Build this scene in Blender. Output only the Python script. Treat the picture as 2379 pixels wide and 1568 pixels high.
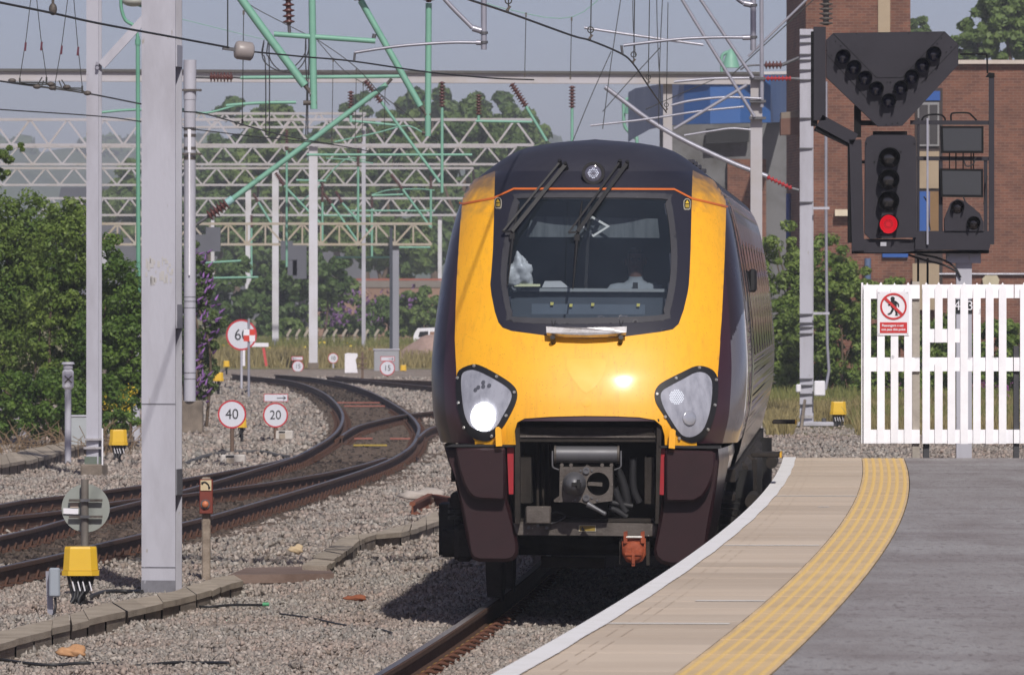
import bpy, bmesh, math, random
import numpy as np
from mathutils import Vector, Matrix, Quaternion, geometry

for o in list(bpy.data.objects):
    bpy.data.objects.remove(o, do_unlink=True)
scene = bpy.context.scene
COL = scene.collection

# ------------------------------------------------------------------ camera, sky, sun, exposure
F = 20000.0            # focal length in pixels of a 2379 px wide frame
CX, HY = 1189.5, 675.0  # optical centre column, horizon row
CZ = 2.515             # eye height above rail level
cam_d = bpy.data.cameras.new('camera')
cam = bpy.data.objects.new('camera', cam_d)
COL.objects.link(cam)
cam.location = (0, 0, CZ)
cam.rotation_euler = (math.radians(90), 0, 0)
cam_d.sensor_width = 36.0
cam_d.lens = 36.0 * F / 2379.0
cam_d.shift_y = -(784.0 - HY) / 2379.0
cam_d.clip_start = 1.0
cam_d.clip_end = 9000.0
cam_d.dof.use_dof = True
cam_d.dof.focus_distance = 70.0
cam_d.dof.aperture_fstop = 22.0
scene.camera = cam

SUN_DIR = Vector((-0.20, 1.13, -1.0)).normalized()   # the way the light travels
sun_el = math.asin(-SUN_DIR.z)
sun_az = math.atan2(-SUN_DIR.x, -SUN_DIR.y)
world = bpy.data.worlds.new('World')
scene.world = world
world.use_nodes = True
wn = world.node_tree
wn.nodes.clear()
sky = wn.nodes.new('ShaderNodeTexSky')
sky.sky_type = 'NISHITA'
sky.sun_disc = False
sky.sun_elevation = sun_el
sky.sun_rotation = sun_az
sky.altitude = 100
sky.air_density = 0.45
sky.dust_density = 0.85
sky.ozone_density = 0.0
bgn = wn.nodes.new('ShaderNodeBackground')
bgn.inputs['Strength'].default_value = 0.082
wout = wn.nodes.new('ShaderNodeOutputWorld')
tint = wn.nodes.new('ShaderNodeMix'); tint.data_type = 'RGBA'; tint.blend_type = 'MULTIPLY'
tint.inputs[0].default_value = 1.0; tint.inputs[7].default_value = (1.05, 0.925, 1.00, 1)   # milky summer haze
wn.links.new(sky.outputs[0], tint.inputs[6])
wn.links.new(tint.outputs[2], bgn.inputs['Color'])
wn.links.new(bgn.outputs[0], wout.inputs['Surface'])

sl = bpy.data.lights.new('sun', 'SUN')
sl.energy = 3.7
sl.angle = math.radians(0.9)
sl.color = (1.0, 0.955, 0.89)
sun = bpy.data.objects.new('sun', sl)
COL.objects.link(sun)
sun.rotation_euler = SUN_DIR.to_track_quat('-Z', 'Y').to_euler()
sun.location = (20, -40, 60)

scene.view_settings.view_transform = 'Standard'
scene.view_settings.look = 'None'
scene.view_settings.exposure = 0.0
scene.view_settings.gamma = 1.0
scene.view_settings.use_curve_mapping = False
scene.render.engine = 'CYCLES'
scene.cycles.use_denoising = True
scene.cycles.max_bounces = 8
scene.cycles.transparent_max_bounces = 16
scene.cycles.volume_bounces = 0

# ------------------------------------------------------------------ measuring helpers
def W(px, py, d):
    return Vector(((px - CX) * d / F, d, CZ + (HY - py) * d / F))
def G(px, py, z=0.0):
    d = F * (CZ - z) / (py - HY)
    return Vector(((px - CX) * d / F, d, z))
def depth(py, z=-0.18):
    return F * (CZ - z) / (py - HY)
GZ = -0.2
# zoom windows of the photograph -> frame pixels
def zw(x0, k, y0):
    return lambda x, y: (x0 + x * k, y0 + y * k)
cT = zw(991.3, .3542, 297.4)     # train, upper
cB = zw(991.3, .3793, 768.3)     # train, lower
cF = zw(1784.4, .3161, 594.8)    # picket fence
cP = zw(1425.0, .4011, 1022.3)   # platform
cS = zw(1858.7, .3714, 37.2)     # signal
cR = zw(1387.9, .2964, 92.9)     # overhead right
c11 = zw(0, .3319, 0); c12 = zw(545.2, .3319, 0); c13 = zw(1090.5, .3125, 0)
c14 = zw(1784.4, .4189, 0); c15 = zw(0, .3398, 520.4); c16 = zw(396.5, .3398, 520.4)
c17 = zw(0, .3678, 991.3); c18 = zw(619.6, .368, 991.3)
cFar = zw(557.6, .1927, 712.5)

def catmull(pts, n=8):
    pts = [Vector(p) for p in pts]
    if len(pts) < 3:
        return pts
    out = []
    P = [pts[0] * 2 - pts[1]] + pts + [pts[-1] * 2 - pts[-2]]
    for i in range(1, len(P) - 2):
        a, b, c, e = P[i - 1], P[i], P[i + 1], P[i + 2]
        for k in range(n):
            t = k / n
            out.append(0.5 * ((2 * b) + (c - a) * t + (2 * a - 5 * b + 4 * c - e) * t * t + (3 * b - a - 3 * c + e) * t ** 3))
    out.append(pts[-1])
    return out
def resample(pts, step):
    L = [0.0]
    for a, b in zip(pts, pts[1:]):
        L.append(L[-1] + (b - a).length)
    n = max(1, int(round(L[-1] / step)))
    out = []; j = 0
    for k in range(n + 1):
        s = L[-1] * k / n
        while j < len(L) - 2 and L[j + 1] < s:
            j += 1
        t = (s - L[j]) / max(1e-9, L[j + 1] - L[j])
        out.append(pts[j].lerp(pts[j + 1], t))
    return out
def interp(xs, ys):
    # monotone cubic through a table
    n = len(xs)
    dl = [(ys[i + 1] - ys[i]) / (xs[i + 1] - xs[i]) for i in range(n - 1)]
    m = [dl[0]] + [0 if dl[i - 1] * dl[i] <= 0 else 2 * dl[i - 1] * dl[i] / (dl[i - 1] + dl[i]) for i in range(1, n - 1)] + [dl[-1]]
    def f(x):
        if x <= xs[0]: return ys[0] + (x - xs[0]) * m[0]
        if x >= xs[-1]: return ys[-1]
        i = 0
        while x > xs[i + 1]: i += 1
        h = xs[i + 1] - xs[i]; t = (x - xs[i]) / h
        return ((2 * t**3 - 3 * t**2 + 1) * ys[i] + (t**3 - 2 * t**2 + t) * h * m[i]
                + (-2 * t**3 + 3 * t**2) * ys[i + 1] + (t**3 - t**2) * h * m[i + 1])
    return f

# ------------------------------------------------------------------ materials
def lin(c):
    c = c / 255.0
    return c / 12.92 if c <= 0.04045 else ((c + 0.055) / 1.055) ** 2.4
def C(r, g, b, k=0.9):
    return (lin(r) * k, lin(g) * k, lin(b) * k, 1)
MATS = {}
def mat(name, col, rough=0.6, metal=0.0, col2=None, vscale=4.0, vmix=0.5, bump=0.0, bscale=40.0,
        coat=0.0, spec=0.5, stretch=None, island=0.0, detail=5.0, coords='obj', spots=None, crough=.08, vr=(.42, .72)):
    """procedural paint / stone / steel: two tones mixed by noise, fine relief, per-piece variation"""
    if name in MATS:
        return MATS[name]
    m = bpy.data.materials.new(name); MATS[name] = m
    m.use_nodes = True
    nt = m.node_tree; N = nt.nodes; L = nt.links
    b = N['Principled BSDF']
    b.inputs['Roughness'].default_value = rough
    b.inputs['Metallic'].default_value = metal
    b.inputs['Specular IOR Level'].default_value = spec
    b.inputs['Coat Weight'].default_value = coat
    b.inputs['Coat Roughness'].default_value = crough
    if coords == 'obj':
        tc = N.new('ShaderNodeTexCoord'); src = tc.outputs['Object']
    else:
        tc = N.new('ShaderNodeNewGeometry'); src = tc.outputs['Position']
    if stretch:
        mp = N.new('ShaderNodeMapping'); mp.inputs['Scale'].default_value = stretch
        L.new(src, mp.inputs['Vector']); src = mp.outputs[0]
    c1 = tuple(col)
    c2 = tuple(col2) if col2 else (col[0] * .72, col[1] * .70, col[2] * .68, 1)
    nz = N.new('ShaderNodeTexNoise'); nz.inputs['Scale'].default_value = vscale
    nz.inputs['Detail'].default_value = detail; nz.inputs['Roughness'].default_value = 0.65
    L.new(src, nz.inputs['Vector'])
    rp = N.new('ShaderNodeMapRange'); rp.inputs[1].default_value = vr[0]; rp.inputs[2].default_value = vr[1]
    rp.inputs[4].default_value = vmix
    L.new(nz.outputs[0], rp.inputs[0])
    mx = N.new('ShaderNodeMix'); mx.data_type = 'RGBA'
    mx.inputs[6].default_value = c1; mx.inputs[7].default_value = c2
    L.new(rp.outputs[0], mx.inputs[0])
    out = mx.outputs[2]
    if spots:
        sc, thr, scol = spots
        n2 = N.new('ShaderNodeTexNoise'); n2.inputs['Scale'].default_value = sc; n2.inputs['Detail'].default_value = 3
        L.new(src, n2.inputs['Vector'])
        r2 = N.new('ShaderNodeMapRange'); r2.inputs[1].default_value = thr; r2.inputs[2].default_value = thr + .05
        L.new(n2.outputs[0], r2.inputs[0])
        m2 = N.new('ShaderNodeMix'); m2.data_type = 'RGBA'; m2.inputs[7].default_value = scol
        L.new(r2.outputs[0], m2.inputs[0]); L.new(out, m2.inputs[6]); out = m2.outputs[2]
    if island:
        ge = N.new('ShaderNodeNewGeometry')
        oi = N.new('ShaderNodeObjectInfo')
        ad = N.new('ShaderNodeMath'); ad.operation = 'ADD'
        L.new(ge.outputs['Random Per Island'], ad.inputs[0]); L.new(oi.outputs['Random'], ad.inputs[1])
        fr = N.new('ShaderNodeMath'); fr.operation = 'FRACT'; L.new(ad.outputs[0], fr.inputs[0])
        r3 = N.new('ShaderNodeMapRange'); r3.inputs[3].default_value = 1 - island; r3.inputs[4].default_value = 1 + island
        L.new(fr.outputs[0], r3.inputs[0])
        hs = N.new('ShaderNodeHueSaturation'); L.new(r3.outputs[0], hs.inputs['Value']); L.new(out, hs.inputs['Color'])
        out = hs.outputs[0]
    L.new(out, b.inputs['Base Color'])
    # roughness wear
    r4 = N.new('ShaderNodeMapRange'); r4.inputs[3].default_value = max(0.02, rough - .08); r4.inputs[4].default_value = min(1, rough + .12)
    L.new(nz.outputs[0], r4.inputs[0]); L.new(r4.outputs[0], b.inputs['Roughness'])
    if bump:
        n3 = N.new('ShaderNodeTexNoise'); n3.inputs['Scale'].default_value = bscale; n3.inputs['Detail'].default_value = 6
        L.new(src, n3.inputs['Vector'])
        bp = N.new('ShaderNodeBump'); bp.inputs['Strength'].default_value = min(1, bump); bp.inputs['Distance'].default_value = 0.02
        L.new(n3.outputs[0], bp.inputs['Height']); L.new(bp.outputs[0], b.inputs['Normal'])
    return m
def emat(name, col, strength, base=(0.3, 0.3, 0.3, 1)):
    if name in MATS: return MATS[name]
    m = bpy.data.materials.new(name); MATS[name] = m; m.use_nodes = True
    b = m.node_tree.nodes['Principled BSDF']
    b.inputs['Base Color'].default_value = base
    b.inputs['Emission Color'].default_value = col; b.inputs['Emission Strength'].default_value = strength
    b.inputs['Roughness'].default_value = .3
    return m
def leafmat(name, col, col2, transl=0.3, vscale=0.8):
    if name in MATS: return MATS[name]
    m = bpy.data.materials.new(name); MATS[name] = m; m.use_nodes = True
    nt = m.node_tree; N = nt.nodes; L = nt.links
    b = N['Principled BSDF']; b.inputs['Roughness'].default_value = .55; b.inputs['Specular IOR Level'].default_value = .35
    ge = N.new('ShaderNodeNewGeometry')
    nz = N.new('ShaderNodeTexNoise'); nz.inputs['Scale'].default_value = vscale; nz.inputs['Detail'].default_value = 3
    L.new(ge.outputs['Position'], nz.inputs['Vector'])
    ad = N.new('ShaderNodeMath'); ad.operation = 'MULTIPLY_ADD'; ad.inputs[1].default_value = .55
    L.new(ge.outputs['Random Per Island'], ad.inputs[0]); 
    r0 = N.new('ShaderNodeMapRange'); r0.inputs[1].default_value = .3; r0.inputs[2].default_value = .7; r0.inputs[4].default_value = .5
    L.new(nz.outputs[0], r0.inputs[0]); L.new(r0.outputs[0], ad.inputs[2])
    mx = N.new('ShaderNodeMix'); mx.data_type = 'RGBA'; mx.inputs[6].default_value = col; mx.inputs[7].default_value = col2
    L.new(ad.outputs[0], mx.inputs[0]); L.new(mx.outputs[2], b.inputs['Base Color'])
    tr = N.new('ShaderNodeBsdfTranslucent'); L.new(mx.outputs[2], tr.inputs['Color'])
    ms = N.new('ShaderNodeMixShader'); ms.inputs[0].default_value = transl
    L.new(b.outputs[0], ms.inputs[1]); L.new(tr.outputs[0], ms.inputs[2])
    L.new(ms.outputs[0], N['Material Output'].inputs['Surface'])
    return m
def glassmat(name, tint, refl=1.0, rough=0.02, ior=1.5):
    if name in MATS: return MATS[name]
    m = bpy.data.materials.new(name); MATS[name] = m; m.use_nodes = True
    nt = m.node_tree; N = nt.nodes; L = nt.links
    N.remove(N['Principled BSDF'])
    t = N.new('ShaderNodeBsdfTransparent'); t.inputs[0].default_value = tint
    g = N.new('ShaderNodeBsdfGlossy'); g.inputs['Roughness'].default_value = rough
    g.inputs['Color'].default_value = (refl, refl, refl, 1)
    fr = N.new('ShaderNodeFresnel'); fr.inputs[0].default_value = ior
    ms = N.new('ShaderNodeMixShader')
    L.new(fr.outputs[0], ms.inputs[0]); L.new(t.outputs[0], ms.inputs[1]); L.new(g.outputs[0], ms.inputs[2])
    L.new(ms.outputs[0], N['Material Output'].inputs['Surface'])
    return m

# ------------------------------------------------------------------ object helpers
ORG = {}     # world origin of every object (no rotations except the train's root)
def link(o): COL.objects.link(o); return o
def tag(o, label=None, cat=None, group=None, kind=None):
    if label: o['label'] = label
    if cat: o['category'] = cat
    if group: o['group'] = group
    if kind: o['kind'] = kind
    return o
def thing(name, loc, label=None, cat=None, group=None, kind=None):
    o = bpy.data.objects.new(name, None); link(o)
    o.location = loc; ORG[o.name] = Vector(loc); o.empty_display_size = .2
    return tag(o, label, cat, group, kind)

class MB:
    """collects shapes in world space; build() links them as one mesh object"""
    def __init__(s): s.v = []; s.f = []; s.sm = []
    def add(s, vs, fs, smooth=False):
        n = len(s.v); s.v += [tuple(p) for p in vs]
        s.f += [tuple(i + n for i in f) for f in fs]; s.sm += [smooth] * len(fs)
        return s
    def box(s, c, size, R=None, bev=0.0):
        c = Vector(c); hx, hy, hz = size[0] / 2, size[1] / 2, size[2] / 2
        if bev > 0:
            b = min(bev, hx * .9, hy * .9, hz * .9)
            vs = []
            idx = {}
            for sx in (-1, 1):
                for sy in (-1, 1):
                    for sz in (-1, 1):
                        for ax in range(3):
                            p = [sx * (hx - b), sy * (hy - b), sz * (hz - b)]
                            p[ax] = (sx, sy, sz)[ax] * (hx, hy, hz)[ax]
                            idx[(sx, sy, sz, ax)] = len(vs); vs.append(Vector(p))
            fs = []
            S = (-1, 1)
            for ax in range(3):
                for sg in S:
                    o1, o2 = [a for a in range(3) if a != ax]
                    q = []
                    for u, w in ((-1, -1), (1, -1), (1, 1), (-1, 1)):
                        t = [0, 0, 0]; t[ax] = sg; t[o1] = u; t[o2] = w
                        q.append(idx[(t[0], t[1], t[2], ax)])
                    fs.append(q)
            for ax in range(3):           # edges along ax
                o1, o2 = [a for a in range(3) if a != ax]
                for u in S:
                    for w in S:
                        q = []
                        for sg, a2 in ((-1, o1), (1, o1), (1, o2), (-1, o2)):
                            t = [0, 0, 0]; t[ax] = sg; t[o1] = u; t[o2] = w
                            q.append(idx[(t[0], t[1], t[2], a2)])
                        fs.append(q)
            for sx in S:
                for sy in S:
                    for sz in S:
                        fs.append([idx[(sx, sy, sz, a)] for a in range(3)])
        else:
            vs = [Vector((x, y, z)) for x in (-hx, hx) for y in (-hy, hy) for z in (-hz, hz)]
            fs = [(0, 1, 3, 2), (4, 6, 7, 5), (0, 4, 5, 1), (2, 3, 7, 6), (0, 2, 6, 4), (1, 5, 7, 3)]
        if R is not None: vs = [R @ p for p in vs]
        return s.add([c + p for p in vs], fs)
    def bar(s, a, b, w, h=None, up=(0, 0, 1), bev=0.0):
        a = Vector(a); b = Vector(b); h = h or w
        d = b - a; L = d.length
        if L < 1e-6: return s
        z = d / L; u = Vector(up)
        if abs(z.dot(u)) > .98: u = Vector((0, 1, 0))
        x = u.cross(z).normalized(); y = z.cross(x)
        R = Matrix((x, y, z)).transposed()
        return s.box((a + b) / 2, (w, h, L), R, bev)
    def cyl(s, a, b, r0, r1=None, n=12, caps=True, smooth=True):
        a = Vector(a); b = Vector(b); r1 = r0 if r1 is None else r1
        z = (b - a).normalized(); u = Vector((0, 0, 1)) if abs(z.z) < .9 else Vector((1, 0, 0))
        x = u.cross(z).normalized(); y = z.cross(x)
        ring = lambda c, r: [c + x * (r * math.cos(2 * math.pi * k / n)) + y * (r * math.sin(2 * math.pi * k / n)) for k in range(n)]
        vs = ring(a, r0) + ring(b, r1)
        s.add(vs, [(k, (k + 1) % n, n + (k + 1) % n, n + k) for k in range(n)], smooth)
        if caps:
            s.add(ring(a, r0), [tuple(range(n))[::-1]]); s.add(ring(b, r1), [tuple(range(n))])
        return s
    def tube(s, pts, r, n=8, caps=True):
        pts = [Vector(p) for p in pts]
        rs = r if isinstance(r, (list, tuple)) else [r] * len(pts)
        vs = []; x = None
        for i, p in enumerate(pts):
            t = (pts[min(i + 1, len(pts) - 1)] - pts[max(i - 1, 0)]).normalized()
            if x is None:
                u = Vector((0, 0, 1)) if abs(t.z) < .9 else Vector((1, 0, 0))
                x = u.cross(t).normalized()
            else:
                x = (x - t * x.dot(t)); x.normalize()
            y = t.cross(x)
            vs += [p + x * (rs[i] * math.cos(2 * math.pi * k / n)) + y * (rs[i] * math.sin(2 * math.pi * k / n)) for k in range(n)]
        fs = [(i * n + k, i * n + (k + 1) % n, (i + 1) * n + (k + 1) % n, (i + 1) * n + k) for i in range(len(pts) - 1) for k in range(n)]
        s.add(vs, fs, True)
        if caps:
            s.add(vs[:n], [tuple(range(n))[::-1]]); s.add(vs[-n:], [tuple(range(n))])
        return s
    def lathe(s, base, axis, prof, n=16, smooth=True):
        base = Vector(base); z = Vector(axis).normalized()
        u = Vector((0, 0, 1)) if abs(z.z) < .9 else Vector((1, 0, 0))
        x = u.cross(z).normalized(); y = z.cross(x)
        vs = []
        for r, h in prof:
            vs += [base + z * h + x * (r * math.cos(2 * math.pi * k / n)) + y * (r * math.sin(2 * math.pi * k / n)) for k in range(n)]
        m = len(prof)
        s.add(vs, [(i * n + k, i * n + (k + 1) % n, (i + 1) * n + (k + 1) % n, (i + 1) * n + k) for i in range(m - 1) for k in range(n)], smooth)
        s.add(vs[:n], [tuple(range(n))[::-1]]); s.add(vs[-n:], [tuple(range(n))])
        return s
    def prism(s, poly, off, smooth=False):
        """poly: 3D loop; off: extrusion vector"""
        poly = [Vector(p) for p in poly]; off = Vector(off); n = len(poly)
        tris = geometry.tessellate_polygon([poly])
        vs = poly + [p + off for p in poly]
        s.add(vs, [tuple(t) for t in tris] + [tuple(i + n for i in t[::-1]) for t in tris])
        s.add(vs, [(k, (k + 1) % n, n + (k + 1) % n, n + k) for k in range(n)], smooth)
        return s
    def disc(s, c, nrm, r, th, n=32):
        c = Vector(c); nrm = Vector(nrm).normalized()
        return s.cyl(c, c + nrm * th, r, n=n, smooth=False)
    def ring(s, c, nrm, r0, r1, th, n=32):
        c = Vector(c); z = Vector(nrm).normalized()
        u = Vector((0, 0, 1)) if abs(z.z) < .9 else Vector((1, 0, 0))
        x = u.cross(z).normalized(); y = z.cross(x)
        R = lambda r, h: [c + z * h + x * (r * math.cos(2 * math.pi * k / n)) + y * (r * math.sin(2 * math.pi * k / n)) for k in range(n)]
        vs = R(r0, 0) + R(r1, 0) + R(r1, th) + R(r0, th)
        fs = []
        for a, b in ((0, 1), (1, 2), (2, 3), (3, 0)):
            fs += [(a * n + k, a * n + (k + 1) % n, b * n + (k + 1) % n, b * n + k) for k in range(n)]
        return s.add(vs, fs)
    def sphere(s, c, r, n=12, m=8, sc=(1, 1, 1)):
        c = Vector(c); vs = []
        for i in range(m + 1):
            t = math.pi * i / m
            for k in range(n):
                p = 2 * math.pi * k / n
                vs.append(c + Vector((sc[0] * r * math.sin(t) * math.cos(p), sc[1] * r * math.sin(t) * math.sin(p), sc[2] * r * math.cos(t))))
        return s.add(vs, [(i * n + k, i * n + (k + 1) % n, (i + 1) * n + (k + 1) % n, (i + 1) * n + k) for i in range(m) for k in range(n)], True)
    def build(s, name, m, parent=None, local=False, origin=None):
        me = bpy.data.meshes.new(name)
        if parent is not None:
            o0 = ORG[parent.name] if not local else Vector((0, 0, 0))
        elif origin is not None:
            o0 = Vector(origin)
        elif local:
            o0 = Vector((0, 0, 0))
        else:
            a = np.array(s.v); lo = a.min(0); hi = a.max(0)
            o0 = Vector(((lo[0] + hi[0]) / 2, (lo[1] + hi[1]) / 2, lo[2]))
        vs = [(p[0] - o0[0], p[1] - o0[1], p[2] - o0[2]) for p in s.v]
        me.from_pydata(vs, [], s.f)
        me.polygons.foreach_set('use_smooth', s.sm)
        bm = bmesh.new(); bm.from_mesh(me)
        bmesh.ops.recalc_face_normals(bm, faces=bm.faces)
        bm.to_mesh(me); bm.free()
        me.materials.append(m)
        o = bpy.data.objects.new(name, me); link(o)
        if parent is not None:
            o.parent = parent; ORG[o.name] = o0
        else:
            o.location = o0; ORG[o.name] = o0
        return o
def put(name, mesh, m, loc, parent=None, rot=None):
    """another object sharing mesh data"""
    o = bpy.data.objects.new(name, mesh); link(o)
    if parent is not None:
        o.parent = parent; o.location = Vector(loc) - ORG[parent.name]
    else:
        o.location = loc
    ORG[o.name] = Vector(loc)
    if rot is not None: o.rotation_euler = rot
    return o
def npmesh(name, verts, faces, m, parent=None, n=4, smooth=False):
    """big joined mesh from arrays: verts (k,3), faces (q,n)"""
    me = bpy.data.meshes.new(name)
    verts = np.asarray(verts, dtype=np.float32); faces = np.asarray(faces, dtype=np.int32)
    o0 = ORG[parent.name] if parent is not None else Vector((0, 0, 0))
    verts = verts - np.array(o0, dtype=np.float32)
    me.vertices.add(len(verts)); me.vertices.foreach_set('co', verts.ravel())
    me.loops.add(faces.size); me.loops.foreach_set('vertex_index', faces.ravel())
    me.polygons.add(len(faces))
    me.polygons.foreach_set('loop_start', np.arange(0, faces.size, n, dtype=np.int32))
    me.update(calc_edges=True); me.validate()
    me.materials.append(m)
    o = bpy.data.objects.new(name, me); link(o)
    if parent is not None: o.parent = parent
    ORG[o.name] = o0
    return o
def textmesh(name, body, size, center, m, parent=None, depth=0.002, nrm='-y', xscale=1.0, local=False, bold=0.0, rot=None):
    cu = bpy.data.curves.new('t', 'FONT'); cu.body = body; cu.size = size
    cu.align_x = 'CENTER'; cu.align_y = 'CENTER'; cu.extrude = depth; cu.offset = bold
    to = bpy.data.objects.new('t', cu); link(to)
    dg = bpy.context.evaluated_depsgraph_get()
    me = bpy.data.meshes.new_from_object(to.evaluated_get(dg))
    bpy.data.objects.remove(to); bpy.data.curves.remove(cu)
    o0 = ORG[parent.name] if (parent is not None and not local) else Vector((0, 0, 0))
    c = Vector(center) - o0
    R = Matrix.Rotation(math.radians(90), 4, 'X')
    if rot is not None: R = rot.to_4x4() @ R
    me.transform(Matrix.Translation(c) @ R @ Matrix.Diagonal((xscale, 1, 1, 1)))
    me.materials.clear(); me.materials.append(m)
    o = bpy.data.objects.new(name, me); link(o)
    if parent is not None: o.parent = parent
    ORG[o.name] = o0
    return o
rng = np.random.default_rng(7)
random.seed(7)
# ================================================================== materials used widely
M_rail = mat('rusty_rail', C(92, 66, 52), .75, 0.2, C(58, 42, 35), vscale=6, bump=.3, bscale=60)
M_railtop = mat('polished_rail', (.40, .36, .33, 1), .42, 1.0, (.24, .19, .16, 1), vscale=2.5, stretch=(1, .2, 1))
M_steelbrown = mat('rust_fastening', C(86, 56, 42), .85, 0, C(50, 36, 30), vscale=12)
M_conc = mat('trough_concrete', C(180, 167, 150), .9, 0, C(136, 123, 108), vscale=2.2, vmix=.8, bump=.5, bscale=60, island=.10, coords='pos')
M_concdk = mat('weathered_concrete', C(140, 128, 116), .95, 0, C(86, 78, 70), vscale=1.8, vmix=.9, bump=.6, bscale=40, coords='pos')
M_galv = mat('galvanised_steel', C(188, 188, 199), .55, 0.0, C(160, 158, 166), vscale=2.4, vmix=.8, bump=.1, bscale=30, coords='pos', stretch=(1, 1, .3), spots=(22, .70, C(160, 155, 150)))
M_galv2 = mat('galvanised_tube', C(172, 172, 184), .38, 0.35, C(140, 140, 150), vscale=5)
M_white = mat('white_paint', C(240, 239, 246), .5, 0, C(222, 221, 226), vscale=3, vmix=.5)
M_dark = mat('black_plastic', C(30, 30, 33), .5, 0, C(20, 20, 22), vscale=6)
M_cable = mat('cable_black', C(42, 42, 46), .55, 0, C(28, 28, 30), vscale=6)
M_ybox = mat('yellow_box_plastic', C(234, 190, 52), .42, 0, C(212, 164, 40), vscale=2.2, vmix=.5, bump=.05, bscale=20)
M_mint = mat('mint_paint', C(128, 182, 160), .5, 0, C(106, 156, 138), vscale=3, coords='pos')
M_lattice = mat('cream_gantry_paint', C(182, 179, 184), .6, 0, C(170, 161, 150), vscale=.8, vmix=.8, coords='pos')
M_ins = mat('brown_porcelain', C(98, 58, 54), .3, 0, C(66, 40, 40), vscale=6)
M_wire = mat('copper_wire_dark', C(62, 62, 60), .55, .3, C(48, 52, 48), vscale=3, coords='pos')
M_redsteel = mat('red_insulator', C(178, 48, 52), .4, 0, C(150, 36, 42), vscale=6)

# ================================================================== ground
def gravelmat(name, cols, scale, bump=1.0):
    m = bpy.data.materials.new(name); MATS[name] = m; m.use_nodes = True
    nt = m.node_tree; N = nt.nodes; L = nt.links; b = N['Principled BSDF']
    b.inputs['Roughness'].default_value = .92; b.inputs['Specular IOR Level'].default_value = .2
    ge = N.new('ShaderNodeNewGeometry')
    vo = N.new('ShaderNodeTexVoronoi'); vo.inputs['Scale'].default_value = scale
    L.new(ge.outputs['Position'], vo.inputs['Vector'])
    sp = N.new('ShaderNodeSeparateColor'); L.new(vo.outputs['Color'], sp.inputs[0])
    rp = N.new('ShaderNodeValToRGB'); rp.color_ramp.interpolation = 'LINEAR'
    els = rp.color_ramp.elements
    while len(els) < len(cols): els.new(.5)
    for i, c in enumerate(cols):
        els[i].position = i / (len(cols) - 1); els[i].color = c
    L.new(sp.outputs[0], rp.inputs[0])
    nz = N.new('ShaderNodeTexNoise'); nz.inputs['Scale'].default_value = .35; nz.inputs['Detail'].default_value = 4
    L.new(ge.outputs['Position'], nz.inputs['Vector'])
    r2 = N.new('ShaderNodeMapRange'); r2.inputs[1].default_value = .35; r2.inputs[2].default_value = .7
    L.new(nz.outputs[0], r2.inputs[0])
    mx = N.new('ShaderNodeMix'); mx.data_type = 'RGBA'; mx.blend_type = 'MULTIPLY'
    mx.inputs[7].default_value = (.86, .76, .70, 1)
    L.new(r2.outputs[0], mx.inputs[0]); L.new(rp.outputs[0], mx.inputs[6])
    L.new(mx.outputs[2], b.inputs['Base Color'])
    bp = N.new('ShaderNodeBump'); bp.inputs['Strength'].default_value = bump; bp.inputs['Distance'].default_value = .04
    L.new(vo.outputs['Distance'], bp.inputs['Height']); bp.invert = True
    L.new(bp.outputs[0], b.inputs['Normal'])
    return m
BAL = [C(116, 107, 99), C(156, 147, 138), C(178, 162, 151), C(160, 153, 145), C(188, 178, 168)]
M_ground = gravelmat('ballast_ground', BAL, 16)
M_bed = gravelmat('oily_track_bed', [C(48, 42, 38), C(74, 66, 60), C(92, 80, 72), C(66, 58, 54)], 16)

def plane(name, pts, m, kind='structure'):
    b = MB(); b.add(pts, [tuple(range(len(pts)))])
    o = b.build(name, m, origin=(0, 0, 0)); tag(o, kind=kind); return o
plane('ground', [(-4000, -200, GZ), (4000, -200, GZ), (4000, 8000, GZ), (-4000, 8000, GZ)], M_ground)

# ================================================================== platform geometry (curved edge)
PZ = .915
def E(d): return .515 + .0717 * (d - 43.7) - .00046 * (d - 43.7) ** 2
def Eslope(d): return .0717 - .00092 * (d - 43.7)
def Epos(d, off, z=PZ):
    s = Eslope(d); n = Vector((1, -s, 0)).normalized()
    return Vector((E(d), d, z)) + n * off
PEND = 82.5
def T(d, off=0.0):
    return Epos(d, -1.475 + off, 0.0)

# ================================================================== rails and sleepers
RAILP = [(-.070, -.159), (.070, -.159), (.070, -.148), (.012, -.128), (.009, -.05), (.036, -.036), (.036, -.006), (.028, 0),
         (-.028, 0), (-.036, -.006), (-.036, -.036), (-.009, -.05), (-.012, -.128), (-.070, -.148)]
def sweep(mb, path, prof, dz=0.0):
    n = len(prof); vs = []
    for i, p in enumerate(path):
        t = (path[min(i + 1, len(path) - 1)] - path[max(i - 1, 0)]); t.z = 0; t.normalize()
        nx = Vector((t.y, -t.x, 0))
        vs += [p + nx * u + Vector((0, 0, w + dz)) for u, w in prof]
    fs = [(i * n + k, i * n + (k + 1) % n, (i + 1) * n + (k + 1) % n, (i + 1) * n + k) for i in range(len(path) - 1) for k in range(n)]
    mb.add(vs, fs)
    mb.add(vs[:n], [tuple(range(n))]); mb.add(vs[-n:], [tuple(range(n))])
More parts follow.
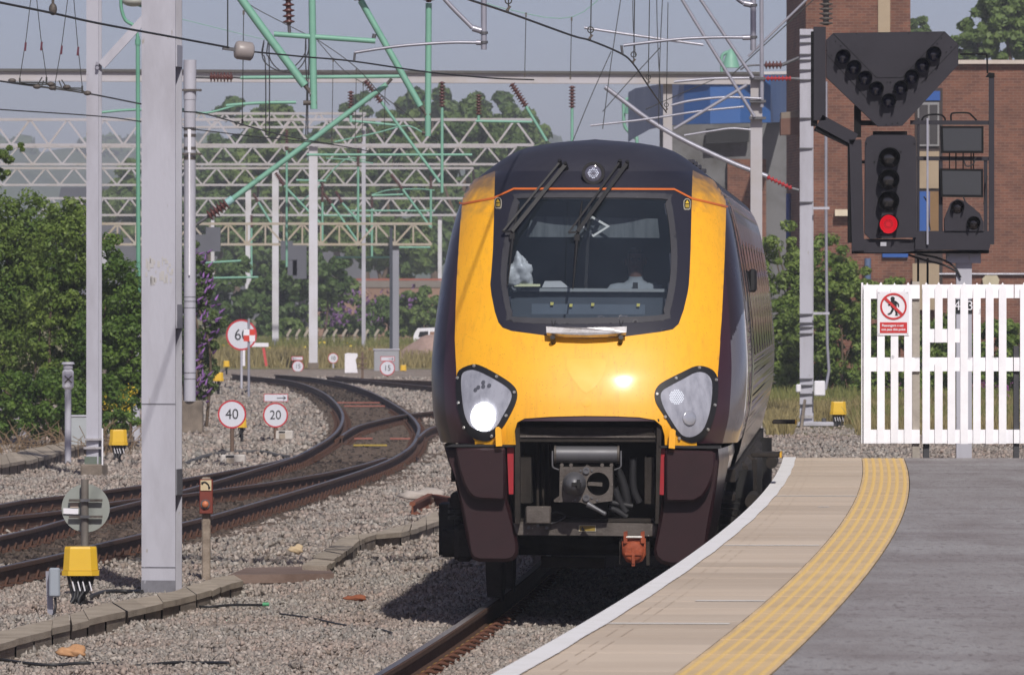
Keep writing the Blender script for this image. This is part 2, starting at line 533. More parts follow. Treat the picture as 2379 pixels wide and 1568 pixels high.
def rail(parent, path, name='rail'):
    b = MB(); sweep(b, path, RAILP); o = b.build(name, M_rail, parent)
    b = MB(); vs = []
    for i, p in enumerate(path):
        t = (path[min(i + 1, len(path) - 1)] - path[max(i - 1, 0)]); t.z = 0; t.normalize()
        nx = Vector((t.y, -t.x, 0)); vs += [p - nx * .025 + Vector((0, 0, .0015)), p + nx * .025 + Vector((0, 0, .0015))]
    b.add(vs, [(2 * i, 2 * i + 1, 2 * i + 3, 2 * i + 2) for i in range(len(path) - 1)])
    b.build('running_surface', M_railtop, o)
    return o
M_slp = mat('concrete_sleeper', C(138, 122, 106), .95, 0, C(88, 74, 62), vscale=5, bump=.6, bscale=40, island=.12)
M_slpdk = mat('stained_sleeper', C(98, 84, 74), .95, 0, C(60, 50, 44), vscale=5, bump=.6, bscale=30, island=.15)
M_insu = mat('brass_insulator', C(150, 118, 72), .5, .1, C(96, 70, 44), vscale=9)
M_clip = mat('clip_rust', C(108, 68, 50), .85, .1, C(70, 50, 42), vscale=10)
M_clipg = mat('clip_green_paint', C(120, 150, 120), .7, .1, C(90, 70, 50), vscale=10)

near = thing('railway_track', (0, 65, -.165), kind='structure')
ds = [50 + .8 * k for k in range(70)]
Lp = [T(d, -.7525) for d in ds]; Rp = [T(d, .7525) for d in ds]
rail(near, Lp); rail(near, Rp)
sb = MB(); sb.box((0, 0, -.10), (2.5, .26, .2), bev=.03); sm_ = sb.build('sleeper', M_slp, near, local=True)
slp_me = sm_.data
cb = MB()
cb.box((0, 0, .008), (.11, .16, .016), bev=.004)
cb.tube(catmull([Vector((-.05, -.05, .02)), Vector((0, -.06, .045)), Vector((.045, -.03, .03)), Vector((.045, .03, .03)), Vector((0, .06, .045)), Vector((-.05, .05, .02))], 4), .011, 6)
clip0 = cb.build('rail_clip', M_clip, near, local=True)
ib = MB(); ib.sphere((0, 0, .012), .032, 8, 5, (1, 1.2, .9)); ins0 = ib.build('pad_insulator', M_insu, near, local=True)
d = 51.0; k = 0
while d < 97:
    c = T(d); s = Eslope(d); ang = -math.atan(s)
    if k == 0: o = sm_; o.location = c + Vector((0, 0, -.166)) - ORG[near.name]
    else: o = put('sleeper', slp_me, M_slp, c + Vector((0, 0, -.166)), near)
    o.rotation_euler = (0, 0, ang)
    for off in (-.7525 + .115, -.7525 - .115, .7525 - .115):
        p = T(d, off) + Vector((0, 0, -.158))
        a2 = ang + (0 if off > -.75 else math.pi)
        if k == 0 and off == -.7525 + .115:
            clip0.location = p - ORG[near.name]; clip0.rotation_euler = (0, 0, a2)
            ins0.location = p - ORG[near.name] + Vector((-.03, .09, .004))
        elif d < 80:
            put('rail_clip', clip0.data, M_clip, p, near, (0, 0, a2))
            put('pad_insulator', ins0.data, M_insu, p + Vector((-.03, .09, .004)), near)
    d += .65; k += 1

def pixrail(pts, n=6, step=1.2):
    return resample(catmull([G(x, y, 0) for x, y in pts], n), step)
A_px = [(-60, 1331), (0, 1317), (143, 1285.5), (221, 1265), (327, 1240), (423, 1214), (493, 1197), (620, 1160), (693, 1138.5), (778, 1112.7),
        (855, 1087), (914, 1063), (955, 1036), (970, 1010), (971, 986), (941, 955), (872, 915), (804, 891), (726, 877), (640, 870)]
B_px = [(-60, 1260), (0, 1245), (73, 1228.5), (147, 1208), (254, 1180.7), (327, 1163), (423, 1139), (493, 1119), (588, 1091), (681, 1062),
        (735, 1035), (770, 1013), (791, 989), (796, 962), (780, 935), (750, 911), (702, 891), (655, 881), (610, 876.5), (540, 869)]
C_px = [(-60, 1178), (0, 1171.5), (55, 1161), (158, 1149.5), (257, 1136.6), (327, 1127), (423, 1112), (515, 1096), (625, 1075), (672, 1063)]
D_px = [(-60, 1212), (0, 1202), (140, 1186), (257, 1166), (327, 1158), (423, 1148), (493, 1138), (600, 1124), (693, 1109), (767, 1096), (840, 1079), (895, 1063)]
E_px = [(794, 1011), (812, 999), (838, 987), (906, 970), (945, 962), (1008, 955), (1090, 948)]
F_px = [(970, 1016), (994, 997), (1018, 989), (1060, 982), (1120, 975)]
H1_px = [(780, 873), (843, 879), (1003, 885), (1120, 890)]
H2_px = [(760, 875), (843, 882), (1003, 898), (1120, 908)]
left = thing('railway_track', (-4, 120, -.165), kind='structure')
pA, pB = pixrail(A_px), pixrail(B_px)
rail(left, pA); rail(left, pB)
right_div = thing('railway_track', (-5, 100, -.165), kind='structure')
pC, pD = pixrail(C_px), pixrail(D_px)
rail(right_div, pC); rail(right_div, pD)
div2 = thing('railway_track', (-1.5, 170, -.165), kind='structure')
pE, pF = pixrail(E_px), pixrail(F_px)
rail(div2, pE); rail(div2, pF)
far_t = thing('railway_track', (-2, 250, -.165), kind='structure')
pH1, pH2 = pixrail(H1_px), pixrail(H2_px)
rail(far_t, pH1); rail(far_t, pH2)

def bed(name, pa, pb, ext, z):
    """dark oily strip between two rails, a little wider than the gauge"""
    n = min(len(pa), len(pb)); pa = resample(pa, 1.5); pb = resample(pb, 1.5)
    vs = []; 
    for i in range(len(pa)):
        a = pa[i]
        q = min(pb, key=lambda p: (p - a).length)
        dr = (q - a)
        if dr.length < .2: dr = Vector((-1.4, 0, 0))
        dr.normalize()
        vs += [a - dr * ext + Vector((0, 0, z)), a + dr * (1.435 + ext) + Vector((0, 0, z))]
    b = MB(); b.add(vs, [(2 * i, 2 * i + 1, 2 * i + 3, 2 * i + 2) for i in range(len(pa) - 1)])
    o = b.build(name, M_bed, origin=(0, 0, 0)); tag(o, kind='structure'); return o
bed('track_bed', pA, pB, .28, -.188)
bed('track_bed', pD, pC, .28, -.193)
# sleepers of the left track, each laid square to the rails
def sleepers(parent, pa, pb, dmax, mt, share=None):
    pa = resample(pa, .66); first = share
    for a in pa:
        if a.y > dmax: break
        q = min(pb, key=lambda p: (p - a).length)
        if not 1.2 < (q - a).length < 1.8: continue
        c = (a + q) / 2; dr = q - a; ang = math.atan2(dr.y, dr.x)
        if first is None:
            b = MB(); b.box((0, 0, -.1), (2.5, .26, .2), bev=.03)
            o = b.build('sleeper', mt, parent, local=True); first = o.data
            o.location = c + Vector((0, 0, -.164)) - ORG[parent.name]; o.rotation_euler = (0, 0, ang)
        else:
            put('sleeper', first, mt, c + Vector((0, 0, -.164)), parent, (0, 0, ang))
sleepers(left, pA, pB, 200, M_slpdk)
sleepers(right_div, pD, pC, 130, M_slpdk)
M_board = mat('salmon_board', C(164, 104, 92), .8, 0, C(120, 74, 64), vscale=4); M_board2 = mat('yellow_mark', C(176, 152, 70), .8, 0, C(150, 130, 60), vscale=4)
for p, q, m_, w_ in ((c16(1150, 1220), c16(1420, 1222), M_board, .22), (c16(1190, 1244), c16(1460, 1245), M_board, .22), (c16(1250, 1466), c16(1380, 1466), M_board, .12), (c16(1530, 1466), c16(1610, 1468), M_board, .12), (c16(1250, 1512), c16(1480, 1512), M_board2, .14)):
    b = MB(); a_, b_ = G(*p, -.13), G(*q, -.13); b.box((a_ + b_) / 2, ((b_ - a_).length, w_, .03), bev=.004); b.build('painted_board', m_, left)
# rail chairs with keys along each left-hand rail
def chairs(parent, path, dmax):
    b = MB()
    for a, t in zip(resample(path, .66), range(400)):
        if a.y > dmax: break
        for s in (-1, 1):
            c = a + Vector((s * .10, 0, -.16))
            pts = [c + Vector((s * .02 * math.sin(u), .10 * math.cos(u), .075 * math.sin(u))) for u in [math.pi * i / 6 for i in range(7)]]
            b.tube(pts, .014, 5)
            b.box(c + Vector((0, 0, .008)), (.14, .2, .02))
    o = b.build('rail_chairs', M_steelbrown, parent); o['kind'] = 'stuff'
chairs(left, pA, 190); chairs(left, pB, 190); chairs(right_div, pC, 140); chairs(right_div, pD, 140); chairs(div2, pE, 190)

# ================================================================== loose ballast stones (real stones, joined)
def stonemat(name, cols):
    m = bpy.data.materials.new(name); MATS[name] = m; m.use_nodes = True
    nt = m.node_tree; N = nt.nodes; L = nt.links; b = N['Principled BSDF']
    b.inputs['Roughness'].default_value = .9; b.inputs['Specular IOR Level'].default_value = .25
    ge = N.new('ShaderNodeNewGeometry')
    nz = N.new('ShaderNodeTexNoise'); nz.inputs['Scale'].default_value = .45; nz.inputs['Detail'].default_value = 3
    L.new(ge.outputs['Position'], nz.inputs['Vector'])
    rp = N.new('ShaderNodeValToRGB'); els = rp.color_ramp.elements
    while len(els) < len(cols): els.new(.5)
    for i, c in enumerate(cols):
        els[i].position = i / (len(cols) - 1); els[i].color = c
    L.new(ge.outputs['Random Per Island'], rp.inputs[0])
    r2 = N.new('ShaderNodeMapRange'); r2.inputs[1].default_value = .4; r2.inputs[2].default_value = .66
    L.new(nz.outputs[0], r2.inputs[0])
    mx = N.new('ShaderNodeMix'); mx.data_type = 'RGBA'; mx.blend_type = 'MULTIPLY'; mx.inputs[7].default_value = (1.0, .91, .885, 1)
    L.new(r2.outputs[0], mx.inputs[0]); L.new(rp.outputs[0], mx.inputs[6])
    n2 = N.new('ShaderNodeTexNoise'); n2.inputs['Scale'].default_value = 60; L.new(ge.outputs['Position'], n2.inputs['Vector'])
    m2 = N.new('ShaderNodeMix'); m2.data_type = 'RGBA'; m2.blend_type = 'MULTIPLY'; m2.inputs[7].default_value = (.72, .7, .68, 1)
    L.new(n2.outputs[0], m2.inputs[0]); L.new(mx.outputs[2], m2.inputs[6])
    L.new(m2.outputs[2], b.inputs['Base Color'])
    return m
M_stone = stonemat('ballast_stone', [C(130, 124, 118), C(166, 159, 152), C(184, 171, 162), C(154, 151, 146), C(170, 164, 157), C(200, 193, 185), C(142, 132, 122)])
M_stonedk = stonemat('oily_stone', [C(52, 46, 42), C(84, 76, 70), C(104, 92, 84), C(70, 62, 58), C(120, 108, 98)])
CUBE = np.array([(1, 0, 0), (-1, 0, 0), (0, 1, 0), (0, -1, 0), (0, 0, 1), (0, 0, -1)], dtype=np.float64) * 1.35
CUBEF = np.array([(0, 2, 4), (2, 1, 4), (1, 3, 4), (3, 0, 4), (2, 0, 5), (1, 2, 5), (3, 1, 5), (0, 3, 5)])
def stones(name, P, size, m, parent=None):
    n = len(P)
    sc = size * rng.uniform(.55, 1.35, (n, 1, 1)) * np.stack([rng.uniform(.7, 1.3, n), rng.uniform(.7, 1.3, n), rng.uniform(.45, .95, n)], 1)[:, None, :]
    v = CUBE[None] * sc * (1 + rng.uniform(-.38, .38, (n, 6, 3))) + rng.uniform(-.42, .42, (n, 6, 3)) * sc
    q = rng.normal(size=(n, 4)); q /= np.linalg.norm(q, axis=1, keepdims=True)
    w, x, y, z = q.T
    R = np.stack([np.stack([1 - 2 * (y * y + z * z), 2 * (x * y - z * w), 2 * (x * z + y * w)], 1),
                  np.stack([2 * (x * y + z * w), 1 - 2 * (x * x + z * z), 2 * (y * z - x * w)], 1),
                  np.stack([2 * (x * z - y * w), 2 * (y * z + x * w), 1 - 2 * (x * x + y * y)], 1)], 1)
    v = np.einsum('nij,nkj->nki', R, v) + P[:, None, :]
    f = (CUBEF[None] + (np.arange(n) * 6)[:, None, None]).reshape(-1, 3)
    o = npmesh(name, v.reshape(-1, 3), f, m, parent, 3); tag(o, kind='stuff'); return o
def scatter(d0, d1, per_m2, xr):
    """random ground points inside the field of view"""
    out = []
    dd = d0
    while dd < d1:
        st = max(1.0, dd * .02); x0, x1 = xr(dd + st / 2)
        n = int((x1 - x0) * st * per_m2)
        out.append(np.stack([rng.uniform(x0, x1, n), rng.uniform(dd, dd + st, n), np.zeros(n)], 1)); dd += st
    return np.concatenate(out)
railpts = np.array([(p.x, p.y) for p in resample(pA, .5) + resample(pB, .5) + resample(pC, .5) + resample(pD, .5)])
def centre_dist(P, pa, pb):
    ca = np.array([(p.x, p.y) for p in resample(pa, .5)]); cb_ = np.array([(p.x, p.y) for p in resample(pb, .5)])
    res = np.full(len(P), 99.)
    for i in range(0, len(P), 4000):
        q = P[i:i + 4000, None, :2]
        da = np.linalg.norm(q - ca[None], axis=2).min(1); db = np.linalg.norm(q - cb_[None], axis=2).min(1)
        res[i:i + 4000] = (da + db)
    return res
def undul(P):
    return .022 * np.sin(P[:, 0] * 2.1 + P[:, 1] * .9) * np.cos(P[:, 1] * 1.3) + .018 * np.sin(P[:, 0] * 5.3 - P[:, 1] * 2.1)
fov = lambda dd: (-.0605 * dd - .3, .0605 * dd + .3)
def lay(d0, d1, dens, size, xr):
    P = scatter(d0, d1, dens, xr)
    tr = E(P[:, 1]) - 1.475                        # centre of the platform track
    z = -.19 + undul(P) + rng.uniform(-.02, .015, len(P))
    off = np.abs(P[:, 0] - tr)
    z = np.where(off < 1.35, np.where(off > .85, -.158, -.166) + rng.uniform(-.012, .008, len(P)), z)
    keep = ~((P[:, 0] > E(P[:, 1]) + .02) & (P[:, 1] < PEND + .1))
    keep &= ~((np.abs(off - .7525) < .12) & (P[:, 1] < 100))
    gap = centre_dist(P, pA, pB)
    inside = gap < 2.05
    g2 = centre_dist(P, pC, pD); inside |= (g2 < 2.0) & (P[:, 1] < 135)
    rd = np.full(len(P), 9.)
    for i in range(0, len(P), 4000):
        rd[i:i + 4000] = np.linalg.norm(P[i:i + 4000, None, :2] - railpts[None], axis=2).min(1)
    keep &= rd > .11
    P[:, 2] = z
    P[inside, 2] = -.20 + rng.uniform(0, .022, inside.sum())
    return P[keep & ~inside], P[keep & inside]
o1, i1 = lay(54.5, 82, 600, .030, lambda d: (-.0605 * d - .3, E(d) + .1))
o2, i2 = lay(82, 130, 150, .036, lambda d: (-.0605 * d - .3, .2 + 0 * d))
o3, i3 = lay(130, 265, 26, .05, lambda d: (-.058 * d - .3, -.004 * d))
o4, i4 = lay(82.6, 166, 55, .05, lambda d: (.0245 * d, .061 * d))
stones('ballast', o1, .0175, M_stone); stones('ballast', np.concatenate([o2]), .025, M_stone); stones('ballast', o3, .042, M_stone); stones('ballast', o4, .03, M_stone)
stones('ballast', np.concatenate([i1, i2, i3]), .030, M_stonedk)

# ================================================================== platform
M_tarmac = mat('platform_tarmac', C(164, 160, 160, .92), .85, 0, C(144, 137, 136, .92), vscale=2.2, vmix=1.0, vr=(.40, .66), bump=1.0, bscale=40, coords='pos', detail=14, stretch=(.8, .14, 1.0), spots=(24, .58, C(144, 138, 137, .9)))
def bands(m, scl, f):
    nt = m.node_tree; N = nt.nodes; L = nt.links; b = N['Principled BSDF']; src = b.inputs['Base Color'].links[0].from_socket
    ge = N.new('ShaderNodeNewGeometry'); mp = N.new('ShaderNodeMapping'); mp.inputs['Scale'].default_value = scl; L.new(ge.outputs['Position'], mp.inputs['Vector'])
    nz = N.new('ShaderNodeTexNoise'); nz.inputs['Scale'].default_value = 1; nz.inputs['Detail'].default_value = 6; nz.inputs['Roughness'].default_value = .6; L.new(mp.outputs[0], nz.inputs['Vector'])
    mr = N.new('ShaderNodeMapRange'); mr.inputs[1].default_value = .46; mr.inputs[2].default_value = .60; L.new(nz.outputs[0], mr.inputs[0])
    mx = N.new('ShaderNodeMix'); mx.data_type = 'RGBA'; mx.blend_type = 'MULTIPLY'; mx.inputs[7].default_value = f; L.new(mr.outputs[0], mx.inputs[0]); L.new(src, mx.inputs[6]); L.new(mx.outputs[2], b.inputs['Base Color'])
bands(M_tarmac, (.22, .55, 1), (.84, .81, .81, 1))
M_cop = mat('coping_slab', C(208, 191, 172, .98), .8, 0, C(191, 172, 152, .96), vscale=.5, vmix=1.0, stretch=(.4, 1.0, 1.0), bump=.25, bscale=40, island=.09, coords='pos')
M_tact = mat('tactile_yellow', C(222, 192, 146, .96), .75, 0, C(208, 180, 142, .96), vscale=1.6, vmix=.9, bump=.2, bscale=50, island=.08, coords='pos')
M_tacttop = mat('tactile_blister', C(230, 194, 124, .93), .8, 0, C(220, 184, 114, .93), vscale=3)
M_line = mat('white_edge_line', C(252, 250, 250, .93), .6, 0, C(236, 234, 230, .92), vscale=5, vmix=.7, coords='pos', spots=(14, .70, C(196, 190, 184, .85)))
M_brickwall = mat('platform_wall', C(90, 80, 74), .95, 0, C(60, 52, 48), vscale=3, bump=.5, bscale=20, coords='pos')
pl = thing('platform', (5, 60, 0), kind='structure')
ds = [12 + 1.0 * k for k in range(int(PEND - 12))] + [PEND]
b = MB()
ring_ = [Epos(d, .16, 0) for d in ds]
poly = [(p.x, p.y, -.25) for p in ring_] + [(14, PEND - .02, -.25), (14, 12, -.25)]
b.prism(poly, (0, 0, PZ - .10 + .25)); b.build('platform_wall', M_brickwall, pl)
b = MB(); vs = []
for d in ds: vs += [Epos(d, 1.15, PZ - .003), Vector((14, d, PZ - .003)), Epos(d, 1.15, PZ - .12), Vector((14, d, PZ - .12))]
fs = []
for i in range(len(ds) - 1):
    k = 4 * i; fs += [(k, k + 1, k + 5, k + 4), (k + 2, k + 3, k + 7, k + 6)]
k = 4 * (len(ds) - 1); fs += [(k, k + 1, k + 3, k + 2)]
b.add(vs, fs); b.build('tarmac', M_tarmac, pl)
# coping slabs
d = 30.0; k = 0
while d < PEND - .05:
    d2 = min(d + .9, PEND)
    z = PZ + random.uniform(-.001, .001)
    a = [Epos(d + .0025, .0, z), Epos(d + .0025, .742, z), Epos(d2 - .0025, .742, z), Epos(d2 - .0025, .0, z)]
    b = MB(); b.prism(a, (0, 0, -.10)); b.build('coping_slab', M_cop, pl)
    d = d2; k += 1
# tactile slabs with rows of blisters
b = MB(); b.box((0, 0, -.03), (.396, .396, .06))
tb = MB()
for i in range(6):
    for j in range(6):
        c = Vector((-.165 + .066 * i, -.165 + .066 * j, 0))
        tb.lathe(c, (0, 0, 1), [(.021, -.001), (.015, .0012), (.007, .0016)], 6)
t0 = b.build('tactile_slab', M_tact, pl, local=True); t1 = tb.build('blisters', M_tacttop, t0, local=True)
first = True; d = 30.2
while d < PEND - .15:
    c = Epos(d, .945, PZ + random.uniform(-.0015, .0015)); ang = -math.atan(Eslope(d))
    if first:
        t0.location = c - ORG[pl.name]; t0.rotation_euler = (0, 0, ang); first = False; ORG[t0.name] = c
    else:
        q = put('tactile_slab', t0.data, M_tact, c, pl, (0, 0, ang))
        r = bpy.data.objects.new('blisters', t1.data); link(r); r.parent = q
    d += .4 / math.sqrt(1 + Eslope(d) ** 2)
# painted white edge, slightly ragged inside, carried over the nose of the coping
b = MB(); vs = []
dl = [30 + .15 * k for k in range(int((PEND - 30) / .15))] + [PEND]
for d in dl:
    w = .115 + .003 * math.sin(d * 1.7) + random.uniform(-.002, .002)
    vs += [Epos(d, -.004, PZ - .05), Epos(d, -.004, PZ + .0065), Epos(d, w, PZ + .0065)]
b.add(vs, [(3 * i + j, 3 * i + j + 1, 3 * i + j + 4, 3 * i + j + 3) for i in range(len(dl) - 1) for j in (0, 1)])
b.build('edge_line', M_line, pl)
M_joint = mat('mortar_joint', C(236, 230, 222), .8)
for yy, xa, xb in ((1152.6, .1, .75), (1267, .12, .72), (1396, .38, .74), (1449, .0, .70), (1178, .5, .58)):
    d = F * (CZ - PZ) / (yy - HY)
    b = MB(); b.add([Epos(d, xa, PZ + .0022), Epos(d, xb, PZ + .0022), Epos(d + .16, xb, PZ + .0022), Epos(d + .16, xa, PZ + .0022)], [(0, 1, 2, 3)]); b.build('mortar_joint', M_joint, pl)
M_groove = mat('coping_groove', C(196, 178, 158, .95), .9, 0, C(186, 168, 148, .95), vscale=8)
for off in (.20, .27):
    b = MB()
    d = 30.0
    while d < PEND - .5:
        L = random.uniform(.4, 1.2)
        a = [Epos(d, off, PZ + .0016), Epos(d, off + .004, PZ + .0016), Epos(d + L, off + .004, PZ + .0016), Epos(d + L, off, PZ + .0016)]
        b.add(a, [(0, 1, 2, 3)]); d += L + random.uniform(.1, .5)
    b.build('scored_line', M_groove, pl)

# ================================================================== cable troughs
def trough(front, back, label, group, ztop=-.05, th=.05, h=.17):
    fr = [G(x, y, ztop) for x, y in front]; bk = [G(x, y, ztop) for x, y in back]
    root = thing('cable_trough', (fr[0] + bk[0]) / 2 + Vector((0, 0, -.2)), label, 'cable trough', group)
    fr = resample(catmull(fr, 6), .05); L = sum((a - b_).length for a, b_ in zip(fr, fr[1:]))
    n = max(2, int(round(L / .95)))
    fr = resample(fr, L / n); bk = resample(catmull(bk, 6), .05)
    Lb = sum((a - b_).length for a, b_ in zip(bk, bk[1:])); bk = resample(bk, Lb / n)
    n = min(len(fr), len(bk)) - 1
    for i in range(n):
        t1_, t2_ = .004, .996
        a = fr[i].lerp(fr[i + 1], t1_); b_ = fr[i].lerp(fr[i + 1], t2_); c = bk[i].lerp(bk[i + 1], t2_); e = bk[i].lerp(bk[i + 1], t1_)
        j = Vector((random.uniform(-.012, .012), 0, random.uniform(-.006, .006)))
        tl = random.uniform(-.006, .006)
        pts = [a + j, b_ + j + Vector((0, 0, tl)), c + j + Vector((0, 0, tl)), e + j]
        mb = MB(); mb.prism(pts, (0, 0, -th)); mb.build('trough_lid', M_conc, root)
        ins = [p.lerp((a + b_ + c + e) / 4, .09) + Vector((0, 0, -th - .003)) for p in (a, b_, c, e)]
        mb = MB(); mb.prism(ins, (0, 0, -h)); mb.build('trough_body', M_concdk, root)
    return root
trough([c17(*p) for p in [(-160, 1405), (0, 1365), (240, 1300), (490, 1235), (620, 1200), (830, 1155), (1060, 1100), (1150, 1080), (1340, 1035), (1420, 1000), (1540, 965)]],
       [c17(*p) for p in [(-160, 1318), (0, 1285), (220, 1235), (380, 1195), (530, 1150), (720, 1100), (900, 1068), (1060, 1045), (1250, 990), (1370, 945), (1480, 928)]],
       'low concrete cable trough with tilted lids running past the big grey mast', 'concrete cable troughs')
trough([c18(*p) for p in [(375, 880), (520, 770), (640, 690), (820, 672), (985, 628), (1085, 597), (1200, 565)]],
       [c18(*p) for p in [(220, 875), (390, 760), (500, 690), (760, 648), (930, 597), (1085, 530), (1200, 500)]],
       'pale concrete cable trough that runs in behind the front of the train', 'concrete cable troughs')
trough([c17(*p) for p in [(-80, 255), (0, 240), (260, 195), (400, 150), (550, 110), (850, 75)]],
       [c17(*p) for p in [(-80, 190), (0, 178), (230, 130), (380, 100), (530, 75), (850, 50)]],
       'mossy concrete cable trough along the foot of the hedge', 'concrete cable troughs', ztop=0.0, h=.2)
b = MB()
pts = [G(*c17(1440, 935), -.09), G(*c18(425, 925), -.09), G(*c18(375, 878), -.09), G(*c17(1560, 888), -.09)]
b.prism(pts, (0, 0, -.08))
o = b.build('trough_cover', mat('rusty_cover', C(132, 112, 102), .85, 0, C(96, 74, 64), vscale=1.5, vmix=.9, bump=.3, bscale=30, coords='pos'))
tag(o, 'flat rusty cover slab bridging the two concrete cable troughs', 'cover slab')
# ================================================================== the train
M_yel = mat('warning_yellow', C(253, 184, 40, .95), .46, 0, C(248, 170, 32, .95), vscale=2.0, vmix=.5, coat=.28, crough=.16, spots=(70, .73, C(150, 100, 40)))
M_maroon = mat('dark_maroon_paint', C(64, 38, 46), .36, 0, C(50, 30, 38), vscale=3, coat=.3, crough=.2)
M_maroon2 = mat('dusty_maroon_fibreglass', C(46, 22, 27), .5, 0, C(36, 17, 21), vscale=5, vmix=.7, coat=.08, spec=.35, spots=(90, .72, C(120, 98, 98)))
M_cabb = mat('cab_side_brown_gloss', C(52, 40, 42), .28, 0, coat=.15, spec=.3)  # brown gloss of the cab uppers, also the painted shade of the left flank
M_roof = mat('charcoal_roof_paint', C(54, 54, 65), .45, 0, C(44, 44, 53), vscale=2, vmix=.6, spots=(60, .74, C(100, 100, 104)))
M_black = mat('gloss_black_surround', C(44, 44, 55), .34, 0, C(36, 36, 45), vscale=3, coat=.3, spots=(75, .74, C(95, 95, 100)))
M_seal = mat('grey_rubber_seal', C(62, 62, 68), .6, 0, C(46, 46, 52), vscale=6)
M_orange = mat('orange_stripe', C(214, 112, 52), .45, 0, C(196, 98, 44), vscale=6)
M_silver = mat('silver_side_paint', C(132, 127, 130), .16, .35, C(110, 106, 109), vscale=1.2, coat=.5)
M_side = mat('coach_side_paint', C(98, 92, 92), .14, .3, C(84, 78, 78), vscale=1.2, coat=.6)
M_under = mat('underframe_grime', C(48, 41, 36), .85, .1, C(28, 25, 23), vscale=5, vmix=.9, bump=.3, bscale=30)
M_blk = mat('deep_black_gear', C(24, 22, 22), .7, .1, C(14, 13, 13), vscale=6)
M_gear = mat('grimy_grey_steel', C(98, 91, 86), .6, .25, C(64, 57, 52), vscale=7, vmix=.8, bump=.2, bscale=50, spots=(40, .68, C(150, 142, 134)))
M_gear2 = mat('grey_cylinder_paint', C(104, 104, 108), .45, .3, C(78, 78, 82), vscale=5)
M_ored = mat('orange_cock_paint', C(160, 74, 40), .7, 0, C(112, 48, 30), vscale=12, vmix=.9, bump=.2, bscale=60)
M_red = mat('red_panel', C(168, 32, 44), .5, 0, C(130, 26, 36), vscale=6)
M_lens = mat('misted_headlight_lens', C(172, 174, 186), .25, 0, C(132, 134, 146), vscale=16, vmix=.9, coat=.4, stretch=(1, 1, .35))
M_bolt = mat('bright_bolt', C(200, 198, 194), .3, .6, C(150, 148, 144), vscale=20)
M_ltsteel = mat('worn_bright_steel', C(206, 204, 206), .38, .55, C(140, 134, 130), vscale=14, vmix=.8, stretch=(1, 1, 1))
M_glassT = glassmat('windscreen_glass', (.84, .88, .92, 1), 1.0, .015, 1.75)
def sky_veil(m, col, f):  # bluish diffuse film standing in for the sky reflected in the glass
    nt = m.node_tree; N = nt.nodes; L = nt.links; out = N['Material Output']; src = out.inputs['Surface'].links[0].from_socket
    df = N.new('ShaderNodeBsdfDiffuse'); df.inputs[0].default_value = col
    tc = N.new('ShaderNodeTexCoord'); nz = N.new('ShaderNodeTexNoise'); nz.inputs['Scale'].default_value = 3; nz.inputs['Detail'].default_value = 6; L.new(tc.outputs['Object'], nz.inputs['Vector'])
    mr = N.new('ShaderNodeMapRange'); mr.inputs[3].default_value = f * .6; mr.inputs[4].default_value = f * 1.5; L.new(nz.outputs[0], mr.inputs[0])
    ms = N.new('ShaderNodeMixShader'); L.new(mr.outputs[0], ms.inputs[0]); L.new(src, ms.inputs[1]); L.new(df.outputs[0], ms.inputs[2]); L.new(ms.outputs[0], out.inputs['Surface'])
sky_veil(M_glassT, (.42, .56, .74, 1), .026)
M_glassS = mat('side_window_glass', C(26, 30, 34), .05, 0, C(20, 24, 28), vscale=2, coat=1.0)

TH = .04; X0, D0 = .576, 67.6
tr = thing('train', (X0, D0, 0), 'yellow-nosed diesel train with maroon corners and lit headlight standing at the platform', 'train')
tr.rotation_euler = (0, 0, -TH)
cth, sth = math.cos(TH), math.sin(TH)
def tloc(px, py, s):
    """frame pixel + distance behind the nose -> train coordinates (x, s, z)"""
    x = 0.0
    for _ in range(4):
        d_ = D0 + s * cth - x * sth
        X = (px - CX) * d_ / F
        x = (X - X0 - s * sth) / cth
    return Vector((x, s, CZ + (HY - py) * d_ / F))
Wz = interp([.3, .9, 1.31, 1.57, 1.9, 2.15, 2.43, 2.7, 3.05, 3.2, 3.29, 3.41, 3.48, 3.55, 3.62, 3.67, 3.70, 3.73, 3.745],
            [.98, 1.08, 1.185, 1.245, 1.262, 1.25, 1.225, 1.19, 1.125, 1.085, 1.045, .965, .88, .79, .69, .59, .47, .27, .03])
S0 = interp([.3, 1.0, 1.31, 1.45, 1.6, 1.8, 2.0, 2.2, 2.5, 2.8, 3.1, 3.3, 3.45, 3.55, 3.64, 3.70, 3.745],
            [.25, .07, .02, .0, .02, .08, .175, .30, .53, .79, 1.06, 1.23, 1.37, 1.48, 1.66, 1.93, 2.5])
NL, NN = 1.0, 2.4
def Rp_(p): return NL * (1 - max(0.0, 1 - abs(p) ** NN) ** (1 / NN))
def surf(p, z): return Vector((Wz(z) * p, S0(z) + Rp_(p), z))
def snorm(p, z):
    e = 1e-3; p = max(-.985, min(.985, p)); z = min(z, 3.735)
    a = surf(p + e, z) - surf(p - e, z); b = surf(p, z + e) - surf(p, z - e)
    n = a.cross(b); n.normalize()
    return n if n.y < 0 else -n
def onskin(px, py, off=0.0):
    s = .5
    for _ in range(14):
        q = tloc(px, py, s)
        z = max(.3, min(3.74, q.z)); p = max(-.992, min(.992, q.x / Wz(z)))
        s = .5 * s + .5 * (S0(z) + Rp_(p))
    return Vector((Wz(z) * p, S0(z) + Rp_(p), z)) + snorm(p, z) * off
def inpoly(x, y, poly):
    c = False; n = len(poly); j = n - 1
    for i in range(n):
        xi, yi = poly[i]; xj, yj = poly[j]
        if (yi > y) != (yj > y) and x < (xj - xi) * (y - yi) / (yj - yi) + xi: c = not c
        j = i
    return c
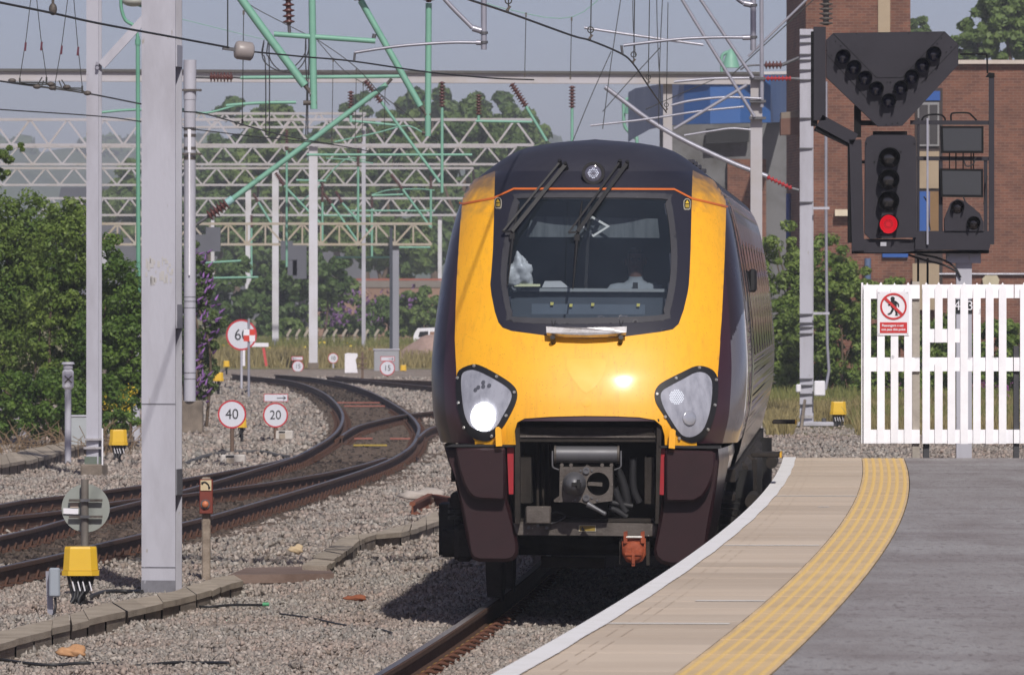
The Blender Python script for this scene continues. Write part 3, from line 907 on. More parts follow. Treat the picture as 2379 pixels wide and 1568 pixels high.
def smoothloop(poly, n=4):
    P = [Vector((x, y, 0)) for x, y in poly]; out = []
    N_ = len(P)
    for i in range(N_):
        a, b, c, e = P[i - 1], P[i], P[(i + 1) % N_], P[(i + 2) % N_]
        for k in range(n):
            t = k / n
            q = .5 * ((2 * b) + (c - a) * t + (2 * a - 5 * b + 4 * c - e) * t * t + (3 * b - a - 3 * c + e) * t ** 3)
            out.append((q.x, q.y))
    return out
def densify(poly, st):
    out = []
    for i in range(len(poly)):
        a = poly[i]; b = poly[(i + 1) % len(poly)]
        L = math.hypot(b[0] - a[0], b[1] - a[1]); n = max(1, int(L / st))
        out += [(a[0] + (b[0] - a[0]) * k / n, a[1] + (b[1] - a[1]) * k / n) for k in range(n)]
    return out
def skinpatch(name, poly, m, parent, off=.003, hole=None, grid=14, skirt=.012):
    """a panel that lies on the curved front: outline traced in frame pixels, lifted on the nose surface"""
    outer = densify(poly, grid); loops = [outer]
    if hole: loops.append(densify(hole, grid))
    pts = []; edges = []
    for lp in loops:
        b0 = len(pts); pts += [Vector((x, y)) for x, y in lp]
        edges += [(b0 + i, b0 + (i + 1) % len(lp)) for i in range(len(lp))]
    nb = len(pts)
    xs = [p[0] for p in outer]; ys = [p[1] for p in outer]
    y = min(ys) + grid / 2
    while y < max(ys):
        x = min(xs) + grid / 2
        while x < max(xs):
            if inpoly(x, y, outer) and not (hole and inpoly(x, y, hole)):
                if min((q.x - x) ** 2 + (q.y - y) ** 2 for q in pts[:nb]) > (grid * .4) ** 2: pts.append(Vector((x, y)))
            x += grid
        y += grid
    vv, ee, ff, _a, _b, _c = geometry.delaunay_2d_cdt(pts, edges, [], 0, 1e-4)
    tris = []
    for f in ff:
        cx = sum(vv[i].x for i in f) / len(f); cy = sum(vv[i].y for i in f) / len(f)
        if inpoly(cx, cy, outer) and not (hole and inpoly(cx, cy, hole)): tris.append(tuple(f))
    V3 = [onskin(v.x, v.y, off) for v in vv]
    b = MB(); b.add(V3, tris, True)
    if skirt:
        for lp in loops:       # turned-in edge, so the panel has thickness
            a = [onskin(x, y, off) for x, y in lp]; c = [onskin(x, y, off - skirt) for x, y in lp]; n = len(lp)
            b.add(a + c, [(i, (i + 1) % n, n + (i + 1) % n, n + i) for i in range(n)], False)
    return b.build(name, m, parent, local=True)
def slab(name, poly, s, th, m, parent, bev=0.0, pix=True):
    P = [tloc(x, y, s) for x, y in poly] if pix else [Vector(p) for p in poly]
    b = MB()
    if bev:
        c = sum(P, Vector()) / len(P)
        n = len(P); inner = [p + (c - p).normalized() * bev for p in P]
        inner = [Vector((p.x, p.y, p.z)) for p in inner]
        out = [p + Vector((0, bev, 0)) for p in P]
        back = [p + Vector((0, th, 0)) for p in P]
        tris = geometry.tessellate_polygon([inner])
        b.add(inner, [tuple(t) for t in tris])
        b.add(inner + out, [(i, (i + 1) % n, n + (i + 1) % n, n + i) for i in range(n)], True)
        b.add(out + back, [(i, (i + 1) % n, n + (i + 1) % n, n + i) for i in range(n)])
        tb_ = geometry.tessellate_polygon([back]); b.add(back, [tuple(t) for t in tb_])
    else:
        b.prism(P, (0, th, 0))
    return b.build(name, m, parent, local=True)
def pxc(fn, pts): return [fn(*p) for p in pts]

# ---- outlines traced from the photograph
yel_out = (pxc(cT, [(455, 288), (300, 352), (262, 395), (246, 440), (240, 500), (228, 620), (215, 800), (203, 1000), (195, 1200), (190, 1400)])
           + pxc(cB, [(178, 60), (182, 150), (188, 270), (192, 450), (235, 580), (300, 672), (300, 694), (546, 696), (540, 615), (556, 562), (600, 538), (760, 527),
                      (970, 522), (1150, 524), (1300, 530), (1395, 546), (1438, 582), (1455, 640), (1457, 698), (1650, 704), (1650, 676), (1728, 560), (1762, 450), (1777, 280), (1788, 150), (1793, 60)])
           + pxc(cT, [(1918, 1400), (1930, 1250), (1942, 1000), (1950, 800), (1955, 620), (1957, 530), (1952, 430), (1938, 384), (1850, 336), (1742, 285)]))
blk_edge = pxc(cT, [(1740, 290), (1735, 450), (1732, 620), (1728, 800), (1722, 950), (1716, 1040), (1708, 1090), (1682, 1200), (1650, 1290), (1612, 1325), (1530, 1342),
                    (1300, 1372), (1050, 1386), (800, 1368), (560, 1336), (502, 1315), (473, 1280), (450, 1210), (428, 1100), (420, 1030), (426, 970), (438, 800), (444, 620), (448, 450), (453, 290)])
yel_front = yel_out + blk_edge                          # U-shaped sheet of yellow round the black surround
glass_in = smoothloop(pxc(cT, [(628, 466), (1080, 464), (1540, 470), (1562, 505), (1588, 640), (1600, 800), (1598, 950), (1580, 1080), (1552, 1195), (1515, 1234),
                               (1050, 1250), (605, 1246), (562, 1212), (537, 1100), (526, 1000), (530, 900), (552, 750), (590, 590), (610, 490)]), 3)
seal_out = smoothloop(pxc(cT, [(618, 436), (1080, 432), (1560, 436), (1598, 480), (1625, 640), (1640, 800), (1638, 950), (1622, 1080), (1592, 1210), (1545, 1268),
                               (1050, 1290), (575, 1278), (528, 1220), (503, 1100), (490, 1000), (492, 900), (510, 750), (545, 570), (578, 470)]), 3)
lensL_o = smoothloop(pxc(cB, [(208, 245), (288, 211), (345, 222), (440, 272), (520, 325), (556, 375), (548, 445), (500, 545), (455, 610), (395, 668), (335, 669), (280, 645), (240, 590), (208, 500), (191, 400), (190, 310)]), 3)
lensL_i = smoothloop(pxc(cB, [(228, 262), (275, 243), (325, 252), (420, 300), (495, 348), (524, 388), (515, 440), (470, 525), (430, 588), (375, 614), (320, 606), (270, 575), (238, 505), (223, 400), (218, 315)]), 3)
lensR_o = smoothloop(pxc(cB, [(1393, 390), (1412, 343), (1460, 308), (1560, 258), (1640, 222), (1705, 226), (1755, 256), (1776, 310), (1774, 410), (1758, 510), (1730, 590), (1690, 650), (1635, 682), (1580, 674), (1525, 635), (1485, 575), (1440, 505), (1403, 445)]), 3)
lensR_i = smoothloop(pxc(cB, [(1430, 410), (1440, 372), (1480, 344), (1570, 296), (1645, 258), (1700, 262), (1734, 297), (1742, 350), (1735, 450), (1714, 540), (1680, 610), (1622, 646), (1567, 640), (1528, 600), (1488, 540), (1450, 475)]), 3)

# ---- body shell: nose skin (holes for the windscreen and coupler) running into the sides and roof
def shell():
    zs = [1.31 + (3.3 - 1.31) * k / 110 for k in range(111)] + [3.33, 3.38, 3.42, 3.46, 3.5, 3.54, 3.58, 3.62, 3.65, 3.68, 3.70, 3.715, 3.73, 3.74, 3.745]
    ps = [math.sin(math.pi / 2 * (-1 + 2 * k / 120)) for k in range(121)]
    hole_px = smoothloop(glass_in, 1)
    skin_m = MB(); skin_r = MB(); skin_s = {-1: MB(), 1: MB()}; skin_b = {-1: MB(), 1: MB()}
    grid = [[surf(p, z) for p in ps] for z in zs]
    tails = [(2.9, 24), ]
    def world_px(q):
        X = X0 + q.x * cth + q.y * sth; D = D0 - q.x * sth + q.y * cth
        return (CX + X / D * F, HY - (q.z - CZ) / D * F)
    for i in range(len(zs) - 1):
        for j in range(len(ps) - 1):
            c = (grid[i][j] + grid[i + 1][j + 1]) / 2
            px, py = world_px(c)
            if inpoly(px, py, hole_px): continue
            if abs(c.x) < .62 and c.z < 1.49: continue
            sd = 1 if c.x > 0 else -1
            if abs(c.x) / Wz(c.z) > .898 and c.z < 3.30:
                (skin_s if c.z < 2.10 + 2.6 * (abs(c.x) / Wz(c.z) - .898) else skin_b)[sd].add([grid[i][j], grid[i][j + 1], grid[i + 1][j + 1], grid[i + 1][j]], [(0, 1, 2, 3)], True); continue
            tgt = skin_m if (abs(c.x) > .70 and c.z < 3.36 and abs(ps[j]) > .70) or c.z < 1.9 else skin_r
            tgt.add([grid[i][j], grid[i][j + 1], grid[i + 1][j + 1], grid[i + 1][j]], [(0, 1, 2, 3)], True)
    o1_ = skin_m.build('nose_skin', M_maroon, tr, local=True); o2_ = skin_r.build('nose_cap', M_roof, tr, local=True)
    ex = [t[sd].build(nm, m_, tr, local=True) for sd in (-1, 1) for t, nm, m_ in ((skin_s, 'cab_side_lower', M_silver if sd > 0 else M_cabb), (skin_b, 'cab_side_upper', M_cabb))]  # left lower side coloured dark brown for its shade and dark reflections
    for o in [o1_, o2_] + ex:
        bm = bmesh.new(); bm.from_mesh(o.data); bmesh.ops.remove_doubles(bm, verts=bm.verts, dist=1e-4)
        bmesh.ops.recalc_face_normals(bm, faces=bm.faces); bm.to_mesh(o.data); bm.free()
    # sides + roof behind the nose
    side = MB(); roofm = MB(); corners = {-1: MB(), 1: MB()}
    for sx in (-1, 1):
        cornr = corners[sx]
        for i in range(len(zs) - 1):
            a, b_ = grid[i][-1 if sx > 0 else 0], grid[i + 1][-1 if sx > 0 else 0]
            st = [0, 1.55 - .0, 3.6, 23.4]
            pa = [a, Vector((a.x, max(a.y, 1.62), a.z)), Vector((a.x, max(a.y, 3.7), a.z)), Vector((a.x, 23.4, a.z))]
            pb = [b_, Vector((b_.x, max(b_.y, 1.62), b_.z)), Vector((b_.x, max(b_.y, 3.7), b_.z)), Vector((b_.x, 23.4, b_.z))]
            hi = zs[i] >= 3.33
            for k in range(3):
                if (pa[k] - pa[k + 1]).length < 1e-4: continue
                t = roofm if hi else (cornr if k == 0 else side)
                t.add([pa[k], pa[k + 1], pb[k + 1], pb[k]], [(0, 1, 2, 3)], True)
    # lower part of the side
    zl = [.95, 1.05, 1.18, 1.31]
    for sx in (-1, 1):
        for i in range(3):
            a0, a1 = sx * Wz(zl[i]), sx * Wz(zl[i + 1])
            side.add([(a0, 3.7, zl[i]), (a0, 23.4, zl[i]), (a1, 23.4, zl[i + 1]), (a1, 3.7, zl[i + 1])], [(0, 1, 2, 3)], True)
    # rear bulkhead
    back = [Vector((sx * Wz(z), 23.4, z)) for sx, zz in ((1, zs), (-1, zs[::-1])) for z in zz]
    for t, nm, m_ in ((side, 'bodyside', M_side), (roofm, 'roof', M_roof), (corners[-1], 'cab_corner', M_cabb), (corners[1], 'cab_corner', M_silver)):  # left corner darkened by colour as the shaded side, right stays silver
        o = t.build(nm, m_, tr, local=True)
        bm = bmesh.new(); bm.from_mesh(o.data); bmesh.ops.remove_doubles(bm, verts=bm.verts, dist=1e-4); bm.to_mesh(o.data); bm.free()
    b = MB(); b.prism(back, (0, .05, 0)); b.build('end_bulkhead', M_roof, tr, local=True)
shell()

# ---- yellow nose panel, soot on its upper corners
def sootmat():
    m = M_yel.copy(); m.name = 'sooty_warning_yellow'
    nt = m.node_tree; N = nt.nodes; L = nt.links; b = N['Principled BSDF']
    src = b.inputs['Base Color'].links[0].from_socket
    tc = N.new('ShaderNodeTexCoord'); sp = N.new('ShaderNodeSeparateXYZ'); L.new(tc.outputs['Object'], sp.inputs[0])
    nz = N.new('ShaderNodeTexNoise'); nz.inputs['Scale'].default_value = 9; nz.inputs['Detail'].default_value = 8; L.new(tc.outputs['Object'], nz.inputs['Vector'])
    ad = N.new('ShaderNodeMath'); ad.operation = 'MULTIPLY_ADD'; ad.inputs[1].default_value = .45; L.new(nz.outputs[0], ad.inputs[0]); L.new(sp.outputs[2], ad.inputs[2])
    mr = N.new('ShaderNodeMapRange'); mr.inputs[1].default_value = 3.36; mr.inputs[2].default_value = 3.68; mr.inputs[4].default_value = .88
    L.new(ad.outputs[0], mr.inputs[0])
    mx = N.new('ShaderNodeMix'); mx.data_type = 'RGBA'; mx.inputs[7].default_value = C(92, 86, 84)
    L.new(mr.outputs[0], mx.inputs[0]); L.new(src, mx.inputs[6])
    # faint grime speckle lower down
    n2 = N.new('ShaderNodeTexNoise'); n2.inputs['Scale'].default_value = 3.2; n2.inputs['Detail'].default_value = 10; n2.inputs['Roughness'].default_value = .8; L.new(tc.outputs['Object'], n2.inputs['Vector'])
    r2 = N.new('ShaderNodeMapRange'); r2.inputs[1].default_value = .58; r2.inputs[2].default_value = .85; r2.inputs[4].default_value = .5; L.new(n2.outputs[0], r2.inputs[0])
    m2 = N.new('ShaderNodeMix'); m2.data_type = 'RGBA'; m2.inputs[7].default_value = C(190, 122, 44)
    L.new(r2.outputs[0], m2.inputs[0]); L.new(mx.outputs[2], m2.inputs[6])
    mp = N.new('ShaderNodeMapping'); mp.inputs['Scale'].default_value = (26, 8, 2.2); L.new(tc.outputs['Object'], mp.inputs['Vector'])
    n4 = N.new('ShaderNodeTexNoise'); n4.inputs['Scale'].default_value = 1; n4.inputs['Detail'].default_value = 9; n4.inputs['Roughness'].default_value = .7; L.new(mp.outputs[0], n4.inputs['Vector'])
    r4 = N.new('ShaderNodeMapRange'); r4.inputs[1].default_value = .5; r4.inputs[2].default_value = .8; r4.inputs[4].default_value = .38; L.new(n4.outputs[0], r4.inputs[0])
    m4 = N.new('ShaderNodeMix'); m4.data_type = 'RGBA'; m4.inputs[7].default_value = C(176, 122, 58); L.new(r4.outputs[0], m4.inputs[0]); L.new(m2.outputs[2], m4.inputs[6])
    n5 = N.new('ShaderNodeTexVoronoi'); n5.inputs['Scale'].default_value = 34; L.new(tc.outputs['Object'], n5.inputs['Vector'])
    r5 = N.new('ShaderNodeMapRange'); r5.inputs[1].default_value = .10; r5.inputs[2].default_value = .16; r5.inputs[3].default_value = .6; r5.inputs[4].default_value = 0; L.new(n5.outputs['Distance'], r5.inputs[0])
    m5 = N.new('ShaderNodeMix'); m5.data_type = 'RGBA'; m5.inputs[7].default_value = C(150, 96, 40); L.new(r5.outputs[0], m5.inputs[0]); L.new(m4.outputs[2], m5.inputs[6])
    L.new(m5.outputs[2], b.inputs['Base Color']); return m
M_yel2 = sootmat()
yp = skinpatch('nose_panel', yel_front, M_yel2, tr, .010, grid=8)
yp['label'] = 'bright yellow warning panel wrapped round the nose'
# faint fresher shapes on the yellow (a removed shield and a disc)
M_yel3 = mat('fresher_yellow_patch', C(253, 189, 50, .95), .46, 0, C(250, 179, 42, .95), vscale=4, coat=.28, crough=.16)
skinpatch('shield_mark', smoothloop(pxc(cB, [(862, 182), (980, 178), (1092, 182), (1085, 260), (1045, 330), (975, 385), (915, 325), (872, 260)]), 2), M_yel3, yp, .012, skirt=0, grid=10)
skinpatch('disc_mark', [cB(979 + 33 * math.cos(a), 437 + 29 * math.sin(a)) for a in [2 * math.pi * k / 20 for k in range(20)]], mat('disc_yellow', C(252, 184, 30, .95), .36, 0, coat=.35), yp, .012, skirt=0, grid=10)
ws = skinpatch('windscreen_surround', blk_edge, M_black, tr, .0095, hole=seal_out, grid=8)
sealo = skinpatch('windscreen_seal', seal_out, M_seal, tr, .0115, hole=glass_in, grid=8)
gl = skinpatch('windscreen', glass_in, M_glassT, tr, .001, grid=12, skirt=0)
# screws round the windscreen seal
for k, (x, y) in enumerate(densify([( (a[0]+b_[0])/2, (a[1]+b_[1])/2) for a, b_ in zip(seal_out[::1], seal_out[::1])], 22)):
    b = MB(); q = onskin(x, y, .006); n = snorm(q.x / Wz(q.z), q.z); b.cyl(q, q + n * .006, .007, n=6); b.build('seal_screw', M_seal, sealo, local=True)
# orange pinstripe across the brow
st = pxc(cT, [(196, 490), (248, 503), (442, 468), (575, 407), (1050, 407), (1620, 410), (1735, 470), (1958, 521), (2015, 512)])
sp_ = densify(st, 6)[:-1]
sp_ = [p for p in sp_ if True]
path = []
for a, b_ in zip(st, st[1:]):
    n = max(1, int(abs(b_[0] - a[0]) / 5)); path += [(a[0] + (b_[0] - a[0]) * k / n, a[1] + (b_[1] - a[1]) * k / n) for k in range(n)]
path.append(st[-1])
b = MB(); up = [onskin(x, y - 2.2, .0145) for x, y in path]; dn = [onskin(x, y + 2.2, .0145) for x, y in path]; n = len(path)
b.add(up + dn, [(i, i + 1, n + i + 1, n + i) for i in range(n - 1)], True); b.build('pinstripe', M_orange, tr, local=True)
# small warning plates either side of the screen
for cx_, cy_ in ((473, 497), (1703, 505)):
    pl_ = smoothloop([cT(cx_ + sx, cy_ + sy) for sx, sy in ((-22, -20), (0, -36), (22, -20), (20, 34), (0, 38), (-20, 34))], 2)
    w = skinpatch('warning_plate', pl_, mat('plate_rim', C(170, 165, 150), .5), tr, .013, skirt=.004, grid=6)
    pl2 = smoothloop([cT(cx_ + sx * .8, cy_ + sy * .82) for sx, sy in ((-22, -20), (0, -36), (22, -20), (20, 34), (0, 38), (-20, 34))], 2)
    skinpatch('plate_face', pl2, M_dark, w, .0145, skirt=0, grid=6)
    skinpatch('warning_triangle', [cT(cx_ - 13, cy_ - 2), cT(cx_, cy_ - 24), cT(cx_ + 13, cy_ - 2)], mat('plate_yellow', C(226, 190, 60), .5), w, .016, skirt=0, grid=6)
    skinpatch('warning_text_panel', [cT(cx_ - 13, cy_ + 4), cT(cx_ + 13, cy_ + 4), cT(cx_ + 12, cy_ + 26), cT(cx_ - 12, cy_ + 26)], mat('plate_yellow2', C(176, 150, 60), .6), w, .016, skirt=0, grid=6)

# ---- lamps
M_led = emat('led_white', (.86, .9, 1, 1), 1.1)
M_ledtop = emat('led_cool', (.75, .8, 1, 1), 1.2)
M_hl = emat('headlight_lit', (1, .98, .95, 1), 22.0)
def headlight(o_poly, i_poly, bolts):
    h = skinpatch('headlight', o_poly, M_dark, tr, .018, hole=i_poly, grid=8)
    skinpatch('lens', i_poly, M_lens, h, .014, skirt=0, grid=8)
    for x, y in bolts:
        q = onskin(*cB(x, y), .018); n = snorm(q.x / Wz(q.z), q.z)
        b = MB(); b.cyl(q, q + n * .010, .014, .011, n=8); b.build('bolt', M_bolt, h, local=True)
    return h
hL = headlight(lensL_o, lensL_i, [(298, 221), (434, 285), (541, 381), (492, 521), (405, 642), (238, 590), (205, 442), (199, 292)])
hR = headlight(lensR_o, lensR_i, [(1522, 295), (1663, 232), (1764, 304), (1755, 456), (1713, 601), (1540, 655), (1457, 528), (1407, 391)])
hL['label'] = 'misted headlight with its lower lamp shining white'
def lampdisc(name, c, r, m, parent, off, dome=.012):
    q = onskin(*c, off); n = snorm(q.x / Wz(q.z), q.z)
    b = MB(); b.lathe(q, n, [(r, 0), (r * .97, dome * .4), (r * .8, dome * .8), (r * .4, dome), (.001, dome * 1.02)], 24); return b.build(name, m, parent, local=True)
lampdisc('lit_lamp', cB(350, 527), .108, M_hl, hL, .016)
lampdisc('unlit_lamp', cB(1603, 535), .062, mat('dull_reflector', C(186, 188, 198), .18, .4, C(150, 152, 160), vscale=9), hR, .015)
b = MB()
for x, y in ((305, 365), (322, 350), (352, 345), (352, 320), (388, 340)):
    q = onskin(*cB(x, y), .0155); n = snorm(q.x / Wz(q.z), q.z); b.lathe(q, n, [(.019, 0), (.012, .001), (.001, .0012)], 10)
b.build('wiped_finger_marks', mat('wiped_lens', C(96, 98, 108), .3, 0), hL, local=True)
for x, y, r in ((1527, 408, 42),):
    b = MB()
    for i in range(-4, 5):
        for j in range(-4, 5):
            u, v = (i + .5 * (j % 2)) * 11.5, j * 10.0
            if u * u + v * v > r * r: continue
            q = onskin(*cB(x + u, y + v), .0155); n = snorm(q.x / Wz(q.z), q.z); b.lathe(q, n, [(.0050, 0), (.003, .003), (.0005, .0035)], 6)
    b.build('led_cluster', M_led, hR, local=True)
# centre marker light
q = onskin(*cT(1095, 298), .0) + Vector((0, -.085, 0)); n = Vector((0, -1, 0))
top = MB(); top.ring(q, n, .068, .090, .016, 28); top.cyl(q + Vector((0, .3, 0)), q, .092, .090, n=28); mk = top.build('marker_light', M_dark, tr, local=True)
b = MB(); b.lathe(q + n * .004, n, [(.070, 0), (.06, .006), (.03, .010), (.001, .0105)], 24); b.build('lens', mat('marker_lens', C(96, 96, 112), .12, 0, C(80, 80, 96), coat=.8), mk, local=True)
u = n.cross(Vector((0, 0, 1))).normalized(); v = n.cross(u)
b = MB()
for i in range(-3, 4):
    for j in range(-3, 4):
        a_, c_ = (i + .5 * (j % 2)) * .0135, j * .0125
        if a_ * a_ + c_ * c_ > .042 ** 2: continue
        b.lathe(q + u * a_ + v * c_ + n * .011, n, [(.0048, 0), (.004, .003), (.0005, .0035)], 6)
b.build('led_cluster', M_ledtop, mk, local=True)

# ---- wipers
def wiper(a0, a1, c0, c1, bl0, bl1, mid):
    w = MB()
    w.bar(onskin(*cT(*a0), .05), onskin(*cT(*a1), .06), .03, .018, up=(0, -1, 0))
    w.bar(onskin(*cT(*c0), .05), onskin(*cT(*c1), .06), .015, .014, up=(0, -1, 0))
    o = w.build('wiper', M_dark, tr, local=True)
    for p in (a0, c0):
        b = MB(); q = onskin(*cT(*p), .004); n = snorm(q.x / Wz(q.z), q.z); b.cyl(q, q + n * .065, .022, .016, n=10); b.build('pivot', M_dark, o, local=True)
    b = MB(); b.bar(onskin(*cT(*a1), .058), onskin(*cT(*c1), .058), .016, .014, up=(0, -1, 0)); b.box(onskin(*cT(*mid), .045), (.04, .03, .05)); b.build('yoke', M_dark, o, local=True)
    b = MB(); p0 = onskin(*cT(*bl0), .03); p1 = onskin(*cT(*bl1), .03); pm = onskin(*cT(*mid), .034)
    b.tube([p0, pm, p1], [.006, .014, .005], 6); b.build('blade', M_dark, o, local=True)
wiper((915, 270), (572, 712), (880, 255), (517, 712), (612, 520), (537, 1055), (572, 735))
wiper((1308, 262), (990, 716), (1262, 255), (935, 720), (1020, 498), (960, 1070), (988, 745))

# ---- step bar below the screen with its two mounts
sb_ = pxc(cT, [(794, 1352), (920, 1357), (1050, 1360), (1180, 1358), (1306, 1352), (1303, 1390), (1180, 1402), (1050, 1407), (920, 1403), (797, 1392)])
b = MB(); fr_ = [onskin(x, y, .11) for x, y in sb_]; bk_ = [onskin(x, y, .07) for x, y in sb_]; n = len(fr_)
tri = geometry.tessellate_polygon([[Vector((x, y, 0)) for x, y in sb_]])
b.add(fr_, [tuple(t) for t in tri]); b.add(bk_, [tuple(t) for t in tri]); b.add(fr_ + bk_, [(i, (i + 1) % n, n + (i + 1) % n, n + i) for i in range(n)])
stp = b.build('step_bar', M_ltsteel, tr, local=True)
for x in (833, 1270):
    b = MB(); q = onskin(*cT(x, 1412), .0); n = snorm(q.x / Wz(q.z), q.z); b.cyl(q, q + n * .09, .02, n=8); b.build('bracket', M_dark, stp, local=True)
    q = onskin(*cT(x, 1335), .004); n = snorm(q.x / Wz(q.z), q.z)
    b = MB(); b.lathe(q, n, [(.042, 0), (.04, .012), (.026, .03), (.014, .05), (.010, .055)], 14)
    b.tube([q + n * .05, q + n * .05 + Vector((-.01, 0, .06))], .003, 5); b.tube([q + n * .05, q + n * .05 + Vector((.02, 0, .055))], .003, 5)
    b.build('washer_jet', M_dark, tr, local=True)

# ---- yellow lamp irons
for pts in ([(420, 605), (425, 590), (440, 587), (456, 600), (462, 705), (424, 708)], [(1487, 615), (1495, 600), (1510, 600), (1525, 612), (1520, 722), (1482, 718)]):
    slab('lamp_iron', pxc(cB, pts), .02, .02, M_yel, tr)

# ---- lower valances (obstacle deflectors) and the boxes on them
def roundpoly(pts, n=2): return pts
vl = pxc(cB, [(108, 712), (480, 712), (494, 800), (500, 1050), (540, 1200), (560, 1320), (556, 1370), (535, 1402), (495, 1415), (320, 1415), (285, 1402), (268, 1375), (240, 1250), (203, 1050), (170, 900), (130, 790)])
vr = pxc(cB, [(1424, 716), (1785, 724), (1792, 800), (1775, 950), (1745, 1150), (1705, 1360), (1685, 1400), (1640, 1432), (1490, 1440), (1435, 1425), (1402, 1395), (1391, 1350), (1412, 1220), (1440, 1050), (1428, 800)])
dL = slab('valance', vl, .20, .25, M_maroon2, tr, bev=.03)
dR = slab('valance', vr, .20, .25, M_maroon2, tr, bev=.03)
slab('crash_box', pxc(cB, [(182, 718), (472, 716), (480, 724), (480, 1030), (472, 1036), (330, 1036), (285, 1024), (252, 990), (222, 935), (195, 840), (178, 735)]), .08, .12, M_maroon2, dL, bev=.02)
slab('crash_box', pxc(cB, [(1470, 730), (1745, 736), (1768, 752), (1766, 830), (1750, 910), (1722, 975), (1685, 1022), (1635, 1048), (1470, 1045), (1462, 1035), (1462, 738)]), .08, .12, M_maroon2, dR, bev=.02)
slab('red_guard', pxc(cB, [(492, 714), (536, 714), (531, 1000), (503, 1000)]), .16, .02, M_red, tr)
slab('red_guard', pxc(cB, [(1422, 720), (1461, 722), (1452, 1005), (1427, 1003)]), .16, .02, M_red, tr)
# joint line between body and valance
slab('sill', pxc(cB, [(150, 697), (548, 699), (548, 711), (110, 711)]), .10, .4, M_dark, tr)
slab('sill', pxc(cB, [(1420, 703), (1800, 706), (1800, 722), (1420, 716)]), .10, .4, M_dark, tr)

# ---- coupler pocket
slab('pocket_back', pxc(cB, [(520, 520), (1470, 520), (1470, 1260), (520, 1260)]), 1.15, .05, M_blk, tr)
slab('pocket_side', pxc(cB, [(540, 560), (570, 560), (570, 1180), (540, 1180)]), .10, 1.0, M_under, tr)
slab('pocket_side', pxc(cB, [(1410, 560), (1440, 560), (1420, 1180), (1400, 1180)]), .10, 1.0, M_under, tr)
slab('pocket_roof', pxc(cB, [(560, 540), (1425, 540), (1425, 556), (560, 556)]), .06, 1.05, M_under, tr)
slab('pocket_lintel', pxc(cB, [(558, 600), (600, 590), (1390, 592), (1405, 605), (1400, 680), (562, 680)]), .16, .10, M_under, tr)
slab('lintel_lip', pxc(cB, [(560, 640), (1402, 642), (1402, 655), (560, 652)]), .145, .02, M_gear, tr)
slab('inner_panel', pxc(cB, [(552, 770), (640, 770), (640, 1055), (552, 1055)]), .30, .5, M_under, tr)
slab('inner_panel', pxc(cB, [(1335, 770), (1395, 770), (1395, 1060), (1335, 1060)]), .30, .5, M_under, tr)
for x in (680, 713, 752):
    b = MB(); b.cyl(tloc(*cB(x, 690), .6), tloc(*cB(x, 1090), .6), .012, n=8); b.build('pipe', M_under, tr, local=True)
cp = thing('coupler', (0, 0, 0)); cp.parent = tr; cp.location = (0, 0, 0); ORG[cp.name] = Vector((0, 0, 0))
b = MB(); b.cyl(tloc(*cB(795, 755), .22), tloc(*cB(1168, 757), .22), .067, n=20); cyl_ = b.build('cylinder', M_gear2, cp, local=True)
b = MB()
for x in (788, 1175): b.cyl(tloc(*cB(x - 6, 757), .22), tloc(*cB(x + 6, 757), .22), .074, n=16)
b.build('end_caps', M_gear, cp, local=True)
for x0, sg in ((770, -1), (1190, 1)):
    b = MB(); b.tube(catmull([tloc(*cB(x0, 735), .16), tloc(*cB(x0, 800), .15), tloc(*cB(x0 - sg * 4, 835), .15), tloc(*cB(x0 - sg * 40, 852), .16)], 5), .008, 6); b.build('hose_loop', M_gear2, cp, local=True)
for x in (828, 885, 1075, 1132):
    b = MB(); q = tloc(*cB(x, 822), .14); b.cyl(q, q + Vector((0, -.03, 0)), .016, n=6); b.build('nut', M_gear, cp, local=True)
# head plate with its bored hole
hp = pxc(cB, [(815, 835), (960, 835), (978, 822), (1000, 835), (1138, 835), (1140, 985), (1136, 1042), (1060, 1050), (1010, 1060), (975, 1062), (945, 1050), (780, 1048), (778, 1035), (812, 1010)])
pts = [Vector(p) for p in densify(hp, 6)]; nb = len(pts); eds = [(i, (i + 1) % nb) for i in range(nb)]
hole = [Vector(cB(1050 + 70 * math.cos(a), 938 + 72 * math.sin(a))) for a in [2 * math.pi * k / 32 for k in range(32)]]
pts += hole; eds += [(nb + i, nb + (i + 1) % 32) for i in range(32)]
vv, ee, ff, *_ = geometry.delaunay_2d_cdt(pts, eds, [], 0, 1e-4)
hpl = densify(hp, 6); hol = [(p.x, p.y) for p in hole]
fr_ = [tloc(v.x, v.y, -.02) for v in vv]; b = MB()
b.add(fr_, [tuple(f) for f in ff if inpoly(sum(vv[i].x for i in f) / 3, sum(vv[i].y for i in f) / 3, hpl) and not inpoly(sum(vv[i].x for i in f) / 3, sum(vv[i].y for i in f) / 3, hol)])
for lp, dp in ((hpl, .3), (hol, .2)):
    a = [tloc(x, y, -.02) for x, y in lp]; c = [p + Vector((0, dp, 0)) for p in a]; n = len(a)
    b.add(a + c, [(i, (i + 1) % n, n + (i + 1) % n, n + i) for i in range(n)])
b.build('coupler_face', M_gear, cp, local=True)
b = MB(); b.disc(tloc(*cB(1050, 938), .16), (0, 1, 0), .10, .02, 24); b.build('cup_floor', M_blk, cp, local=True)
b = MB(); b.bar(tloc(*cB(985, 935), .05), tloc(*cB(1075, 940), .06), .035, .03); b.build('hook_plate', M_gear, cp, local=True)
b = MB(); q = tloc(*cB(905, 935), -.02); b.lathe(q, (0, -1, 0), [(.094, 0), (.090, .04), (.078, .10), (.06, .15), (.03, .18), (.002, .185)], 24); b.build('cone', M_gear2, cp, local=True)
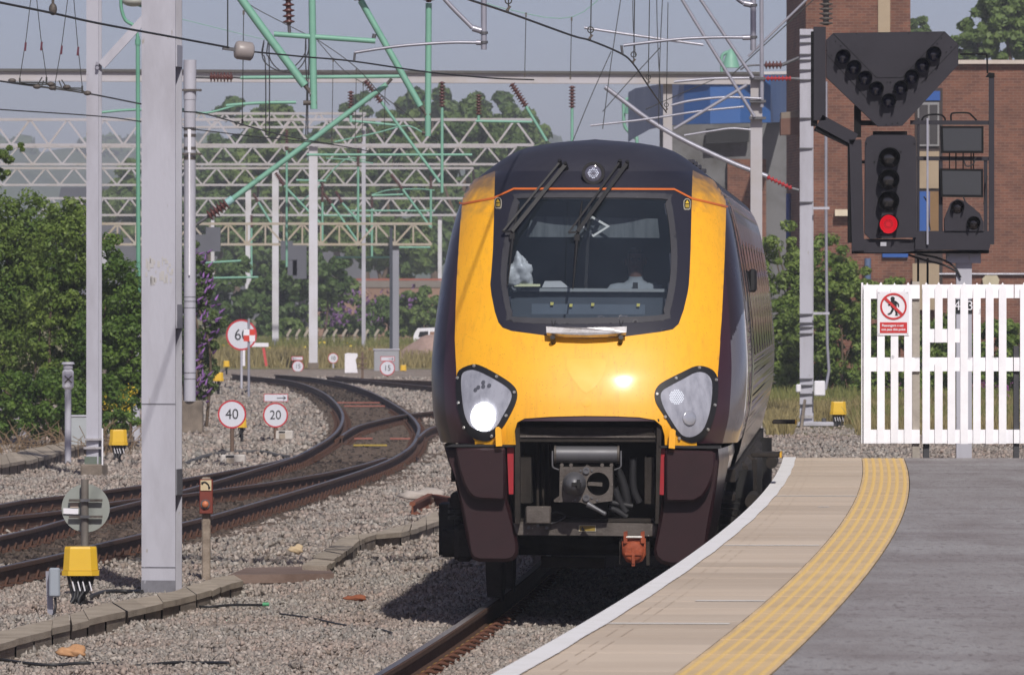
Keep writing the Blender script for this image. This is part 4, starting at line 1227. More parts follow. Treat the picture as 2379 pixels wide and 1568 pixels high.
b = MB(); b.box(tloc(*cB(918, 938), -.19), (.075, .05, .026)); b.box(tloc(*cB(930, 938), -.19), (.022, .06, .07)); b.build('cone_slot', M_blk, cp, local=True)
for x, y in ((977, 855), (977, 1022)):
    b = MB(); q = tloc(*cB(x, y), -.02); b.ring(q, (0, -1, 0), .013, .027, .02, 16); b.cyl(q, q + Vector((0, -.012, 0)), .013, n=10); b.build('air_port', M_gear2, cp, local=True)
for x, y in ((943, 855), (1012, 855), (940, 1022), (1012, 1022), (910, 1035), (1045, 1038)):
    b = MB(); q = tloc(*cB(x, y), -.02); b.cyl(q, q + Vector((0, -.01, 0)), .009, n=6); b.build('stud', M_gear2, cp, local=True)
b = MB(); b.tube([tloc(*cB(985, 1060), -.05), tloc(*cB(1030, 1085), -.06), tloc(*cB(1088, 1118), -.07)], [.026, .018, .016], 8); b.sphere(tloc(*cB(1088, 1118), -.07), .019, 8, 6); b.build('release_handle', M_gear2, cp, local=True)
b = MB(); b.cyl(tloc(*cB(975, 900), .25), tloc(*cB(975, 900), 1.1), .11, n=16); b.build('draw_bar', M_under, cp, local=True)
for pts, r in (([(1165, 850), (1190, 900), (1215, 980), (1228, 1060)], .036), ([(1150, 960), (1180, 1040), (1220, 1110)], .03), ([(1265, 780), (1262, 900), (1270, 980), (1300, 1050)], .03), ([(1120, 1050), (1180, 1060), (1260, 1075)], .022), ([(1110, 1085), (1160, 1100), (1225, 1140)], .026)):
    b = MB(); b.tube(catmull([tloc(*cB(x, y), .35 + .02 * i) for i, (x, y) in enumerate(pts)], 5), r, 8); b.build('air_hose', M_cable, tr, local=True)
# cross beam, junction box, label, orange socket
bm_ = slab('cross_beam', pxc(cB, [(520, 1178), (600, 1165), (1395, 1180), (1410, 1200), (1400, 1258), (545, 1250)]), .22, .22, M_gear, tr, bev=.012)
slab('beam_top', pxc(cB, [(560, 1150), (1395, 1150), (1395, 1172), (560, 1166)]), .30, .3, M_under, tr)
bx_ = slab('junction_box', pxc(cB, [(612, 1075), (755, 1075), (760, 1085), (760, 1180), (606, 1180), (606, 1085)]), .10, .16, M_gear, tr, bev=.012)
slab('box_foot', pxc(cB, [(610, 1183), (750, 1183), (750, 1218), (610, 1218)]), .19, .05, M_gear, bx_)
for x, y in ((625, 1205), (735, 1205), (682, 1192)):
    b = MB(); q = tloc(*cB(x, y), .19); b.cyl(q, q + Vector((0, -.012, 0)), .013, n=8); b.build('bolt', M_gear2, bx_, local=True)
b = MB(); b.tube(catmull([tloc(*cB(x, y), .17) for x, y in ((690, 1190), (760, 1180), (820, 1160), (850, 1130), (800, 1110), (762, 1115))], 5), .008, 6); b.build('wiring', M_cable, bx_, local=True)
lb = slab('warning_label', pxc(cB, [(932, 1190), (1036, 1190), (1036, 1228), (932, 1228)]), .214, .004, mat('label_white', C(190, 186, 170), .6), tr)
slab('label_field', pxc(cB, [(936, 1193), (1032, 1193), (1032, 1225), (936, 1225)]), .2115, .002, mat('label_yellow', C(150, 126, 46), .6, 0, C(110, 92, 40), vscale=30), lb)
slab('label_triangle', pxc(cB, [(940, 1222), (954, 1197), (968, 1222)]), .2095, .002, M_dark, lb)
os_ = slab('brake_socket', pxc(cB, [(1195, 1290), (1215, 1275), (1340, 1270), (1342, 1370), (1320, 1412), (1275, 1425), (1225, 1415), (1198, 1370)]), .16, .10, M_ored, tr, bev=.012)
b = MB(); q = tloc(*cB(1266, 1350), .16); b.lathe(q, (0, -1, 0), [(.082, 0), (.08, .02), (.06, .028), (.002, .03)], 24); b.build('socket_cap', M_ored, os_, local=True)
b = MB(); b.box(q + Vector((0, -.035, -.02)), (.13, .012, .018)); b.box(q + Vector((0, -.037, -.03)), (.022, .012, .13)); b.box(q + Vector((0, -.02, -.09)), (.026, .03, .05)); b.build('cap_cross', M_ored, os_, local=True)
for x in (1215, 1320):
    slab('hinge_arm', pxc(cB, [(x - 9, 1232), (x + 14, 1225), (x + 14, 1300), (x - 9, 1300)]), .13, .05, M_ored, os_)
b = MB(); b.cyl(tloc(*cB(1222, 1263), .14), tloc(*cB(1320, 1263), .14), .012, n=8); b.build('hinge_pin', M_bolt, os_, local=True)
slab('socket_bracket', pxc(cB, [(1190, 1215), (1345, 1215), (1345, 1285), (1190, 1285)]), .25, .05, M_under, tr)
slab('socket_hanger', pxc(cB, [(1180, 1260), (1200, 1260), (1200, 1430), (1180, 1430)]), .27, .03, M_under, tr)
slab('socket_hanger', pxc(cB, [(1345, 1260), (1365, 1260), (1365, 1435), (1345, 1435)]), .27, .03, M_under, tr)
slab('life_guard', pxc(cB, [(700, 1380), (1095, 1388), (1090, 1455), (700, 1452)]), 1.6, .12, M_under, tr)

# ---- bogies, wheels and underframe gear
def bogie(s, dx0):
    bg = thing('bogie', (0, 0, 0)); bg.parent = tr; bg.location = (0, 0, 0); ORG[bg.name] = Vector((0, 0, 0))
    for ds in (-1.12, 1.12):
        for sx in (-1, 1):
            dx = dx0
            b = MB(); c = Vector((dx + sx * .74, s + ds, .43))
            b.lathe(c - Vector((sx * .06, 0, 0)), (sx, 0, 0), [(.46, 0), (.46, .025), (.43, .03), (.425, .13), (.36, .135), (.34, .09), (.12, .10), (.11, .14), (.02, .145)], 36)
            b.build('wheel', M_under, bg, local=True)
            dx = dx0 + (.12 if sx < 0 else 0)
            b = MB(); b.box(Vector((dx + sx * 1.12, s + ds, .45)), (.16, .34, .30), bev=.04); b.cyl(Vector((dx + sx * 1.12, s + ds, .45)), Vector((dx + sx * 1.30, s + ds, .45)), .12, n=14); b.build('axle_box', M_under, bg, local=True)
            for zz in (.64, .69, .74, .79):
                b = MB(); b.ring(Vector((dx + sx * 1.16, s + ds, zz)), (0, 0, 1), .045, .10, .03, 14); b.build('rubber_spring', M_blk, bg, local=True)
        dx = dx0
        b = MB(); b.cyl((dx - .74, s + ds, .43), (dx + .74, s + ds, .43), .08, n=12); b.build('axle', M_under, bg, local=True)
    for sx in (-1, 1):
        dx = dx0 + (.12 if sx < 0 else 0)
        b = MB(); b.box((dx + sx * 1.13, s, .62), (.18, 1.5, .2), bev=.03); b.box((dx + sx * 1.13, s - 1.15, .83), (.18, .7, .08), bev=.02); b.box((dx + sx * 1.13, s + 1.15, .83), (.18, .7, .08), bev=.02)
        b.build('side_frame', M_under, bg, local=True)
        if sx < 0: dx += .2
        b = MB(); b.cyl((dx + sx * 1.36, s - 1.6, .80), (dx + sx * 1.36, s - .2, .80), .06, n=12); b.cyl((dx + sx * 1.36, s - .2, .80), (dx + sx * 1.36, s + .5, .80), .035, n=10); b.build('yaw_damper', M_under, bg, local=True)
        b = MB(); b.cyl((dx + sx * 1.22, s + .1, .45), (dx + sx * 1.22, s + .1, 1.02), .13, n=14); b.build('air_spring', M_blk, bg, local=True)
    return bg
bogie(4.0, -.08); bogie(19.9, -.08)
# dark equipment case left of the valance, and steps / pods along the right
bx1 = slab('equipment_case', pxc(cB, [(74, 1060), (162, 1060), (162, 1375), (74, 1375)]), 3.1, .7, M_blk, tr, bev=.01)
slab('case_stripe', pxc(cB, [(118, 1343), (190, 1345), (188, 1361), (118, 1359)]), 3.08, .01, mat('yellow_tape', C(206, 156, 40), .6), bx1)
b = MB()
for k in range(4): b.sphere(tloc(*cB(190, 1130 + 42 * k), 3.0), .035, 10, 6)
b.cyl(tloc(*cB(205, 1215), 2.9), tloc(*cB(205, 1265), 2.9), .13, n=16)
b.build('damper_stack', M_blk, tr, local=True)
slab('bogie_hood', pxc(cB, [(150, 1060), (240, 1060), (300, 1400), (170, 1400)]), 3.3, .5, M_blk, tr)
for s0_, s1_, z0, z1, xo in ((6.2, 8.8, .45, 1.05, 1.2), (9.1, 13.2, .38, 1.05, 1.24), (13.5, 17.2, .45, 1.05, 1.2)):
    b = MB(); b.box((0, (s0_ + s1_) / 2, (z0 + z1) / 2), (2 * xo, s1_ - s0_, z1 - z0), bev=.04); b.build('underfloor_raft', M_under, tr, local=True)
b = MB(); b.box((0, 12.5, 1.02), (2.3, 21, .1)); b.build('floor_frame', M_under, tr, local=True)
for s_, z_ in ((3.75, 1.16), (21.5, 1.16)):
    b = MB(); b.box((1.38, s_, z_), (.24, .75, .035), bev=.008); o = b.build('door_step', M_under, tr, local=True)
    b = MB(); b.box((1.503, s_, z_), (.015, .75, .04)); b.build('step_edge', mat('step_yellow', C(220, 170, 50), .6), o, local=True)

# ---- bodyside details (right-hand side faces the camera, the left one mirrors it)
def sidepatch(name, poly, m, parent, off=.004, sx=1, n=10):
    """poly in (s, z) on the bodyside"""
    pts = densify(poly, .18); b = MB()
    zs_ = [p[1] for p in pts]; ss = [p[0] for p in pts]
    P2 = [Vector(p) for p in pts]; ed = [(i, (i + 1) % len(P2)) for i in range(len(P2))]
    z = min(zs_) + .09
    while z < max(zs_):
        s = min(ss) + .2
        while s < max(ss):
            if inpoly(s, z, pts): P2.append(Vector((s, z)))
            s += .4
        z += .09
    vv, ee, ff, *_ = geometry.delaunay_2d_cdt(P2, ed, [], 1, 1e-4)
    b.add([(sx * (Wz(v.y) + off), v.x, v.y) for v in vv], [tuple(f) for f in ff], True)
    return b.build(name, m, parent, local=True)
M_door = mat('door_dark_silver', C(120, 116, 118), .2, .25, C(100, 96, 98), coat=.7)
for sx in (1, -1):
    sidepatch('cab_side_panel', [(1.66, 2.35), (1.95, 2.8), (2.32, 3.28), (3.55, 3.28), (3.55, 2.45), (2.6, 2.30), (2.1, 2.2)], M_cabb, tr, .003, sx)
    cw = sidepatch('cab_side_window', smoothloop([(2.25, 2.55), (2.35, 3.02), (2.65, 3.15), (3.1, 3.05), (3.12, 2.55), (2.7, 2.42)], 3), M_glassS, tr, .007, sx)
    sidepatch('cab_door_seam', [(3.56, 1.2), (3.60, 1.2), (3.60, 3.3), (3.56, 3.3)], M_dark, tr, .005, sx)
    dr = sidepatch('passenger_door', [(3.75, 1.15), (4.75, 1.15), (4.75, 3.22), (3.75, 3.22)], M_door, tr, .006, sx)
    sidepatch('door_window', smoothloop([(4.0, 2.05), (4.0, 2.95), (4.5, 2.95), (4.5, 2.05)], 3), M_glassS, dr, .010, sx)
    sidepatch('door_seam', [(3.70, 1.15), (3.74, 1.15), (3.74, 3.25), (3.70, 3.25)], M_dark, dr, .008, sx)
    sidepatch('door_seam', [(4.76, 1.15), (4.80, 1.15), (4.80, 3.25), (4.76, 3.25)], M_dark, dr, .008, sx)
    for k in range(8):
        s_ = 5.6 + 2.05 * k
        sidepatch('saloon_window', smoothloop([(s_, 2.05), (s_, 2.85), (s_ + 1.5, 2.85), (s_ + 1.5, 2.05)], 3), M_glassS, tr, .006, sx)
    sidepatch('cant_rail_band', [(4.9, 2.9), (4.9, 3.3), (23.3, 3.3), (23.3, 2.9)], mat('brown_grey_band', C(104, 92, 92), .3, .2, C(84, 72, 72), coat=.4), tr, .003, sx)
    sidepatch('access_flap', [(2.45, 1.45), (2.46, 1.45), (2.46, 1.85), (2.9, 1.85), (2.9, 1.45)], mat('flap_seam', C(120, 80, 86), .5), tr, .004, sx)
# skirts running back from the valances to the bogie, maroon then silver; the shaded left one painted brown
for sx, edge in ((1, [(1785, 724), (1792, 800), (1775, 950), (1745, 1150), (1705, 1360)]), (-1, [(108, 712), (130, 790), (170, 900), (203, 1050), (240, 1250), (268, 1375)])):
    fr_ = [tloc(*cB(*p), .22) for p in edge]; n = len(fr_)
    def back(s_): return [Vector((sx * (abs(p.x) + (.075 if p.z > 1.1 else .055) * min(1, (s_ - .22) / 1.6)), s_, p.z + (.30 * (1.25 - p.z) if s_ > 2 else 0) * (s_ - 2) / 1.6)) for p in fr_]
    rows = [fr_, back(.6), back(1.0), back(1.5), back(2.2), back(3.0), back(3.6)]
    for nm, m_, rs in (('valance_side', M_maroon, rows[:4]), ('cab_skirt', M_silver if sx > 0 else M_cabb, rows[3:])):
        b = MB()
        for r0, r1 in zip(rs, rs[1:]): b.add(r0 + r1, [(i, i + 1, n + i + 1, n + i) for i in range(n - 1)], True)
        o = b.build(nm, m_, tr, local=True); bm = bmesh.new(); bm.from_mesh(o.data); bmesh.ops.remove_doubles(bm, verts=bm.verts, dist=1e-4); bm.to_mesh(o.data); bm.free()
b = MB(); b.box((1.235, 6.6, 2.60), (.07, .2, .2), bev=.02); b.build('side_camera_pod', M_dark, tr, local=True)
# roof edge fittings
for s_ in (3.0, 4.2, 6.0, 8.4):
    b = MB(); x = Wz(3.56); b.box((x, s_, 3.57), (.05, .5, .03)); b.build('roof_rib', M_roof, tr, local=True)
# coach end bellows behind
b = MB(); b.box((0, 23.7, 2.2), (1.7, .5, 2.4), bev=.1); b.build('gangway_bellows', M_blk, tr, local=True)

# ---- cab interior seen through the windscreen
M_cab = mat('cab_lining', C(74, 82, 92), .9, 0, C(60, 68, 78), vscale=3)
M_blind = mat('sun_blind_fabric', C(104, 110, 114), .9, 0, C(74, 80, 84), vscale=2.4, vmix=.9, stretch=(9, 1, 1))
cab = MB()
for sx in (-1, 1): cab.add([(sx * 1.06, 1.2, 1.6), (sx * 1.06, 3.4, 1.6), (sx * .82, 3.4, 3.25), (sx * .82, 1.62, 3.25)], [(0, 1, 2, 3)])
cab.add([(-1.06, 3.4, 1.6), (1.06, 3.4, 1.6), (.82, 3.4, 3.26), (-.82, 3.4, 3.26)], [(0, 1, 2, 3)])
cab.add([(-.82, 1.62, 3.25), (.82, 1.62, 3.25), (.82, 3.4, 3.25), (-.82, 3.4, 3.25)], [(0, 1, 2, 3)])
cab.add([(-1.06, .6, 1.6), (1.06, .6, 1.6), (1.06, 3.4, 1.6), (-1.06, 3.4, 1.6)], [(0, 1, 2, 3)])
cab.build('cab_lining', M_cab, tr, local=True)
slab('sun_blind', pxc(cT, [(690, 580), (1515, 595), (1528, 722), (650, 715)]), 1.42, .012, M_blind, tr)
slab('centre_mullion', pxc(cT, [(1057, 510), (1075, 510), (1046, 1245), (1024, 1245)]), 1.25, .03, M_blk, tr)
slab('desk_edge', pxc(cT, [(550, 1048), (1575, 1056), (1575, 1076), (550, 1072)]), 1.05, .08, mat('desk_edge_grey', C(150, 156, 160), .6), tr)
slab('desk_front', pxc(cT, [(545, 1072), (1580, 1076), (1560, 1250), (560, 1250)]), 1.1, .06, M_cab, tr)
sh = slab('paper_shelf', pxc(cT, [(690, 1153), (1432, 1158), (1430, 1222), (688, 1220)]), .78, .02, mat('shelf_blue_grey', C(96, 108, 122), .6), tr)
for x, y in ((822, 1152), (946, 1163), (1089, 1158), (1388, 1161)):
    slab('sticky_note', pxc(cT, [(x - 10, y - 10), (x + 12, y - 9), (x + 8, y + 10), (x - 11, y + 10)]), .76, .004, mat('note_yellow', C(230, 220, 120), .8), sh)
# white diamond frame on the glass
dm = pxc(cT, [(1082, 575), (1203, 645), (1093, 716), (1008, 640)]); di = pxc(cT, [(1082, 592), (1178, 647), (1092, 700), (1030, 640)])
b = MB(); n = 4
a = [tloc(x, y, 1.32) for x, y in dm]; c = [tloc(x, y, 1.32) for x, y in di]
b.add(a + c, [(i, (i + 1) % n, n + (i + 1) % n, n + i) for i in range(n)]); a2 = [p + Vector((0, .01, 0)) for p in a]; b.add(a + a2, [(i, (i + 1) % n, n + (i + 1) % n, n + i) for i in range(n)])
b.build('diamond_frame', mat('diamond_white', C(236, 238, 236), .6), tr, local=True)
slab('desk_papers', pxc(cT, [(775, 1004), (880, 1003), (935, 1046), (756, 1046)]), 1.12, .01, mat('paper_white', C(196, 200, 204), .8), tr)
slab('light_tube', pxc(cT, [(572, 1022), (744, 1024), (744, 1040), (574, 1040)]), 1.0, .03, mat('pale_yellow_tube', C(226, 230, 188), .6), tr)

def tworld(q):
    return Vector((X0 + q.x * cth + q.y * sth, D0 - q.x * sth + q.y * cth, q.z))
# crumpled carrier bag on the desk
q = tworld(tloc(*cT(612, 945), 1.05))
bmb = bmesh.new(); bmesh.ops.create_icosphere(bmb, subdivisions=4, radius=1)
rr = random.Random(4)
for v in bmb.verts:
    k_ = 1 + .16 * math.sin(5 * v.co.x + 3 * v.co.z) + .12 * math.sin(9 * v.co.y + 7 * v.co.z + 2) + rr.uniform(-.07, .07)
    v.co = Vector((v.co.x * .105 * k_, v.co.y * .09 * k_, v.co.z * .135 * k_))
    if v.co.z > .06: v.co.x *= .7
me = bpy.data.meshes.new('plastic_bag'); bmb.to_mesh(me); bmb.free(); me.polygons.foreach_set('use_smooth', [True] * len(me.polygons)); me.materials.append(mat('white_polythene', C(216, 220, 226), .35, 0, C(186, 190, 198), vscale=20))
o = link(bpy.data.objects.new('plastic_bag', me)); o.location = q; tag(o, 'crumpled white plastic bag hanging behind the windscreen of the train', 'bag')

# driver: one continuous skinned body seated at the desk
def driver():
    base = tloc(*cT(1370, 1060), 1.75)
    hx, hy = base.x, base.y; hz = 2.38
    J = {'pelvis': (0, .12, -.42, .17, .14), 'belly': (0, .10, -.2, .165, .13), 'chest': (0, .08, .02, .19, .13), 'neckb': (0, .06, .20, .09, .08), 'neck': (0, .05, .25, .058, .06),
         'headc': (0, .03, .34, .078, .088), 'crown': (0, .03, .44, .07, .08), 'top': (0, .035, .49, .035, .045)}
    for sx, nm in ((-1, 'l'), (1, 'r')):
        J['sh' + nm] = (sx * .2, .07, .15, .075, .075); J['el' + nm] = (sx * .27, -.05, -.14, .05, .05); J['wr' + nm] = (sx * .2, -.32, -.16, .032, .028)
        J['hd' + nm] = (sx * .18, -.40, -.165, .04, .02)
        for i in range(4):
            J['f%d%s' % (i, nm)] = (sx * (.145 + .022 * i), -.46, -.17, .010, .010); J['g%d%s' % (i, nm)] = (sx * (.145 + .022 * i), -.50 + (.012 if i in (0, 3) else 0), -.185, .008, .008)
        J['t0' + nm] = (sx * .13, -.40, -.165, .012, .012); J['t1' + nm] = (sx * .11, -.44, -.17, .009, .009)
        J['hip' + nm] = (sx * .1, .02, -.46, .10, .10); J['kn' + nm] = (sx * .13, -.36, -.42, .07, .07); J['an' + nm] = (sx * .13, -.32, -.82, .05, .05); J['toe' + nm] = (sx * .13, -.48, -.86, .035, .03)
    Ed = [('pelvis', 'belly'), ('belly', 'chest'), ('chest', 'neckb'), ('neckb', 'neck'), ('neck', 'headc'), ('headc', 'crown'), ('crown', 'top')]
    for nm in 'lr':
        Ed += [('chest', 'sh' + nm), ('sh' + nm, 'el' + nm), ('el' + nm, 'wr' + nm), ('wr' + nm, 'hd' + nm), ('hd' + nm, 't0' + nm), ('t0' + nm, 't1' + nm), ('pelvis', 'hip' + nm), ('hip' + nm, 'kn' + nm), ('kn' + nm, 'an' + nm), ('an' + nm, 'toe' + nm)]
        for i in range(4): Ed += [('hd' + nm, 'f%d%s' % (i, nm)), ('f%d%s' % (i, nm), 'g%d%s' % (i, nm))]
    keys = list(J); me = bpy.data.meshes.new('person'); me.from_pydata([J[k][:3] for k in keys], [(keys.index(a), keys.index(b_)) for a, b_ in Ed], [])
    o = link(bpy.data.objects.new('person', me)); sk = o.modifiers.new('skin', 'SKIN'); o.modifiers.new('sub', 'SUBSURF').levels = 1; o.modifiers['sub'].render_levels = 1
    for i, k in enumerate(keys):
        me.skin_vertices[0].data[i].radius = J[k][3:5]; me.skin_vertices[0].data[i].use_root = (k == 'pelvis')
    dg = bpy.context.evaluated_depsgraph_get(); m2 = bpy.data.meshes.new_from_object(o.evaluated_get(dg)); bpy.data.objects.remove(o)
    ms = [mat('driver_shirt', C(140, 148, 156), .85), mat('driver_skin', C(108, 78, 68), .6), mat('driver_trousers', C(30, 32, 40), .9), mat('driver_hair', C(56, 46, 40), .9)]
    m2.materials.clear(); [m2.materials.append(x) for x in ms]
    for p in m2.polygons:
        c = p.center; p.use_smooth = True
        p.material_index = 2 if c.z < -.36 else (3 if (c.z > .44 or (c.z > .37 and c.y > .06)) else 1 if (c.z > .235 or c.y < -.30) else 0)
    po = link(bpy.data.objects.new('person', m2)); w_ = tworld(Vector((hx, hy, hz))); po.location = w_; po.rotation_euler = (0, 0, -TH); ORG[po.name] = w_
    tag(po, 'person in a pale shirt and dark tie sitting behind the windscreen', 'person')
    b = MB(); b.sphere((0, -.055, .365), .016, 8, 6, (1, 1.3, 1.4)); o = b.build('nose', ms[1], None, local=True); o.parent = po; o.location = (0, 0, 0)
    for sx in (-1, 1):
        b = MB(); b.sphere((sx * .03, -.052, .39), .010, 8, 6); o = b.build('eye', M_dark, None, local=True); o.parent = po; o.location = (0, 0, 0)
        b = MB(); b.sphere((sx * .08, .03, .37), .02, 8, 6, (.5, 1, 1.6)); o = b.build('ear', ms[1], None, local=True); o.parent = po; o.location = (0, 0, 0)
    b = MB(); b.box((0, -.058, .325), (.045, .01, .009)); o = b.build('mouth', mat('lips', C(120, 70, 64), .6), None, local=True); o.parent = po; o.location = (0, 0, 0)
    b = MB(); b.prism([(-.02, -.075, .20), (.02, -.075, .20), (.03, -.085, -.1), (0, -.085, -.14), (-.03, -.085, -.1)], (0, .01, 0)); o = b.build('tie', M_dark, None, local=True); o.parent = po; o.location = (0, 0, 0)
driver()
# ================================================================== masts
def px2m(d): return d / F
def hmast(name, pl, pf, pr, ytop, ybase, d, label, group=None, m=None, foot=True):
    """H-section column: front flange spans pl..pf, its side shows up to pr"""
    m = m or M_galv; k = px2m(d)
    w = (pf - pl) * k; dp = w * 1.0; phi = math.asin(min(.9, (pr - pf) * k / dp))
    base = W((pl + pf) / 2, ybase, d); H = (ybase - ytop) * k
    R = Matrix.Rotation(-phi, 3, 'Z')
    root = thing(name, base, label, 'mast', group)
    b = MB(); t = max(.016, w * .06)
    for y0 in (0, dp - t): b.box(base + R @ Vector((0, y0 + t / 2, H / 2)), (w, t, H), R)
    b.box(base + R @ Vector((0, dp / 2, H / 2)), (t * .8, dp - 2 * t - .002, H - .002), R)
    b.build('column', m, root)
    if foot:
        b = MB(); b.box(base + R @ Vector((0, dp / 2, -.02)), (w * 1.8, dp * 1.8, .22), R, bev=.02); b.build('foundation', M_concdk, root)
    root['phi'] = phi
    return root, base, R, w, dp, H, k
# --- big near mast
m1, b1, R1, w1, dp1, H1, k1 = hmast('overhead_line_mast', 328, 408, 421, -260, 1376, 77.0, 'broad pale grey steel mast in the left foreground, widest of the masts', foot=False)
M_galvdk = mat('weathered_mast_foot', C(128, 128, 136), .6, .1, C(104, 104, 110), vscale=9, vmix=.8, bump=.1, bscale=40, spots=(30, .66, C(170, 170, 178)))
b = MB(); b.box(b1 + R1 @ Vector((0, -.004, .055)), (w1 + .006, .008, .11), R1); b.build('foot_band', M_galvdk, m1)
for yy in (938, 1317):
    b = MB(); zz = (1376 - yy) * k1; b.box(b1 + R1 @ Vector((0, -.003, zz)), (w1 + .004, .006, .008), R1); b.build('joint_strip', M_galvdk, m1)
b = MB(); b.tube([b1 + R1 @ Vector((w1 * .38, .08, .05)), b1 + R1 @ Vector((w1 * .38, .08, 3.0)), b1 + R1 @ Vector((w1 * .38, .08, 7.0))], .018, 8); b.build('conduit', M_galv2, m1)
for yy, hh in ((1120, 60), (735, 55), (130, 50)):
    b = MB(); zz = (1376 - yy) * k1; b.box(b1 + R1 @ Vector((w1 * .49, dp1 * .55, zz)), (.02, dp1 * .8, hh * k1), R1); b.build('cover_plate', M_galvdk if yy == 1120 else M_galv, m1)
# faded yellow paint traces
b = MB()
rr = random.Random(5)
for i in range(26):
    x = rr.uniform(-.11, .13); z = (1376 - rr.uniform(600, 655)) * k1; wz = rr.uniform(.01, .035); hz = rr.uniform(.02, .09)
    b.box(b1 + R1 @ Vector((x, -.001, z)), (wz, .003, hz), R1)
o = b.build('paint_traces', mat('faded_yellow_trace', C(190, 187, 184), .6, 0, C(187, 186, 190), vscale=20, vmix=1), m1); o['kind'] = 'stuff'
# beam of this portal, above the frame
b = MB()
z0 = 7.15
for zz in (z0, z0 + .9): b.box((-.2, 77.15, zz), (6.4, .12, .12))
xx = -3.4
while xx < 1.9: b.bar((xx, 77.15, z0), (xx + .6, 77.15, z0 + .9), .07); b.bar((xx + .6, 77.15, z0 + .9), (xx + 1.2, 77.15, z0), .07); xx += 1.2
b.build('portal_beam', M_galv, m1)

m2, b2, R2, w2, dp2, H2, k2 = hmast('overhead_line_mast', 200, 229, 236, -240, 1092, 125.0, 'slim grey steel mast with a diagonal knee brace, standing by the hedge')
b = MB(); b.bar(W(236, 153, 125.1), W(332, 48, 125.1), .12, .10, up=(0, 1, 0)); b.bar(W(332, 48, 125.1), W(460, -92, 125.1), .12, .10, up=(0, 1, 0)); b.build('knee_brace', M_galv, m2)
for yy in (148, 158):
    b = MB(); b.cyl(W(226, yy, 124.95), W(226, yy, 124.9), .025, n=8); b.build('bolt', M_galv2, m2)
for yy in (1020, 1040):
    b = MB(); b.box(W(216, yy, 125.05), (.26, .26, .03)); b.build('band', M_ltsteel, m2)
b = MB(); b.bar(W(238, 995, 124.95), W(238, 1080, 124.95), .02, .03); b.build('marker_strip', M_white, m2)
b = MB(); b.box(W(216, 1076, 125.1), (.235, .235, .20)); b.build('painted_foot', mat('mossy_grey_foot', C(108, 116, 112), .8, 0, C(86, 108, 70), vscale=5, vmix=.8), m2)
b = MB(); zt = CZ + (HY + 100) * 125 / F
for zz in (zt, zt + 1.0): b.box((7, 125.3, zz), (26, .14, .14))
xx = -6
while xx < 19: b.bar((xx, 125.3, zt), (xx + .8, 125.3, zt + 1), .08); b.bar((xx + .8, 125.3, zt + 1), (xx + 1.6, 125.3, zt), .08); xx += 1.6
b.build('portal_beam', M_galv, m2)

m3r = thing('overhead_line_mast', W(441, 995, 163), 'round-edged grey mast on a tall concrete block beside the purple buddleia', 'mast')
b = MB(); b.cyl(W(441, 932, 163), W(441, 145, 163), .112, n=16); b.build('column', M_galv, m3r)
b = MB(); b.cyl(W(441, 232, 163), W(441, 140, 163), .122, n=16); b.build('cap_sleeve', M_galv, m3r)
for yy in (210, 358):
    b = MB(); b.box(W(441, yy, 163), (.44, .30, .035)); b.build('collar', M_gear, m3r)
    for sx in (-.2, .2):
        b = MB(); b.cyl(W(441, yy + 3, 162.9) + Vector((sx, 0, 0)), W(441, yy - 2, 162.9) + Vector((sx, 0, 0)), .025, n=6); b.build('bolt', M_gear, m3r)
for yy in (300, 315, 345, 368):
    b = MB(); b.cyl(W(441, yy + 3.5, 163), W(441, yy - 3.5, 163), .118, n=16); b.build('dark_band', M_gear, m3r)
b = MB(); b.bar(W(440, 355, 162.85), W(440, 640, 162.85), .03, .02); b.bar(W(440, 355, 162.84), W(440, 300, 162.84), .06, .02); b.build('white_conduit', M_white, m3r)
for yy in (690, 700, 715, 866, 880):
    b = MB(); b.cyl(W(441, yy + .8, 163), W(441, yy - .8, 163), .116, n=16); b.build('strap', M_gear2, m3r)
b = MB(); b.box((W(446, 968, 163.2) + W(446, 968, 163.2)) / 2, (.42, .5, .62), bev=.02); b.box(W(462, 1018, 163.4), (.75, .7, .24), bev=.02); b.build('concrete_block', M_concdk, m3r)
# brown insulator and mint tube held out from this mast
def insulator(mb, a, bq, r, n=9):
    a = Vector(a); bq = Vector(bq); dv = bq - a; L = dv.length; z = dv / L
    prof = [(r * .35, 0)]
    for i in range(n):
        t0 = (i + .15) / n; prof += [(r * .42, L * t0), (r, L * (t0 + .25 / n)), (r * .92, L * (t0 + .45 / n)), (r * .42, L * (t0 + .6 / n))]
    prof.append((r * .35, L)); mb.lathe(a, z, prof, 12)
def insulator_thing(a, bq, r, label, n=9, m=None, group='insulators of the overhead line'):
    b = MB(); insulator(b, a, bq, r, n); o = b.build('insulator', m or M_ins); tag(o, label, 'insulator', group); return o
b = MB(); insulator(b, W(487, 179, 163), W(541, 180, 163), .105, 7); b.build('insulator', M_ins, m3r)
for p_, q_ in ((455, 487), (541, 560)):
    b = MB(); b.cyl(W(p_, 179, 163), W(q_, 180, 163), .032, n=8); b.build('end_fitting', M_gear2, m3r)
b = MB(); b.cyl(W(558, 181, 163), W(935, 178, 163), .035, n=8); b.build('registration_tube', M_mint, m3r)

